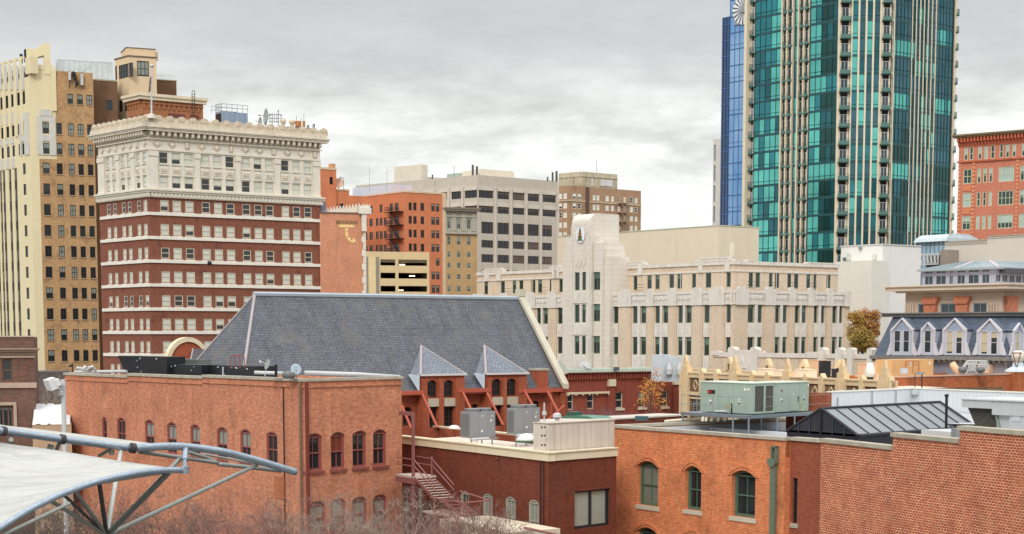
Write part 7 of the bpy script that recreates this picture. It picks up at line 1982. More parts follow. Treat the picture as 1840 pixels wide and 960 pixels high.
	r = thing('roof_fan', 'low dark round fan housing near the corner of the orange brick roof', 'roof fan', W(519, 678, 88)); c = W(519, 680, 88.2); mb = MB(); mb.lathe(c, [(.3, 0), (.36, .12), (.36, .28), (.28, .36), (.1, .38)], 18); mb.build('housing', plain('dark_grey_fan', S(112, 114, 112), .5), r, smooth=True)
	r = thing('satellite_dish', 'pale blue half round dish peeping over the parapet near the corner pipes', 'satellite dish', W(533, 676, 90)); c = W(532, 664, 90); mb = MB(); mb.lathe(c, [(.03, -.1), (.2, -.07), (.32, 0), (.3, .02), (.15, -.03)], 18, axis=(.5, -1, .2)); mb.build('reflector', plain('pale_blue_dish', S(176, 192, 204), .5), r, smooth=True)
	mb = MB(); mb.tube(W(533, 680, 90.1), c, .03); mb.build('mount', STG, r)
	r = thing('pipe_run', 'long white insulated pipe lying along the orange brick roof', 'pipe', W(620, 676, 92)); mb = MB()
	mb.path([W(457, 669.5, 92), W(520, 671.5, 92.6)], .1, 8); mb.path([W(547, 669.5, 93), W(640, 672.5, 93.2), W(719, 677.5, 94)], .11, 8); mb.build('pipe', WPT, r, smooth=True)
	r = thing('pipe_run', 'white pipe at the far left of the orange brick roof edge', 'pipe', W(165, 670, 104)); mb = MB(); K = L.off(-1.0); mb.path([K.P(K.u(135, 670), K.z(135, 668.5)), K.P(K.u(227, 670), K.z(227, 667.5))], .1, 8); mb.build('pipe', WPT, r)
	r = thing('roof_clutter', 'jumble of white pipes and a small lamp bracket at the far left roof corner', 'pipes', W(155, 668, 105)); mb = MB()
	for x0, y0, x1, y1 in ((137, 661.5, 152, 664), (148, 664, 165, 666), (152, 659, 155, 665), (165, 658, 172, 667), (158, 662, 168, 660)): mb.tube(W(x0, y0, 104.5), W(x1, y1, 104.8), .11)
	mb.build('white_pipe', WPT, r)
	mb = MB(); mb.tube(W(130, 669, 104), W(130, 653, 104), .05); mb.tube(W(124, 659, 104), W(131, 655, 104), .06); mb.build('bracket', DKM, r)
	return root
left_brick()

# ================================================================== middle brick building with cream parapet
MBR = brick('dark_russet_brick', S(128, 64, 44), S(104, 50, 36), S(112, 66, 50), var=.12, sc=.6, mottle=.5, streak=.18, blot=S(100, 62, 52), blotsc=.5)
def mid_brick():
	L, Rr = Frame(986, 84, -900), Frame(986, 84, 3900)
	root = thing('brick_building', 'russet brick building with a cream parapet band and a wide two pane window, centre foreground', 'building', L.P(0, 0))
	zt = L.z(986, 830); uL, uR = L.u(716, 790), Rr.u(1108, 800)
	zs = L.z(986, 835)
	ar = [(722.5,733),(752,759),(828,842.5),(868,885),(908.5,926.5),(950,968.5)]; ys = {0:872,1:877,2:882,3:887,4:892.5,5:898}
	H = [(L.u(a, 920), L.u(b, 920), .6, L.z((a+b)/2, ys[i])) for i, (a, b) in enumerate(ar)]
	H = [(a, b, d-2.25, d) for a, b, c, d in H]
	HB = [(Rr.u(1032.5, 900), Rr.u(1096.5, 900), Rr.z(1064, 948), Rr.z(1064, 880.5))]
	mb = MB(); zc = L.z(986, 829)
	mb.grid(L, uL, 0, 0, zc, H, .16); mb.grid(Rr, 0, uR, 0, zc, HB, .3)
	for h in H: arch_fill(mb, L, h[0], h[1], h[3]-.18, h[3], .15)
	A, B = L.P(uL, 0), Rr.P(uR, 0); D = A+(B-L.P(0, 0))
	for p, q in ((D, A), (B, D)): mb.face([(p.x, p.y, 0), (q.x, q.y, 0), (q.x, q.y, zc), (p.x, p.y, zc)])
	mb.build('wall', MBR, root)
	CP_ = plain('cream_parapet', S(226, 212, 180), .75, var=.04, streak=.12); PK = plain('pinkish_roof_render', S(218, 200, 184), .8, var=.06)
	mb = MB(); zp = L.z(986, 815)
	mb.box(L, uL, .12, zc, zp, -.35, .1); mb.box(Rr, -.05, uR, zc+.002, zp-.003, -.35, .105); mb.box(L, uL, .2, zp, zp+.07, -.4, .17); mb.box(Rr, -.06, uR, zp+.002, zp+.067, -.4, .172); mb.build('parapet', CP_, root)
	mb = MB(); zr = zp-.25
	mb.face([(p.x, p.y, zr) for p in (A, L.P(0, 0), B, D)])
	mb.build('roof', PK, root)
	mb = MB(); K = L.off(-9.5); K2 = K; a, b = K.u(716, 772), K.u(995, 772); zz = K.z(800, 770)
	mb.box(K, a, b, zr, zz, -.25, 0); mb.build('rear_parapet', PK, root)
	mb = MB(); mb.box(K, a, b, zz+.003, zz+.12, -.3, .06); mb.pieces('rear_coping', CP_, root)
	FR = plain('grey_cream_frame', S(170, 168, 150), .6, streak=0)
	for i, h in enumerate(H): arched_window(root, L, h[0], h[1], h[2], h[3]-.18, h[3], .12, FR, GLG, BLG, bl=1 if i > 2 else 0, cols=2, fw=.08)
	h = HB[0]; mb = MB(); f = .1; g = -.26
	mb.box(Rr, h[0], h[1], h[3]-f, h[3], g, g+.12); mb.box(Rr, h[0], h[1], h[2], h[2]+f*1.4, g, g+.12); mb.box(Rr, h[0], h[0]+.06, h[2]+f*1.4, h[3]-f, g, g+.12); mb.box(Rr, h[1]-.16, h[1], h[2]+f*1.4, h[3]-f, g, g+.12); m = (h[0]+h[1])/2; mb.box(Rr, m-.09, m+.05, h[2]+f*1.4, h[3]-f, g, g+.12)
	w_ = mb.build('window', DKM, root)
	for a, b in ((h[0]+.06, m-.09), (m+.05, h[1]-.16)): M1('box', Rr, a, b, h[2]+f, h[3]-f, g-.02, g+.03).build('pane', glassy('grey_green_shade', S(158, 164, 150), .2, .12, .5), w_)
	# pair of cables down the corner
	for k, x in enumerate((972.5, 978)):
		p = L.P(L.u(x, 840), 0, .04); mb = MB(); mb.tube((p.x, p.y, 0), (p.x, p.y, zc), .025, n=5)
		for y in (775, 791, 808): q = L.P(L.u(x, y), L.z(x, y)+0, .45); 
		mb.build('cable', BLK, root)
	mb = MB()
	for x, y in ((778, 822), (895, 824)): c = L.P(L.u(x, y), L.z(x, y), .02); mb.lathe(c, [(.09, 0), (.09, .06), (.03, .1)], 8, axis=(L.n[0], L.n[1], 0))
	mb.pieces('wall_anchor', plain('rusty_anchor', S(130, 60, 46)), root)
	# rendered screen wall on the roof
	A2, B2 = L.off(-.45), Rr.off(-.45)
	r = thing('screen_wall', 'tall pinkish cream panelled screen around the corner of the russet brick roof', 'screen', Rr.P(2.5, zr))
	PC = plain('pinkish_cream_panel', S(208, 196, 182), .85, var=.06, streak=.25)
	# left return and long front
	c0 = Rr.u(963, 800); Kf = Rr.off(-.5); a, b = Kf.u(985, 790), Kf.u(1104, 790); zt2 = Kf.z(975, 762.5)
	mb = MB(); mb.box(Kf, a, b, zr, zt2, -.12, 0); mb.box(Kf.side(a, False), -6, 0, zr, zt2-.01, -.12, 0) if False else None
	mb.box(Kf, b-.12, b, zr, zt2-.01, -1.1, -.13); mb.box(Kf, a, a+.12, zr, zt2-.01, -1.1, -.13); mb.box(Kf, a+.13, b-.13, zt2-.25, zt2-.15, -1.1, -.13)
	mb.build('panel_wall', PC, r)
	mb = MB()
	for k in range(1, 11): x = a+(b-a)*k/11; mb.box(Kf, x-.012, x+.012, zr+.2, zt2-.03, .001, .012)
	mb.build('panel_joint', plain('joint_line', S(192, 180, 166)), r)
	mb = MB(); mb.box(Kf, a-.04, b+.04, zt2+.003, zt2+.05, -1.15, .05); mb.pieces('coping', plain('stained_cap', S(190, 178, 160), .8, var=.2), r)
	mb = MB()
	for y in (768, 783, 800):
		for x in (973, 978.5): u_, z_ = Kf.uz(x, y); mb.box(Kf, u_-.03, u_+.03, z_-.05, z_+.05, .003, .06)
	mb.pieces('bolt', DKM, r)
	# condensers
	def condenser(x0, x1, xm, ytop, ybot, Yd, lab):
		A_, B_ = Frame(xm, Yd, -900), Frame(xm, Yd, 3900); r = thing('air_conditioner', lab, 'air conditioner', A_.P(0, zr), 'grey condensers on the russet brick roof')
		GM = plain('grey_condenser_paint', S(150, 152, 154), .5, .1, var=.05, streak=.1)
		zb, ztp = A_.z(xm, ybot), A_.z(xm, ytop)
		uL_, uR_ = A_.u(x0, ytop+20), B_.u(x1, ytop+20)
		mb = MB(); shell(mb, A_, B_, uL_, uR_, zb, ztp, drop=.02)
		for x in (.35, .7): q = uR_*x; mb.box(B_, q-.012, q+.012, zb, ztp, .002, .015)
		mb.box(B_, 0, uR_, zb, zb+.06, .002, .03); mb.box(A_, uL_, 0, zb, zb+.06, .002, .033); mb.build('cabinet', GM, r)
		c = A_.P(0, 0); dirA = Vector((*A_.U, 0))*uL_; dirB = Vector((*B_.U, 0))*uR_
		for t in (.28, .72):
			p = Vector((c.x, c.y, ztp))+dirA*.5+dirB*t; mb = MB(); mb.lathe(p, [(.44, 0), (.46, .16), (.44, .18), (.36, .14)], 20); mb.build('fan_shroud', plain('grey_fan_shroud', S(128, 130, 130), .5, .2), r, smooth=False)
		mb = MB()
		for k in range(9): q = uL_+.1-(uL_)*0+k*(-uL_-.2)/9; mb.box(A_, q, q+.03, zb+.12, ztp-.12, .002, .02)
		mb.build('grille', plain('grille_grey', S(120, 122, 122), .6), r)
		mb = MB()
		for q in (uR_*.08, uR_*.5, uR_*.92): p = B_.P(q, 0, -.1); mb.tube((p.x, p.y, zr), (p.x, p.y, zb), .04)
		mb.tube(B_.P(-.1, zb-.08, .1), B_.P(uR_+.1, zb-.08, .1), .05); mb.build('stand', STG, r)
		mb = MB(); 
		for (t, h, w2, h2) in ((.45, .82, .1, .05), (.8, .6, .1, .14), (.84, .8, .07, .07), (.42, .22, .13, .12)): q = uR_*t; zz = zb+(ztp-zb)*h; mb.box(B_, q, q+w2, zz, zz+h2, .003, .02)
		mb.pieces('label_plate', plain('white_label', S(236, 230, 220)), r)
		q0 = B_.P(-.2, zb-.02, .35); q1 = B_.P(uR_*.55, zb-.02, .35); mb = MB(); mb.path([q0, q1], .07, 8)
		for t in (.1, .3): p = q0.lerp(q1, t); mb.tube(p, p-Vector((0, 0, zb-zr)), .05)
		mb.build('insulated_pipe', WPT, r)
	condenser(827.5, 890, 845, 741, 788, 91.5, 'grey condenser unit with two round fans on top, left one on the russet brick roof')
	condenser(911, 970, 926, 734.5, 781, 92.5, 'grey condenser unit with two round fans on top, right one beside the cream screen wall')
	c = W(946, 793, 88.2); r = thing('roof_dome', 'white shallow dome on a green rim before the cream screen wall', 'skylight', c); mb = MB(); mb.lathe(c+Vector((0, 0, .05)), [(.62, 0), (.5, .14), (.3, .3), (.08, .38)], 20); mb.build('dome', plain('white_dome', S(226, 226, 214), .5), r, smooth=True); mb = MB(); mb.lathe(c-Vector((0, 0, .05)), [(.64, 0), (.64, .09), (.6, .1)], 20); mb.build('rim', plain('dark_green_rim', S(70, 100, 80), .6), r)
	r = thing('vent_pipe', 'thin white standpipe with a box, behind the cream screen wall', 'pipe', W(978, 760, 96)); mb = MB(); mb.tube(W(978, 770, 96), W(978, 724, 96), .05, n=8); mb.build('pipe', WPT, r); K = Frame(978, 96); mb = MB(); mb.box(K, -.12, .14, K.z(978, 746), K.z(978, 739.5), -.1, .12); mb.build('box', WPT, r)
	r = thing('roof_dome', 'small pale roof vent bowl near the foot of the hall wall', 'roof vent', W(817, 768, 99)); mb = MB(); mb.lathe(W(816, 770, 99), [(.36, 0), (.3, .14), (.1, .2)], 14); mb.build('bowl', plain('white_dome', S(226, 226, 214), .5), r)
	r = thing('roof_vent', 'white round vent with a flared cap beside the standpipe', 'roof vent', W(1001, 757, 97)); mb = MB(); mb.lathe(W(1001, 762, 97), [(.14, 0), (.14, .35), (.28, .4), (.24, .6), (.1, .66)], 12); mb.build('vent', WPT, r)
	# green rooflights
	r = thing('rooflight', 'green edged flat rooflight with a small cap behind the cream screen wall', 'skylight', W(1040, 752, 100)); K = Frame(1010, 100, -1200); mb = MB()
	mb.prism(K, [K.uz(1008, 752), K.uz(1066, 753), K.uz(1058, 748.5), K.uz(1032, 747), K.uz(1012, 747)], -1.5, 0); mb.build('frame', plain('green_rooflight', S(90, 134, 112), .5), r); mb = MB(); mb.box(K, K.u(1017, 745), K.u(1032, 745), K.z(1020, 747), K.z(1020, 740), -.6, -.05); mb.build('cap', plain('dark_green_cap', S(60, 96, 82), .5), r)
	r = thing('rooflight', 'small dark green roof cap left of the foreground brick parapet', 'skylight', W(1148, 754, 101)); K = Frame(1142, 101, -1200); mb = MB(); mb.box(K, 0, K.u(1154, 750), K.z(1148, 756), K.z(1148, 748), -.5, 0); mb.build('cap', plain('teal_grey_cap', S(80, 112, 116), .5), r)
	mb = MB(); K = Frame(1112, 103, -1200); 
	# pale flat roof behind
	r = thing('flat_roof_building', 'pale flat roof strip between the cream screen wall and the dark red brick building', 'building', W(1080, 760, 108))
	Q = Frame(1000, 104, 3900); mb = MB(); zq = Q.z(1060, 757); mb.box(Q, Q.u(985, 757), Q.u(1235, 757), 0, zq, -2.5, 0); mb.build('wall', MBR, r)
	mb = MB(); mb.box(Q, Q.u(985, 757), Q.u(1235, 757), zq+.003, zq+.1, -2.5, .05); mb.build('roof', plain('grey_cream_roof', S(196, 188, 176), .85, var=.1), r)
mid_brick()

# ================================================================== maroon steel stair beside it
def stair():
	r = thing('fire_stair', 'maroon steel outdoor stair with open treads beside the russet brick wall', 'staircase', W(780, 950, 88))
	ST = plain('maroon_steel', S(140, 88, 84), .6, var=.08); PL = plain('pinkish_deck', S(196, 176, 162), .8)
	Ya = 90.5; A = Frame(741, Ya, -900)
	# A: parallel to the wall; stair comes down to the right and nearer
	X = lambda x, y: A.uz(x, y)
	B = A.off(-1.1)
	mb = MB(); 
	for x in (741,): u, _ = X(x, 900); zt = A.z(741, 741); mb.box(A, u-.07, u+.07, 0, zt, -.14, 0)
	mb.box(A, A.u(716, 745), X(741, 745)[0], A.z(741, 748), A.z(741, 741), -.12, -.01)
	mb.build('column', ST, r)
	zp = A.z(741, 856); u0, u1 = A.u(712, 856), A.u(769, 856)
	mb = MB(); mb.box(A, u0, X(745, 856)[0], zp-.12, zp, -1.4, 0); mb.build('landing', PL, r)
	mb = MB(); mb.box(A, u0, X(745, 856)[0], zp-.45, zp-.13, -.1, .02); mb.build('landing_beam', ST, r)
	# flight: stringers from (744,855) to (781,895), far (772,850)->(808,897)
	a0, a1 = X(744, 857), X(783, 897); run = 1.15
	mb = MB(); dz = .16
	for d in (0, -run):
		mb.prism(A, [(a0[0], a0[1]-dz), (a1[0], a1[1]-dz), (a1[0], a1[1]+.02), (a0[0], a0[1]+.02)], d-.04, d)
	mb.build('stringer', ST, r)
	n = 9
	for k in range(n):
		t = (k+.5)/n; u = a0[0]+(a1[0]-a0[0])*t; zz = a0[1]+(a1[1]-a0[1])*t
		M1('box', A, u-.12, u+.12, zz-.03, zz, -run+.04-.0, -.045).build('tread', PL, r)
	zl = a1[1]-.02; ue = A.u(842, 905)
	mb = MB(); 
	z2 = A.z(800, 924); mb.box(A, A.u(765, 924), A.u(850, 924), z2-.1, z2, -run, .2); mb.build('lower_landing', PL, r)
	mb = MB(); b0, b1 = (a1[0]+.3, zl), (A.u(830, 925), z2)
	for d in (-.2, -run): mb.prism(A, [(b0[0], b0[1]-dz), (b1[0], b1[1]-dz), (b1[0], b1[1]+.02), (b0[0], b0[1]+.02)], d-.04, d)
	for k in range(5): t = (k+.5)/5; mb.box(A, b0[0]+(b1[0]-b0[0])*t-.1, b0[0]+(b1[0]-b0[0])*t+.1, b0[1]+(b1[1]-b0[1])*t-.03, b0[1]+(b1[1]-b0[1])*t, -run+.02, -.24)
	mb.build('lower_flight', ST, r)
	mb = MB(); hr = .95
	for d in (0, -run):
		for h in (hr, hr*.62, ): mb.tube(A.P(a0[0], a0[1]+h, d-.02), A.P(a1[0], a1[1]+h*.75, d-.02), .035, n=6)
		if d < 0:
			mb.tube(A.P(a0[0], a0[1], d), A.P(a0[0], a0[1]+hr+.15, d), .06)
	for h in (hr, hr*.6): mb.tube(A.P(u0, zp+h, -.02), A.P(a0[0], zp+h, -.02), .035); mb.tube(A.P(u0, zp+h, -run-.2), A.P(a0[0]+.2, zp+h, -run), .035)
	# rails round the lower landings
	q = [A.P(a1[0]-.1, a1[1]+.1, 0.3), A.P(ue, zl+.15, .3), A.P(ue+.1, zl+.2, -run-.1), A.P(a1[0]+.5, zl+.45, -run-.1)]
	for i in range(3): mb.tube(q[i], q[i+1], .045)
	for p in q[1:3]: mb.tube(p, p-Vector((0, 0, 1.4)), .04)
	mb.build('handrail', ST, r)
	mb = MB(); 
	for x in (783, 842): p = A.P(A.u(x, 910), 0, .1); mb.tube((p.x, p.y, 0), (p.x, p.y, zl-.1), .07)
	mb.pieces('support_post', ST, r)
stair()

# ================================================================== right brick building (green windows, skylight)
RBR = brick('orange_red_brick', S(222, 126, 76), S(200, 104, 62), S(232, 172, 126), bw=.21, bh=.09, ms=.013, var=.1, sc=.6, mottle=.6, streak=.28, blot=S(170, 104, 68), blotsc=.5)
RBD = brick('darker_russet_brick', S(158, 88, 62), S(138, 72, 50), S(150, 96, 74), bw=.21, bh=.073, ms=.009, var=.08, mottle=.4)
def right_brick():
	L = Frame(1414, 82, -1130)
	root = thing('brick_building', 'orange red brick building with green arched windows and a green downpipe, right foreground', 'building', L.P(-4, 0))
	z = lambda x, y: L.z(x, y); zt = z(1412, 792); u = lambda x, y=850: L.u(x, y)
	uL = u(1100, 850)
	wn = [(1145.5,1182.5,829,909,852),(1231,1260,838,917,858),(1315,1357.5,846,930,866)]
	H = [(u(a), u(b), z((a+b)/2, y1), z((a+b)/2, y0)) for a, b, y0, y1, q in wn]
	zl = z(1164, 948.5); H2 = [(a, b, zl-2.3, zl) for a, b, c, d in H]
	mb = MB(); mb.grid(L, uL, 0, 0, zt, H+H2, .42)
	for h in H+H2: arch_fill(mb, L, h[0], h[1], h[3]-.3, h[3], .41)
	for h in H+H2:
		for t in (.02, .17): hood(mb, L, h[0]-t, h[1]+t, h[3]-.3, h[3]+t, .12, .003, .05+t*.12)
	dep = 15; A = L.P(uL, 0); A2 = L.P(uL, 0, -dep)
	mb.face([(A2.x, A2.y, 0), (A.x, A.y, 0), (A.x, A.y, zt), (A2.x, A2.y, zt)])
	mb.box(L, uL, 0, zt-.9, zt-.02, -.35, -.02); mb.box(L, uL+.02, uL+.35, zt-.9, zt-.02, -dep, -.36)
	# return into the recess
	C = L.P(0, 0); C2 = L.P(0, 0, -.5); mb.face([(C.x, C.y, 0), (C2.x, C2.y, 0), (C2.x, C2.y, zt), (C.x, C.y, zt)])
	mb.build('wall', RBR, root)
	# recessed darker part
	K = L.off(-.4); k0, k1 = K.u(1422, 870), K.u(1484, 870); zk = zt
	h = (K.u(1423.5, 900), K.u(1432.5, 900), K.z(1428, 940.5), K.z(1428, 859))
	mb = MB(); mb.grid(K, -.1, k1, 0, zk, [h], .25); mb.box(K, -.1, k1, zk-.9, zk-.02, -.35, -.02); mb.build('recessed_wall', RBD, root)
	w_ = Wins(root, [DKM, GL, BLG], name='narrow_window'); w_.add(K, *h, .2, 0, cols=2, fw=.05, rail=False); w_.build()
	mb = MB(); mb.box(K, h[0]-.1, h[1]+.1, h[2]-.24, h[2]-.003, -.2, .06); mb.build('narrow_sill', COP, root)
	GFR = plain('green_window_paint', S(88, 112, 92), .5, var=.08, streak=0); SL_ = plain('pale_sill_stone', S(206, 194, 172), .8, streak=.15)
	for i, h in enumerate(H): arched_window(root, L, h[0], h[1], h[2], h[3]-.3, h[3], .34, GFR, GL, glassy('grey_green_net', S(128, 132, 116), .2, .2), bl=1 if i == 0 else 0, cols=2, fw=.13, sill=(.12, .24, .06), sill_m=SL_)
	for i, h in enumerate(H2): arched_window(root, L, h[0], h[1], h[2], h[3]-.3, h[3], .34, GFR, GL, BLG, cols=2, fw=.13, sill=(.12, .24, .06), sill_m=SL_)
	mb = MB(); mb.box(L, uL-.06, .06, zt, zt+.17, -.42, .1); mb.box(L, uL-.06, uL+.4, zt+.002, zt+.168, -dep, -.43); mb.box(K, .08, k1, zk+.004, zk+.174, -.45, .12); mb.pieces('coping', COP, root)
	# downpipe with a hopper head
	GP = plain('grey_green_downpipe', S(112, 124, 104), .5, .1, streak=.2); mb = MB(); a, b = u(1388.5, 880), u(1397, 880)
	zh, zh2, zh3 = z(1392, 838), z(1392, 824), z(1392, 801)
	mb.box(L, a, b, 0, zh, .05, .22); mb.prism(L, [(a+.02, zh), (b-.02, zh), (b+.1, zh+.18), (b+.1, zh2), (a-.12, zh2), (a-.12, zh+.18)], .03, .33)
	mb.box(L, a+.05, b+.1, zh2, zh3, .03, .1); mb.box(L, a+.05, a+.12, zh2, zh3, .101, .25); mb.box(L, b+.03, b+.1, zh2, zh3, .101, .25); mb.box(L, a+.05, b+.1, zh3-.08, zh3, .101, .25)
	mb.build('downpipe', GP, root)
	# roof membrane with upstands
	zr = zt-.55
	mb = MB(); P = L.P
	mb.face([P(uL, zr, -.3), P(0, zr, -.3), P(0, zr, -dep), P(uL, zr, -dep)]); mb.face([P(0, zr, -.8), P(10, zr, -.8), P(10, zr, -dep), P(0, zr, -dep)])
	mb.build('roof', ROOF, root)
	mb = MB(); mb.box(L, uL+.355, uL+.4, zr+.01, zt-.06, -dep+.4, -.4); mb.box(L, uL+.45, 3, zr, zr+.35, -7.5, -7.1); mb.box(L, -4.2, 2, zr, zr+.45, -3.4, -3.0); mb.box(L, -8.5, -4.5, zr, zr+.4, -3.6, -3.2)
	mb.build('roof_upstand', plain('white_membrane', S(200, 201, 204), .7, var=.05, streak=.1), root)
	mb = MB(); f = L.off(-dep); a = f.u(1100, 760); mb.box(f, uL, 6, zr, f.z(1200, 753), -.3, 0); mb.build('rear_parapet', plain('white_block_parapet', S(214, 214, 210), .8), root)
	# ---- steel platform with the two green air handlers
	zP = None
	Lc, Rc = Frame(1353, 93, -1130), Frame(1353, 93, 3900)
	zb, ztp = Lc.z(1353, 744.5), Lc.z(1353, 690)
	GA = plain('sage_green_paint', S(156, 172, 156), .5, 0, var=.05, sc=.8, streak=.1); GR = brick('brown_grey_grille', S(104, 100, 90), S(88, 84, 76), S(70, 68, 62), bw=.03, bh=.06, ms=.006, var=.05, streak=0)
	pf = thing('steel_platform', 'raised galvanised steel platform with thin railings carrying the sage green air handlers', 'platform', Lc.P(0, zr))
	mb = MB(); pa, pb = Lc.u(1243, 750), Rc.u(1472, 750)
	A_ = Lc.P(pa, 0, .9); B_ = Lc.P(.5, 0, .9); C_ = Rc.P(pb, 0, .8); D_ = A_+(C_-B_)
	mb.column([(p.x, p.y) for p in (A_, B_, C_, D_)], zb-.22, zb-.05); mb.build('deck', STL, pf)
	mb = MB(); S1 = Lc.off(.9)
	for x in (1317, 1345.5): 
		u_ = S1.u(x, 760); mb.tube(S1.P(u_, zr-.6), S1.P(u_, zb-.2), .055, n=8)
	for q in (pa+.1, ): mb.tube(Lc.P(q, zr, .8), Lc.P(q, zb-.2, .8), .05)
	for q in (1.5, 3.2, 4.6): mb.tube(Rc.P(q, zr, .7), Rc.P(q, zb-.2, .7), .05)
	for q in (pa+.1, -1.5): mb.tube(Lc.P(q, zr, -2.2), Lc.P(q, zb-.2, -2.2), .05)
	mb.pieces('leg', STL, pf)
	mb = MB()
	for h in (.5, 1.05): mb.tube(Lc.P(pa, zb-.05+h, .85), Lc.P(.4, zb-.05+h, .85), .018)
	for k in range(5): q = pa+(.4-pa)*k/4; mb.tube(Lc.P(q, zb-.05, .85), Lc.P(q, zb+1.0, .85), .018)
	for h in (.5, 1.05): mb.tube(Rc.P(.2, zb-.05+h, .78), Rc.P(pb, zb-.05+h, .78), .012)
	mb.build('railing', STG, pf)
	ah = thing('air_handler', 'larger sage green air handling unit with brown grilles and a red and black plate', 'air conditioner', Lc.P(0, zb))
	uLx, uRx = Lc.u(1258.5, 720), Rc.u(1391.5, 715)
	H_ = [(Rc.u(1356.5, 718), Rc.u(1372.8, 718), zb+.12, ztp-.15), (Rc.u(1375.8, 717), Rc.u(1391, 717)-.06, zb+.12, ztp-.15)]
	mb = MB(); shell(mb, Lc, Rc, uLx, uRx, zb, ztp, (), H_, .05, drop=.01)
	for x in (1291, 1317): q = Lc.u(x, 720); mb.box(Lc, q-.012, q+.012, zb, ztp-.05, .002, .02)
	mb.box(Lc, Lc.u(1303, 720), Lc.u(1318, 720), Lc.z(1310, 727), Lc.z(1310, 713), .002, .025)
	mb.build('cabinet', GA, ah)
	mb = MB()
	for h in H_: mb.box(Rc, h[0], h[1], h[2], h[3], -.06, -.04)
	mb.build('grille', GR, ah)
	mb = MB(); A_ = Lc.P(uLx-.05, 0, .05); B_ = Lc.P(.05, 0, .05); C_ = Rc.P(uRx+.05, 0, .05); D_ = A_+(C_-B_); mb.column([(p.x, p.y) for p in (A_, B_, C_, D_)], ztp+.003, ztp+.05); mb.build('lid', plain('pale_green_lid', S(206, 214, 196), .5), ah)
	u0, z0 = Lc.uz(1271.5, 707.5); u1, z1 = Lc.uz(1285, 701)
	rp = M1('box', Lc, u0, u1, z0, z1, .003, .02).build('name_plate', plain('black_plate', S(52, 34, 34), .5, streak=0), ah)
	rd = plain('plate_red', S(222, 50, 44), .5, streak=0)
	cu, cz = u0+.1, (z0+z1)/2; M1('prism', Lc, [(cu+.085*math.cos(t), cz+.09*math.sin(t)) for t in [math.pi/8*i for i in range(16)]], .021, .03).build('round_mark', rd, rp)
	text_obj('TRANE', .105, rp, rd, Lc.P(u0+.2, cz-.04, .024), Vector((*Lc.U, 0)), Vector((0, 0, 1)), .004, .62)
	def small_bits(fr, sp, parent):
		mw, mk = MB(), MB()
		for x, y, w_, h_, blk in sp: u_, z_ = fr.uz(x, y); (mk if blk else mw).box(fr, u_, u_+w_, z_, z_+h_, .003, .02 if not blk else .04)
		mw.pieces('white_label', plain('white_label', S(236, 230, 220)), parent); mk.pieces('black_handle', BLK, parent)
	small_bits(Lc, [(1275, 723, .16, .14, 0), (1276.5, 724.5, .09, .07, 1), (1337, 702, .18, .14, 0), (1343.5, 702, .14, .14, 0), (1328, 719, .08, .1, 0), (1327.5, 726, .1, .07, 1), (1328, 724, .09, .12, 0), (1314, 743.5, .08, .6, 1), (1302, 713, .12, .06, 0)], ah)
	mb = MB(); mb.tube(Lc.P(Lc.u(1291, 742), zb+.06, .25), Lc.P(Lc.u(1312, 742), zb+.1, .3), .06); mb.build('white_pipe', WPT, ah)
	mb = MB(); uu, zz = Lc.uz(1310, 734); mb.path([Lc.P(uu+.25*math.cos(t), zz+.2*math.sin(t), .1) for t in [i*.35 for i in range(10)]], .018, 5); mb.build('yellow_cable', plain('yellow_cable', S(222, 200, 90)), ah)
	ah2 = thing('air_handler', 'smaller sage green air handling unit with a tiny red plate, right end of the platform', 'air conditioner', Rc.P(2.5, zb))
	q0, q1 = Rc.u(1393.5, 715), Rc.u(1455.6, 712); R3 = Rc.off(-.1); zt2 = ztp-.02
	mb = MB(); mb.box(R3, q0, q1, zb+.02, zt2, -2.0, 0)
	for x in (1417, 1436.5): q = R3.u(x, 715); mb.box(R3, q-.012, q+.012, zb+.02, zt2, .002, .02)
	mb.box(R3, R3.u(1419.5, 720), R3.u(1433, 720), R3.z(1425, 738), R3.z(1425, 716), .002, .03); mb.build('cabinet', GA, ah2)
	M1('box', R3, q0, q1+.04, zt2+.003, zt2+.05, -2.04, .05).build('lid', MC['pale_green_lid'], ah2)
	u0, z0 = R3.uz(1403, 703.5); M1('box', R3, u0, u0+.17, z0, z0+.09, .003, .02).build('name_plate', plain('dull_red_plate', S(130, 60, 56), .5), ah2)
	small_bits(R3, [(1402.5, 720.5, .14, .13, 0), (1404, 721.5, .08, .07, 1), (1424, 709, .1, .06, 0), (1444, 712, .07, .1, 0), (1443.5, 718.5, .1, .07, 1), (1444, 716.5, .08, .09, 0), (1433, 722, .07, .3, 1), (1451, 693.5, .12, .12, 0)], ah2)
	mb = MB(); uu, zz = R3.uz(1437, 731); mb.path([R3.P(uu+.22*math.cos(t), zz+.26*math.sin(t), .1) for t in [-1.2+i*.35 for i in range(10)]], .018, 5); mb.build('yellow_cable', MC['yellow_cable'], ah2)
	# white wrapped pipes on the membrane
	pr = thing('pipe_run', 'thick cream wrapped pipe with white elbows under the steel platform', 'pipe', W(1250, 757, 97)); mb = MB(); mb.path([W(1195, 757.5, 98), W(1235, 754, 97), W(1262, 750, 96.5)], .09, 8)
	mb.build('pipe', plain('cream_pipe', S(226, 220, 196), .6), pr); mb = MB()
	for x in (1262, 1268, 1278, 1290, 1302): mb.tube(W(x, 757, 95), W(x+2, 749, 95), .08)
	mb.pieces('pipe_elbow', plain('cream_pipe', S(226, 220, 196), .6), pr)
	# ---- skylight with ridged glass roof
	sk = thing('skylight', 'long pitched skylight with grey panes and dark frames, glazed triangular end to the left', 'skylight', W(1500, 785, 84))
	Yf = 83.3
	Ga = Frame(1478, Yf, -1130)
	gl, gr = Ga.uz(1414, 775), Ga.uz(1542.5, 784.5); ap = Ga.uz(1476, 735)
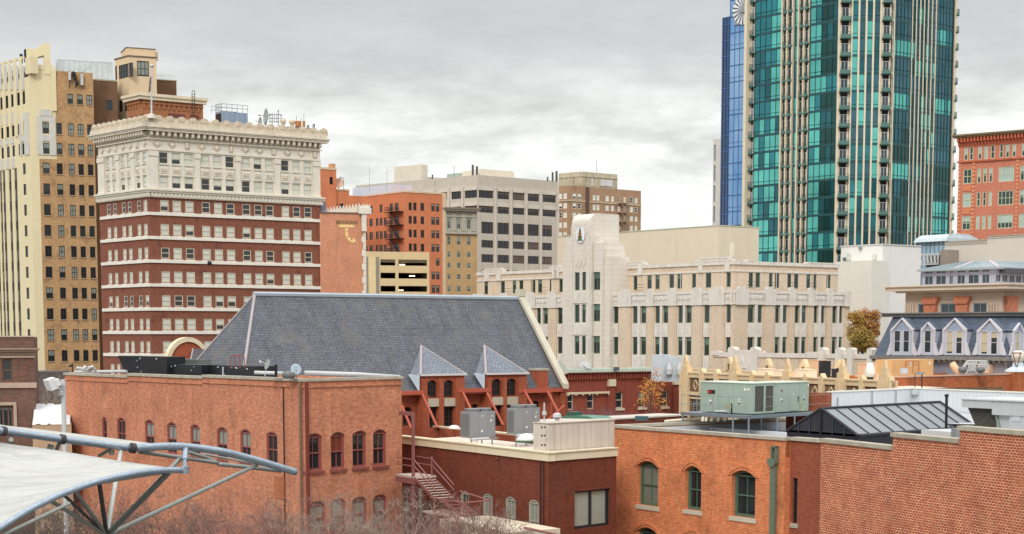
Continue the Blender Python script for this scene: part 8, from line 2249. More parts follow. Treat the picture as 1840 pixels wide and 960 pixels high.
	zb_ = gr[1]; GL_, GR_, AP = Ga.P(gl[0], zb_), Ga.P(gr[0], zb_), Ga.P((gl[0]+gr[0])/2, ap[1]); 
	AP = Ga.P(ap[0], ap[1])
	# direction of the ridge
	ln = 11.5; Dr = Vector((-Ga.n[0], -Ga.n[1], 0))
	Rdir = Vector((*Frame(1478, 84, 3900).U, 0)); Rdir = Rdir.normalized()
	ridge_end = AP+Rdir*ln; er = GR_+Rdir*ln; el_ = GL_+Rdir*ln
	PN = glassy('grey_skylight_glass', S(122, 127, 131), .22, .06, .4, .6); FD = plain('dark_skylight_frame', (.022, .022, .03), .45, .3, streak=0); IN = glassy('dark_reflecting_gable_glass', (.018, .022, .032), .1)
	mb = MB(); mb.face([GR_, er, ridge_end, AP]); mb.build('glass_slope', PN, sk); mb = MB(); mb.face([el_, GL_, AP, ridge_end]); mb.build('glass_slope', PN, sk)
	mb = MB(); mb.face([GL_+Vector((0,0,.1)), GR_+Vector((0,0,.1)), AP]); mb.build('gable_glass', IN, sk); mb = MB(); mb.face([er, el_, ridge_end]); mb.build('gable_glass', IN, sk)
	mb = MB(); up = Vector((0, 0, .03))
	for a, b, rr in ((GL_, AP, .08), (AP, GR_, .08), (AP, ridge_end, .07), (GR_, er, .1), (GL_, el_, .1), (er, ridge_end, .08), (ridge_end, el_, .08)): mb.tube(a+up, b+up, rr, n=6)
	n = 10
	for k in range(1, n+1): t = k/n; mb.tube(AP.lerp(ridge_end, t)+up, GR_.lerp(er, t)+up, .028, n=4); mb.tube(AP.lerp(ridge_end, t)+up, GL_.lerp(el_, t)+up, .028, n=4)
	mid = GL_.lerp(GR_, (ap[0]-gl[0])/(gr[0]-gl[0])); nn = Vector((*Ga.n, 0))*.05
	mb.tube(mid+nn, AP+nn, .06, n=4); 
	mb.build('frame', FD, sk)
	mb = MB(); 
	for t in (.36, .68):
		for G_ in (GL_, GR_): mb.tube(G_.lerp(mid, t)+nn, G_.lerp(AP, t)+nn, .025, n=4)
	mb.build('glazing_bar', plain('steel_blue_bar', S(70, 80, 100), .4, .3), sk)
	mb = MB(); cb = [GL_, GR_, er, el_]; mb.column([(p.x, p.y) for p in cb], zr-.3, zb_-.02); mb.build('curb', FD, sk)
	# ---- black flue, roof boxes
	r = thing('flue_pipe', 'tall thin black flue pipe rising through the skylight', 'pipe', W(1700, 772, 86)); mb = MB(); mb.tube(W(1700, 776, 86), W(1701, 711, 86), .075, n=10); mb.build('pipe', BLK, r); mb = MB(); mb.tube(W(1701, 713.5, 86), W(1701, 708.5, 86), .11, n=10); mb.build('cap', BLK, r)
	# ---- hvac hood on the right
	K = Frame(1728, 84, -1130); V = lambda x, y: K.uz(x, y)
	r = thing('intake_hood', 'pale grey rooftop unit with a slanted dark grille intake, right edge', 'air conditioner', K.P(2, zr)); LG = plain('pale_grey_sheet', S(186, 190, 188), .45, .1, var=.05)
	q0, q1 = V(1728, 733)[0], V(1782, 733)[0]; zt_, zm_, zb2 = V(1755, 719)[1], V(1755, 733.5)[1], V(1755, 771)[1]
	g0, g1 = V(1747, 771)[0], V(1792, 771)[0]
	mb = MB(); mb.box(K, q0, q1, zm_, zt_, -3.4, 0)
	x1 = V(1870, 733)[0]; mb.box(K, q1+.003, x1, zm_-.3, zt_-.01, -3.4, -.02)
	mb.prism(K, [(g1-.25, zb2), (V(1808, 771)[0], zb2), (V(1811, 736)[0], zm_), (q1, zm_)], -3, -.3); mb.box(K, V(1812, 740)[0], x1, zb2, zm_-.31, -3.2, -.1)
	mb.build('housing', LG, r)
	mb = MB(); mb.prism(K, [(g0, zb2), (g1, zb2), (q1-.08, zm_-.003), (q0+.1, zm_-.003)], -2.6, -.35); mb.build('grille', brick('dark_mesh_grille', S(66, 62, 56), S(52, 50, 46), S(96, 92, 82), bw=.12, bh=.07, ms=.01, var=.05, streak=0), r)
	mb = MB(); mb.prism(K, [(g1-.06, zb2-.05), (g1+.06, zb2-.05), (q1+.05, zm_-.005), (q1-.08, zm_-.005)], -.34, -.2); mb.build('hood_edge', plain('grey_green_edge', S(130, 144, 130), .5), r)
	mb = MB(); mb.box(K, q0-.08, x1, zt_+.003, zt_+.07, -3.5, .08); mb.build('lid', WPT, r)
	mb = MB(); mb.box(K, V(1817, 745)[0], V(1832, 745)[0], V(1820, 757)[1], V(1820, 724)[1], -.098, -.06); mb.build('door_panel', plain('pale_panel', S(188, 194, 194), .5), r)
right_brick()

# ================================================================== corrugated white parapet behind
def white_parapet():
	A = Frame(1642, 101, -900); B = Frame(1642, 101, -6000)
	r = thing('white_parapet_wall', 'ribbed white metal parapet wall turning a corner behind the skylight', 'wall', A.P(0, 0))
	WM = plain('white_ribbed_metal', S(214, 218, 220), .6, var=.04, streak=.12)
	L = Frame(1642, 104, 3900)     # left stretch
	z1, z0 = L.z(1642, 699), L.z(1642, 730); a = L.u(1494, 710)
	mb = MB(); mb.box(L, a, 0, 0, z1, -.3, 0)
	n = 24
	for k in range(n): x = a+(-a)*k/n; mb.box(L, x, x+.03, z0-.5, z1-.02, .002, .03)
	K = Frame(1642, 104, -900); b = K.u(1880, 705)
	mb.box(K, .003, b, 0, z1-.003, -.3, 0)
	for k in range(34): x = b*k/34; mb.box(K, x, x+.03, z0-.5, z1-.02, .002, .03)
	mb.build('ribbed_wall', WM, r)
	mb = MB(); mb.box(L, a-.05, .0, z1, z1+.07, -.36, .06); mb.box(K, 0, b, z1+.003, z1+.073, -.36, .06); mb.build('cap', plain('pale_cap', S(224, 222, 210), .6), r)
	mb = MB(); mb.box(L, a-.45, a-.003, 0, z1-.03, -3, .02); mb.build('brick_end', RBD, r)
	mb = MB(); 
	for x in (1502, 1564, 1607): q = L.u(x, 715); mb.tube(L.P(q, z0-.4, .12), L.P(q, z1-(.0 if x > 1510 else .3), .12), .035)
	mb.pieces('conduit', STG, r)
	q = K.P(.35, K.z(1648, 706), .15); mb = MB(); mb.box(K, .2, .6, K.z(1648, 709), K.z(1648, 700.5), .05, .3); mb.build('junction_box', WPT, r)
	# roof plane between
	mb = MB(); zz = z0-.25; mb.face([L.P(a, zz, .1), L.P(-.1, zz, .1), K.P(b, zz, .1), Vector((K.P(b, zz).x+2, 84, zz)), Vector((L.P(a, zz).x, 90, zz))]); mb.build('roof', ROOF, r)
white_parapet()

# ================================================================== right-most brick building with stepped parapet
def corner_brick():
	L = Frame(1479, 79.5, -300)
	root = thing('brick_building', 'rough pale mortared red brick wall with a stepped stone coping, right foreground', 'building', L.P(3, 0))
	BR = brick('rough_red_brick', S(186, 92, 60), S(148, 66, 44), S(228, 182, 146), bw=.215, bh=.118, ms=.018, var=.14, sc=.5, mottle=.7, streak=.15, blot=S(206, 134, 98), blotsc=.9, grain=.26, gs=4)
	z = lambda x, y: L.z(x, y); u = lambda x: L.u(x, 800)
	seg = [(0, u(1604), z(1479, 795)), (u(1604), u(1723.7), z(1604, 785)), (u(1723.7), u(1950), z(1723.7, 773))]
	mb = MB()
	for i, (a, b, zz) in enumerate(seg): mb.box(L, a+(.002*i), b, 0, zz, -.45, -.0015*i)
	S_ = Frame(1479, 79.5, 3900); p = S_.P(0, 0); q = S_.P(3.2, 0); mb.face([(q.x, q.y, 0), (p.x, p.y, 0), (p.x, p.y, seg[0][2]-.01), (q.x, q.y, seg[0][2]-.01)])
	mb.build('wall', BR, root)
	CS = plain('grey_stone_coping', S(176, 168, 148), .85, var=.2, sc=1.4, streak=.3)
	for i, (a, b, zz) in enumerate(seg): M1('box', L, a-(.05 if i == 0 else .1), b-.02, zz+.003, zz+.19, -.52, .08).build('coping', CS, root)
	mb = MB(); zr = seg[0][2]-.35
	mb.face([L.P(0.1, zr, -.4), L.P(u(1950), zr, -.4), L.P(u(1950), zr, -9), L.P(.1, zr, -5)]); mb.build('roof', ROOF, root)
	r = thing('roof_curb', 'low white roof curb box with a small grey cap behind the stepped coping', 'roof unit', L.P(u(1690), zr, -1)); K = L.off(-1.4); mb = MB(); mb.box(K, K.u(1655, 785), K.u(1718, 785), zr, K.z(1690, 775), -1.6, 0); mb.build('curb', WPT, r); mb = MB(); mb.box(K, K.u(1712, 785), K.u(1721, 785), zr, K.z(1716, 770), -.4, .1); mb.build('cap', STG, r)
corner_brick()

# ================================================================== dark brick building at the left edge
def left_edge():
	F = Frame(60, 112, 12000)
	root = thing('brick_building', 'dark brown brick building with stone bands and a moulded cornice, at the left edge', 'building', F.P(-4, 0))
	DB = brick('dark_brown_brick', S(128, 96, 82), S(102, 74, 64), S(120, 98, 86), bw=.3, bh=.09, var=.15, mottle=.5, blot=S(134, 84, 66), blotsc=.5); PS = plain('pinkish_stone_band', S(188, 164, 144), .85, streak=.2)
	z = lambda y: F.z(50, y); u = lambda x: F.u(x, 680); uL = u(-160)
	H = [(u(5), u(22.5), z(684.5), z(645.5)), (u(-52), u(-34), z(684.5), z(645.5)), (u(-6), u(22.5), z(770), z(728)), (u(-62), u(-34), z(770), z(728))]
	mb = MB(); mb.grid(F, uL, 0, 0, z(606), H, .25); sd_ = F.side(0); mb.grid(sd_, 0, 9, 0, z(606), (), .2); mb.box(F, uL, 0, z(606)-.4, z(606)-.02, -.4, -.02); mb.build('wall', DB, root)
	mb = MB(); mb.face([F.P(uL, z(612), 0), F.P(0, z(612), 0), F.P(0, z(612), -9), F.P(uL, z(612), -9)]); mb.build('roof', ROOFD, root)
	mb = MB(); mb.box(F, uL, .12, z(697), z(687.5), .004, .14); mb.box(F, uL, .06, z(643), z(638.5), .004, .12); mb.box(F, uL, .04, z(606)+.003, z(603.5), -.42, .08)
	mb.box(F, u(-8), u(28), z(728), z(722.5), .004, .12); mb.box(F, u(22.5), u(28.5), z(770), z(728.2), .004, .12)
	mb.build('stone_band', PS, root)
	mb = MB(); mb.box(F, uL, .15, z(638), z(632), .004, .2)
	k = uL
	while k < 0: mb.box(F, k, k+.09, z(636.5), z(632.2), .2, .3); k += .2
	mb.box(F, uL, .3, z(632), z(628.5), .004, .42); mb.box(F, uL, .42, z(628.4), z(625.6), .004, .55); mb.build('cornice', plain('brownish_stone_cornice', S(160, 136, 118), .85, streak=.2), root)
	BF = plain('brown_window_frame', S(110, 86, 72), .6, streak=0)
	wins = Wins(root, [BF, GL, BLG])
	for i, h in enumerate(H): wins.add(F, *h, .2, 0 if i < 2 else .2, cols=1 if i < 2 else 3, rail=i < 2, fw=.1 if i < 2 else .16)
	wins.build()
left_edge()

# ================================================================== white tarp roof and floodlight pole
def bits():
	F = Frame(90, 108, 12000); r = thing('flat_roof_building', 'low building with a crumpled white roof sheet, behind the floodlight pole', 'building', F.P(0, 0))
	mb = MB(); zb = F.z(90, 763); mb.box(F, F.u(58, 760), F.u(128, 760), 0, zb, -7, 0); mb.build('wall', plain('tan_wall', S(190, 160, 130)), r)
	mb = MB(); n, m = 16, 10; rn = random.Random(4); P = [[None]*(m+1) for _ in range(n+1)]
	u0, u1 = F.u(58, 760), F.u(126, 760); zt = F.z(90, 734)
	for i in range(n+1):
		for j in range(m+1): P[i][j] = F.P(u0+(u1-u0)*i/n, zb+.02+(zt-zb)*(j/m)+rn.uniform(-.07, .07), .05-6.5*j/m)
	for i in range(n):
		for j in range(m): mb.face([P[i][j], P[i+1][j], P[i+1][j+1], P[i][j+1]])
	mb.build('roof_sheet', plain('white_tarp', S(226, 228, 226), .5), r, smooth=True)
	Y = 70; base = W(114, 800, Y); base.z = 0
	r = thing('floodlight_pole', 'white pole with a cluster of floodlights at the left end of the orange brick wall', 'lamp post', base)
	mb = MB(); mb.tube(base, W(113.5, 682, Y), .11, .1, n=10); mb.build('pole', WPT, r)
	mb = MB(); mb.tube(W(95, 697.5, Y-.4), W(114, 700, Y), .05); mb.tube(W(100, 690, Y-.1), W(113, 690.5, Y), .05); mb.build('arm', WPT, r)
	K = Frame(90, Y-.5, 400)
	for c, s_ in (((91, 690.5), .3), ((101.5, 688, ), .18)):
		p = W(*c, Y-.4); mb = MB(); a = Vector((-.75, -.5, -.35)).normalized(); t = a.cross(Vector((0, 0, 1))).normalized(); b = t.cross(a)
		cs = [p+a*x+t*y+b*z_ for z_ in (-s_*.8, s_*.8) for x, y in ((-s_*.7, -s_), (s_*.5, -s_*1.2), (s_*.5, s_*1.2), (-s_*.7, s_))]
		mb.hexa([cs[0], cs[1], cs[2], cs[3], cs[4], cs[5], cs[6], cs[7]]); mb.build('floodlight', plain('white_lamp_housing', S(220, 220, 218), .5), r)
	mb = MB(); mb.lathe(W(109, 707, Y-.1), [(.05, .14), (.13, .05), (.13, -.08), (.04, -.15)], 10); mb.build('camera', WPT, r)
	mb = MB(); mb.tube(W(110, 700, Y-.1), W(109, 706, Y-.1), .03); mb.build('camera_stem', WPT, r)
	# low deck at the bottom
	F = Frame(905, 79, -900)
	r = thing('low_roof', 'pale low roof slab with a maroon rail below the russet brick wall', 'roof', F.P(-2, 0)); z0 = F.z(880, 950)
	mb = MB(); mb.box(F, F.u(790, 950), F.u(915, 950), 0, z0, -3.0, 0); mb.build('slab', plain('pale_roof_slab', S(206, 192, 168), .85), r)
	mb = MB(); mb.tube(F.P(F.u(905, 950), z0+.1, -1.2), F.P(F.u(1080, 950), z0+.15, -.6), .07); mb.build('rail', plain('maroon_steel', S(140, 88, 84), .6, var=.08), r)
bits()

# ================================================================== canopy
def canopy():
	GT = plain('galvanised_tube', S(160, 172, 182), .34, .7, var=.22, sc=5, streak=0); GD = plain('grey_strut', S(148, 150, 142), .5, .4, var=.15, sc=3, streak=0); DKT = plain('dark_strut', S(74, 66, 64), .6, .2)
	m, q = newmat('white_membrane_fabric', .45, 0, .4); c, uv = weather(q, S(184, 184, 178), .08, .3, .0); uv = q.n('ShaderNodeTexCoord').outputs['Object']
	n_ = noise(q, scalev(q, uv, (.5, 1.6, 1)), 1.2, 5, .6); q.l(mixc(q, rng(q, n_, .35, .65, 0, .4), c, S(176, 170, 156)), q.b.inputs['Base Color'])
	b = q.n('ShaderNodeBump'); b.inputs['Strength'].default_value = 1; b.inputs['Distance'].default_value = .5; q.l(noise(q, scalev(q, uv, (.5, .9, .5)), 1.0, 3, .45), b.inputs['Height']); q.l(b.outputs[0], q.b.inputs['Normal'])
	TM = m
	root = thing('canopy', 'white fabric canopy on curved galvanised steel tubes with fanned struts, lower left', 'canopy', W(190, 960, 36))
	sm = lambda P, n=6: [P[0]] if len(P) < 2 else None
	def spline(pts, n=6):
		out = []
		for i in range(len(pts)-1):
			p0 = pts[max(i-1, 0)]; p1, p2 = pts[i], pts[i+1]; p3 = pts[min(i+2, len(pts)-1)]
			for k in range(n):
				t = k/n; out.append(tuple(.5*(2*p1[j]+(p2[j]-p0[j])*t+(2*p0[j]-5*p1[j]+4*p2[j]-p3[j])*t*t+(-p0[j]+3*p1[j]-3*p2[j]+p3[j])*t**3) for j in range(len(p1))))
		out.append(pts[-1]); return out
	def tube(name, pts, r, mat=GT, smooth=True): mb = MB(); mb.path([W(*p) for p in spline(pts)], r, 12); mb.build(name, mat, root, smooth=smooth)
	lo = [(-330, 1230, 28), (-160, 1060, 29), (-60, 985, 30), (0, 949, 31), (45, 921, 31.6), (91, 897, 32.2), (135, 879, 32.8), (182, 864, 33.4), (243, 850.5, 34.2), (290, 845.5, 34.8), (333, 845, 35.4)]
	tube('edge_tube', lo, .068)
	up = [(-330, 715, 36), (-120, 756, 37.5), (8, 775, 39), (112, 789.5, 40), (237, 805.5, 41.2)]
	tube('edge_tube', up, .09)
	up2 = [(240, 805.5, 41.2), (290, 802.5, 41.8), (335, 803, 42.4), (395, 811, 43), (441, 822, 43.6), (490, 836, 44.2), (531, 848.5, 44.8)]
	tube('curved_tube', up2, .1)
	tube('lower_chord', [(250, 812, 42), (330, 823, 43), (392, 832, 43.8)], .055, GD); tube('lower_chord', [(392, 834, 43.8), (450, 840, 44.3), (505, 846, 44.7)], .06, GD); tube('lower_chord', [(335, 812, 43), (372, 823, 43.6), (392, 833, 43.8)], .05, GD); tube('lower_chord', [(365, 816, 43.6), (430, 828, 44.2), (480, 836, 44.4)], .03, GD)
	for x, y, Y, r in ((112, 789.5, 40, .125), (238.5, 805.5, 41.2, .135), (6, 775, 39, .12)):
		mb = MB(); p = W(x, y, Y); d = (W(x+10, y+1.3, Y+.1)-p).normalized(); mb.tube(p-d*.06, p+d*.06, r, n=16); mb.build('flange', DKT, root)
	# membranes
	def loft(top, bot, name, sag, n=30, m=14):
		T, B = spline(top, 8), spline(bot, 8)
		def at(L_, t): f = t*(len(L_)-1); i = min(int(f), len(L_)-2); f -= i; return W(*L_[i]).lerp(W(*L_[i+1]), f)
		mb = MB(); P = [[at(T, i/n).lerp(at(B, i/n), j/m)-Vector((0, 0, sag*math.sin(math.pi*j/m)*math.sin(math.pi*min(1, i/n*1.0)))) for j in range(m+1)] for i in range(n+1)]
		for i in range(n):
			for j in range(m): mb.face([P[i][j], P[i][j+1], P[i+1][j+1], P[i+1][j]])
		o = mb.build(name, TM, root, smooth=True)
		md = o.modifiers.new('thickness', 'SOLIDIFY'); md.thickness = .02
		return o
	loft([(-330, 735, 38.6), (-120, 770, 38.8), (0, 795, 38.8), (100, 809, 38.4), (220, 829, 37), (300, 839.5, 36), (325, 843, 35.6)], [(x, y-3, Y) for x, y, Y in lo[:9]]+[(290, 843, 34.8), (326, 843.5, 35.4)], 'membrane', .25)
	loft([(-330, 690, 47), (-120, 742, 47), (0, 763, 46.5), (60, 770, 46), (150, 781, 45), (230, 791, 43.6), (292, 799.5, 42)], [(-330, 712, 36), (-120, 752, 37.6), (8, 771, 39), (112, 785, 40), (200, 796.5, 40.9), (250, 801.5, 41.4), (294, 800.5, 41.8)], 'membrane', .05)
	# bracket and struts
	mb = MB(); mb.tube(W(333, 805, 42.4), W(331.5, 850, 35.6).lerp(W(332, 826, 42.3), .92), .085, n=10); mb.tube(W(332, 826, 42.3), W(333, 846, 35.4), .05); mb.build('bracket', GT, root)
	mb = MB(); mb.tube(W(333, 838, 35.3), W(332.6, 851, 35.3), .09, n=10); mb.build('bracket_collar', GT, root)
	nd = W(192, 962, 36.5)
	for x, y, Y, r, mt in ((88, 898, 32.2, .045, GD), (113, 888, 32.5, .035, DKT), (133, 880, 32.8, .045, GD), (178, 866, 33.4, .05, DKT), (217, 811, 41, .055, plain('pale_strut', S(190, 190, 182), .5, .2)), (306, 846, 35, .07, GD), (322, 826, 42, .06, GD), (461, 836, 44, .055, GD)):
		mb = MB(); mb.tube(nd, W(x, y, Y), r, n=8); mb.build('strut', mt, root)
	for x, y, Y, x2, y2, Y2, r in ((88, 842, 41, 107, 795, 40.3, .05), (178, 819, 41.5, 198, 808, 41, .045), (20, 790, 39, 14, 812, 41, .06), (92, 800, 40, 88, 812, 40, .08), (200, 809, 41, 201, 818, 41, .07), (-2, 965, 31, 125, 905, 32.4, .04)):
		mb = MB(); mb.tube(W(x, y, Y), W(x2, y2, Y2), r, n=8); mb.build('stay', GD if r < .1 else DKT, root)
	# mast down to the ground
	mb = MB(); b = Vector((nd.x, nd.y, 0)); mb.tube(b, nd, .16, .12, n=12); mb.build('mast', GT, root)
	for x in (-330, -120): 
		p = W(x, {-330: 715, -120: 756}[x], {-330: 36, -120: 37.5}[x]); mb = MB(); mb.tube((p.x, p.y, 0), p, .12, n=10); mb.build('mast', GT, root)
canopy()

# ================================================================== trees
def branch(mb, p, d, L, r, lvl, rn, maxl, tips, sp=.5, kids=(2, 4)):
	n = 3 if lvl < maxl else 2; pts = [p]
	for k in range(n):
		d = (d+Vector((rn.gauss(0, .13), rn.gauss(0, .13), rn.gauss(.03, .1)))).normalized(); pts.append(pts[-1]+d*(L/n))
	for i in range(n): mb.tube(pts[i], pts[i+1], r*(1-.22*i), r*(1-.22*(i+1)), n=5 if lvl < 2 else 3, caps=False)
	if lvl >= maxl: tips.append(pts[-1]); return
	for k in range(rn.randint(*kids)):
		t = rn.uniform(.35, 1); i = min(int(t*n), n-1); q = pts[i].lerp(pts[i+1], t*n-i)
		a = rn.uniform(0, 2*math.pi); o = d.orthogonal().normalized(); o2 = d.cross(o)
		nd = (d+(o*math.cos(a)+o2*math.sin(a))*sp*rn.uniform(.7, 1.5)+Vector((0, 0, .12))).normalized()
		branch(mb, q, nd, L*rn.uniform(.55, .8), r*.55, lvl+1, rn, maxl, tips, sp, kids)
BRK = plain('grey_brown_twigs', S(132, 108, 98), .9, var=.2, sc=2, streak=0); BRK2 = plain('reddish_twigs', S(140, 104, 96), .9, var=.2, sc=2, streak=0); BRKD = plain('dark_bark', S(92, 84, 78), .95, var=.25, sc=3, streak=0)
BKP = plain('pale_grey_twigs', S(158, 142, 128), .9, var=.2, sc=2, streak=0)
def leafmat(name, c1, c2):
	m, q = newmat(name, .7, 0, .3); g = q.n('ShaderNodeNewGeometry'); q.l(mixc(q, g.outputs['Random Per Island'], c1, c2), q.b.inputs['Base Color']); return m
def bare_tree(px, Y, ytop, label, seed, mat=BRK2, nb=6, maxl=4, cat='tree', group='bare winter trees below the brick walls', leaves=None, spread=.9, tw=.008, sprays=0):
	rn = random.Random(seed); base = W(px, 960, Y); base.z = 0; top = W(px, ytop, Y).z
	r = thing('bare_tree', label, cat, base, group)
	th = top*.36; mb = MB(); mb.path([base, base+Vector((rn.uniform(-.15, .15), 0, th*.5)), base+Vector((rn.uniform(-.3, .3), 0, th))], .14, 8); mb.build('trunk', BRKD, r)
	mb = MB(); tips = []; s = base+Vector((0, 0, th*.85)); L0 = (top-th)*.56
	for k in range(nb):
		a = 2*math.pi*(k+rn.random())/nb; d = Vector((math.cos(a)*spread, math.sin(a)*spread, rn.uniform(.7, 1.4))).normalized()
		branch(mb, s+Vector((0, 0, rn.uniform(0, th*.15))), d, L0, .05, 1, rn, maxl, tips, .75, (3, 5))
	tw_ = MB()
	for p in tips:
		for _ in range(3):
			d = Vector((rn.gauss(0, .6), rn.gauss(0, .6), rn.uniform(.2, 1))).normalized(); e = p+d*rn.uniform(.25, .6); tw_.tube(p, e, tw, tw*.5, n=3, caps=False)
			for _ in range(2):
				q = p.lerp(e, rn.random()); tw_.tube(q, q+Vector((rn.gauss(0, .2), rn.gauss(0, .2), rn.uniform(.05, .3))), tw*.7, tw*.4, n=3, caps=False)
	for i in range(0): pass
	o = len(mb.v); mb.v += tw_.v; mb.f += [tuple(i+o for i in f) for f in tw_.f]; mb.m += tw_.m
	mb.build('crown', mat, r)
	if leaves:
		lm, cnt, sz = leaves; mb = MB()
		for _ in range(cnt):
			p = rn.choice(tips)+Vector((rn.gauss(0, .25), rn.gauss(0, .25), rn.gauss(0, .25))); a = Vector((rn.gauss(0, 1), rn.gauss(0, 1), rn.gauss(0, 1))).normalized(); b = a.orthogonal().normalized()*sz; a = a*sz
			mb.face([p-a, p+b*.6, p+a, p-b*.6])
		mb.build('foliage', lm, r)
	return r
def leaf_tree(px, Y, ybase, ytop, wpx, label, seed, lm, n=2600, sz=.16, name='autumn_tree', dens=26, zf=None, group=None):
	rn = random.Random(seed); base = W(px, ybase, Y); base.z = 0; top = W(px, ytop, Y).z; bot = zf if zf is not None else W(px, ybase, Y).z; Rw = wpx/FPX*Y/2
	r = thing(name, label, 'tree', base, group); mb = MB(); tips = []
	h = top-bot
	mb.path([base, Vector((base.x+.1, base.y, bot+h*.45))], .16, 8); mb.build('trunk', BRKD, r)
	cl = []
	for _ in range(dens):
		a = rn.uniform(0, 2*math.pi); q = math.sqrt(rn.random())*.75; zz = rn.uniform(.12, .9); k = math.sqrt(max(.1, 1-(2*zz-1)**2*.8))
		cl.append((Vector((base.x+Rw*q*k*math.cos(a), base.y+Rw*q*k*math.sin(a), bot+h*zz)), Rw*rn.uniform(.18, .42)))
	mb = MB(); s = Vector((base.x, base.y, bot+h*.2))
	for c, rr in cl: mb.tube(s, c, .05, .015, n=4, caps=False)
	mb.build('limbs', BRKD, r)
	mb = MB()
	for _ in range(n):
		c, rr = rn.choice(cl); d = Vector((rn.gauss(0, 1), rn.gauss(0, 1), rn.gauss(0, .9))).normalized()*rr*(rn.random()**.5)*1.35; p = c+d
		a = Vector((rn.gauss(0, 1), rn.gauss(0, 1), rn.gauss(0, 1))).normalized(); b = a.orthogonal().normalized()*sz*rn.uniform(.6, 1.2); a = a*sz*rn.uniform(.6, 1.2); mb.face([p-a, p+b*.7, p+a, p-b*.7])
	mb.build('crown', lm, r)
AUT = leafmat('autumn_leaves', S(186, 130, 62, .9), S(146, 130, 62, .9)); AUT2 = leafmat('yellow_orange_leaves', S(214, 152, 62, .9), S(176, 108, 50, .9)); OLV = leafmat('olive_leaves', S(150, 136, 66, .8), S(172, 130, 62, .8))
AUT3 = leafmat('rusty_leaves', S(176, 110, 56, .8), S(196, 150, 84, .8))
leaf_tree(1540, 176, 630, 560, 44, 'rust and olive leaved tree between the buff building and the slate mansard, left one', 21, AUT, 4200, .12, group='autumn trees beside the mansard roof')
leaf_tree(1562, 178, 630, 556, 46, 'orange and olive leaved tree right against the slate mansard edge', 22, AUT3, 4200, .12, group='autumn trees beside the mansard roof')
leaf_tree(1548, 170, 636, 590, 44, 'lower olive green tree below the two autumn crowns', 23, OLV, 4200, .12, group='autumn trees beside the mansard roof')
def sapling():
	rn = random.Random(9); Y = 118; base = W(1168, 752, Y); base.z = 0
	r = thing('yellow_sapling', 'slender young tree with sparse yellow leaves before the dark red brick building', 'tree', base)
	top = W(1168, 672, Y); bot = W(1170, 752, Y); mb = MB(); mb.path([base, bot, W(1169, 715, Y), top], .06, 6); mb.build('trunk', BRKD, r)
	mb = MB(); tips = []
	for k in range(20):
		t = rn.random(); p = bot.lerp(top, t*.9); d = Vector((rn.uniform(-1, 1), rn.uniform(-1, 1), rn.uniform(.5, 1.3))).normalized(); branch(mb, p, d, 1.0*(1-t*.5), .018, 2, rn, 3, tips, .5, (2, 3))
	mb.build('limbs', BRK, r); mb = MB()
	for _ in range(520):
		p = rn.choice(tips)+Vector((rn.gauss(0, .16), rn.gauss(0, .16), rn.gauss(0, .2))); a = Vector((rn.gauss(0, 1), rn.gauss(0, 1), rn.gauss(0, 1))).normalized(); b = a.orthogonal().normalized()*.06; a = a*.07; mb.face([p-a, p+b, p+a, p-b])
	mb.build('foliage', AUT2, r)
sapling()
for k, (px, lab) in enumerate(((1047, 'low purple brown bare bush beside the green edged rooflight'), (1072, 'low purple brown bare bush, second from the hall corner'), (1098, 'low purple brown bare bush under the first sash window right of the stone lintel'), (1132, 'low purple brown bare bush just left of the yellow sapling'), (1204, 'low purple brown bare bush just right of the yellow sapling'))):
	rn = random.Random(60+k); base = W(px, 756, 119); base.z = 0; r = thing('bare_bush', lab, 'bush', base, 'bare bushes before the dark red brick wall'); mb = MB(); tips = []
	top = W(px, 724 if k < 3 else 735, 119).z; s = Vector((base.x, base.y, top-2.6)); mb.path([base, s], .08, 6); mb.build('trunk', BRKD, r); mb = MB()
	for j in range(26): branch(mb, s, Vector((rn.gauss(0, .5), rn.gauss(0, .5), 1)).normalized(), 1.35, .016, 2, rn, 4, tips, .5, (3, 4))
	mb.build('crown', plain('purple_brown_twigs', S(140, 108, 110), .9, streak=0), r)
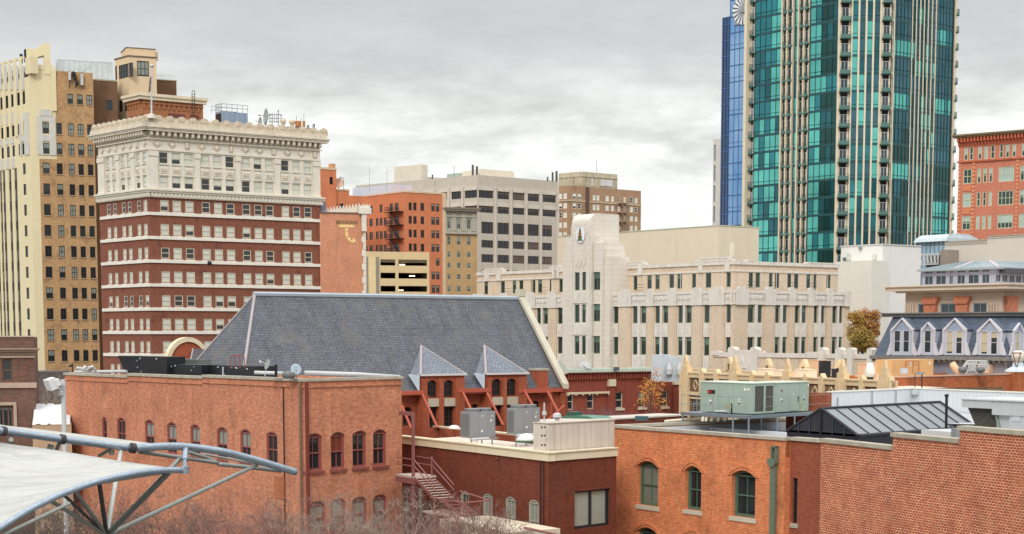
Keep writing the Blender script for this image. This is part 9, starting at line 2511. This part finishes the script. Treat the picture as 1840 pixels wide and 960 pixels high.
specs = [(300, 72, 912, 'tall bare tree with scattered yellow green leaves behind the canopy struts', (OLV, 160, .09), BRK2),
		 (235, 68, 890, 'bare tree with a few yellow leaves just behind the canopy node', (OLV, 120, .08), BRK),
		 (150, 70, 900, 'dark bare tree seen under the left part of the canopy tube', None, BRKD),
		 (60, 74, 915, 'dark bare tree at the left edge under the canopy', None, BRKD),
		 (385, 66, 905, 'bushy reddish bare tree below the arched tube tip', None, BRK2),
		 (455, 64, 900, 'reddish bare tree in front of the bricked up panel', None, BRK2),
		 (530, 66, 908, 'reddish bare tree in front of the corner pipes', None, BRK2),
		 (605, 67, 885, 'pale twigged bare tree in front of the lower arched windows', None, BKP),
		 (680, 68, 900, 'pale twigged bare tree at the right corner of the orange brick wall', None, BKP),
		 (765, 72, 885, 'bare tree in front of the lower maroon stair', None, BRK2),
		 (835, 74, 905, 'bare tree right of the maroon stair landing', None, BRK)]
for i, (px, Y, yt, lab, lv, mt) in enumerate(specs): bare_tree(px, Y, yt+8, lab, 100+i, mt, leaves=lv)
# dark bare trees far left behind the white sheet roof
for i, (px, yt, lab) in enumerate(((72, 672, 'dark bare tree beside the dark brown brick corner, left one of the pair'), (98, 662, 'dark bare tree with a pale crown top behind the floodlights'))):
	rn = random.Random(80+i); Y = 150; base = W(px, 740, Y); base.z = 0; r = thing('bare_tree', lab, 'tree', base, 'dark bare trees at the far left'); mb = MB(); top = W(px, yt, Y).z
	mb.path([base, base+Vector((0, 0, top*.5))], .2, 6); mb.build('trunk', BRKD, r); mb = MB(); tips = []
	for j in range(14): branch(mb, base+Vector((rn.gauss(0, .3), 0, top*rn.uniform(.1, .5))), Vector((rn.gauss(0, .6), rn.gauss(0, .6), 1)).normalized(), top*.3, .06, 1, rn, 4, tips, .6, (3, 4))
	mb.build('crown', BKP if i else BRK, r)
F_ = Frame(60, 160, 12000); mb = MB(); mb.box(F_, F_.u(50, 700), F_.u(125, 700), 0, F_.z(90, 668), -6, 0)
o = mb.build('dark_brick_shed', brick('sooty_brick', S(100, 90, 84), S(78, 70, 66), S(96, 88, 82), var=.3)); tag(o, 'sooty dark block behind the dark bare trees at the far left', 'building')
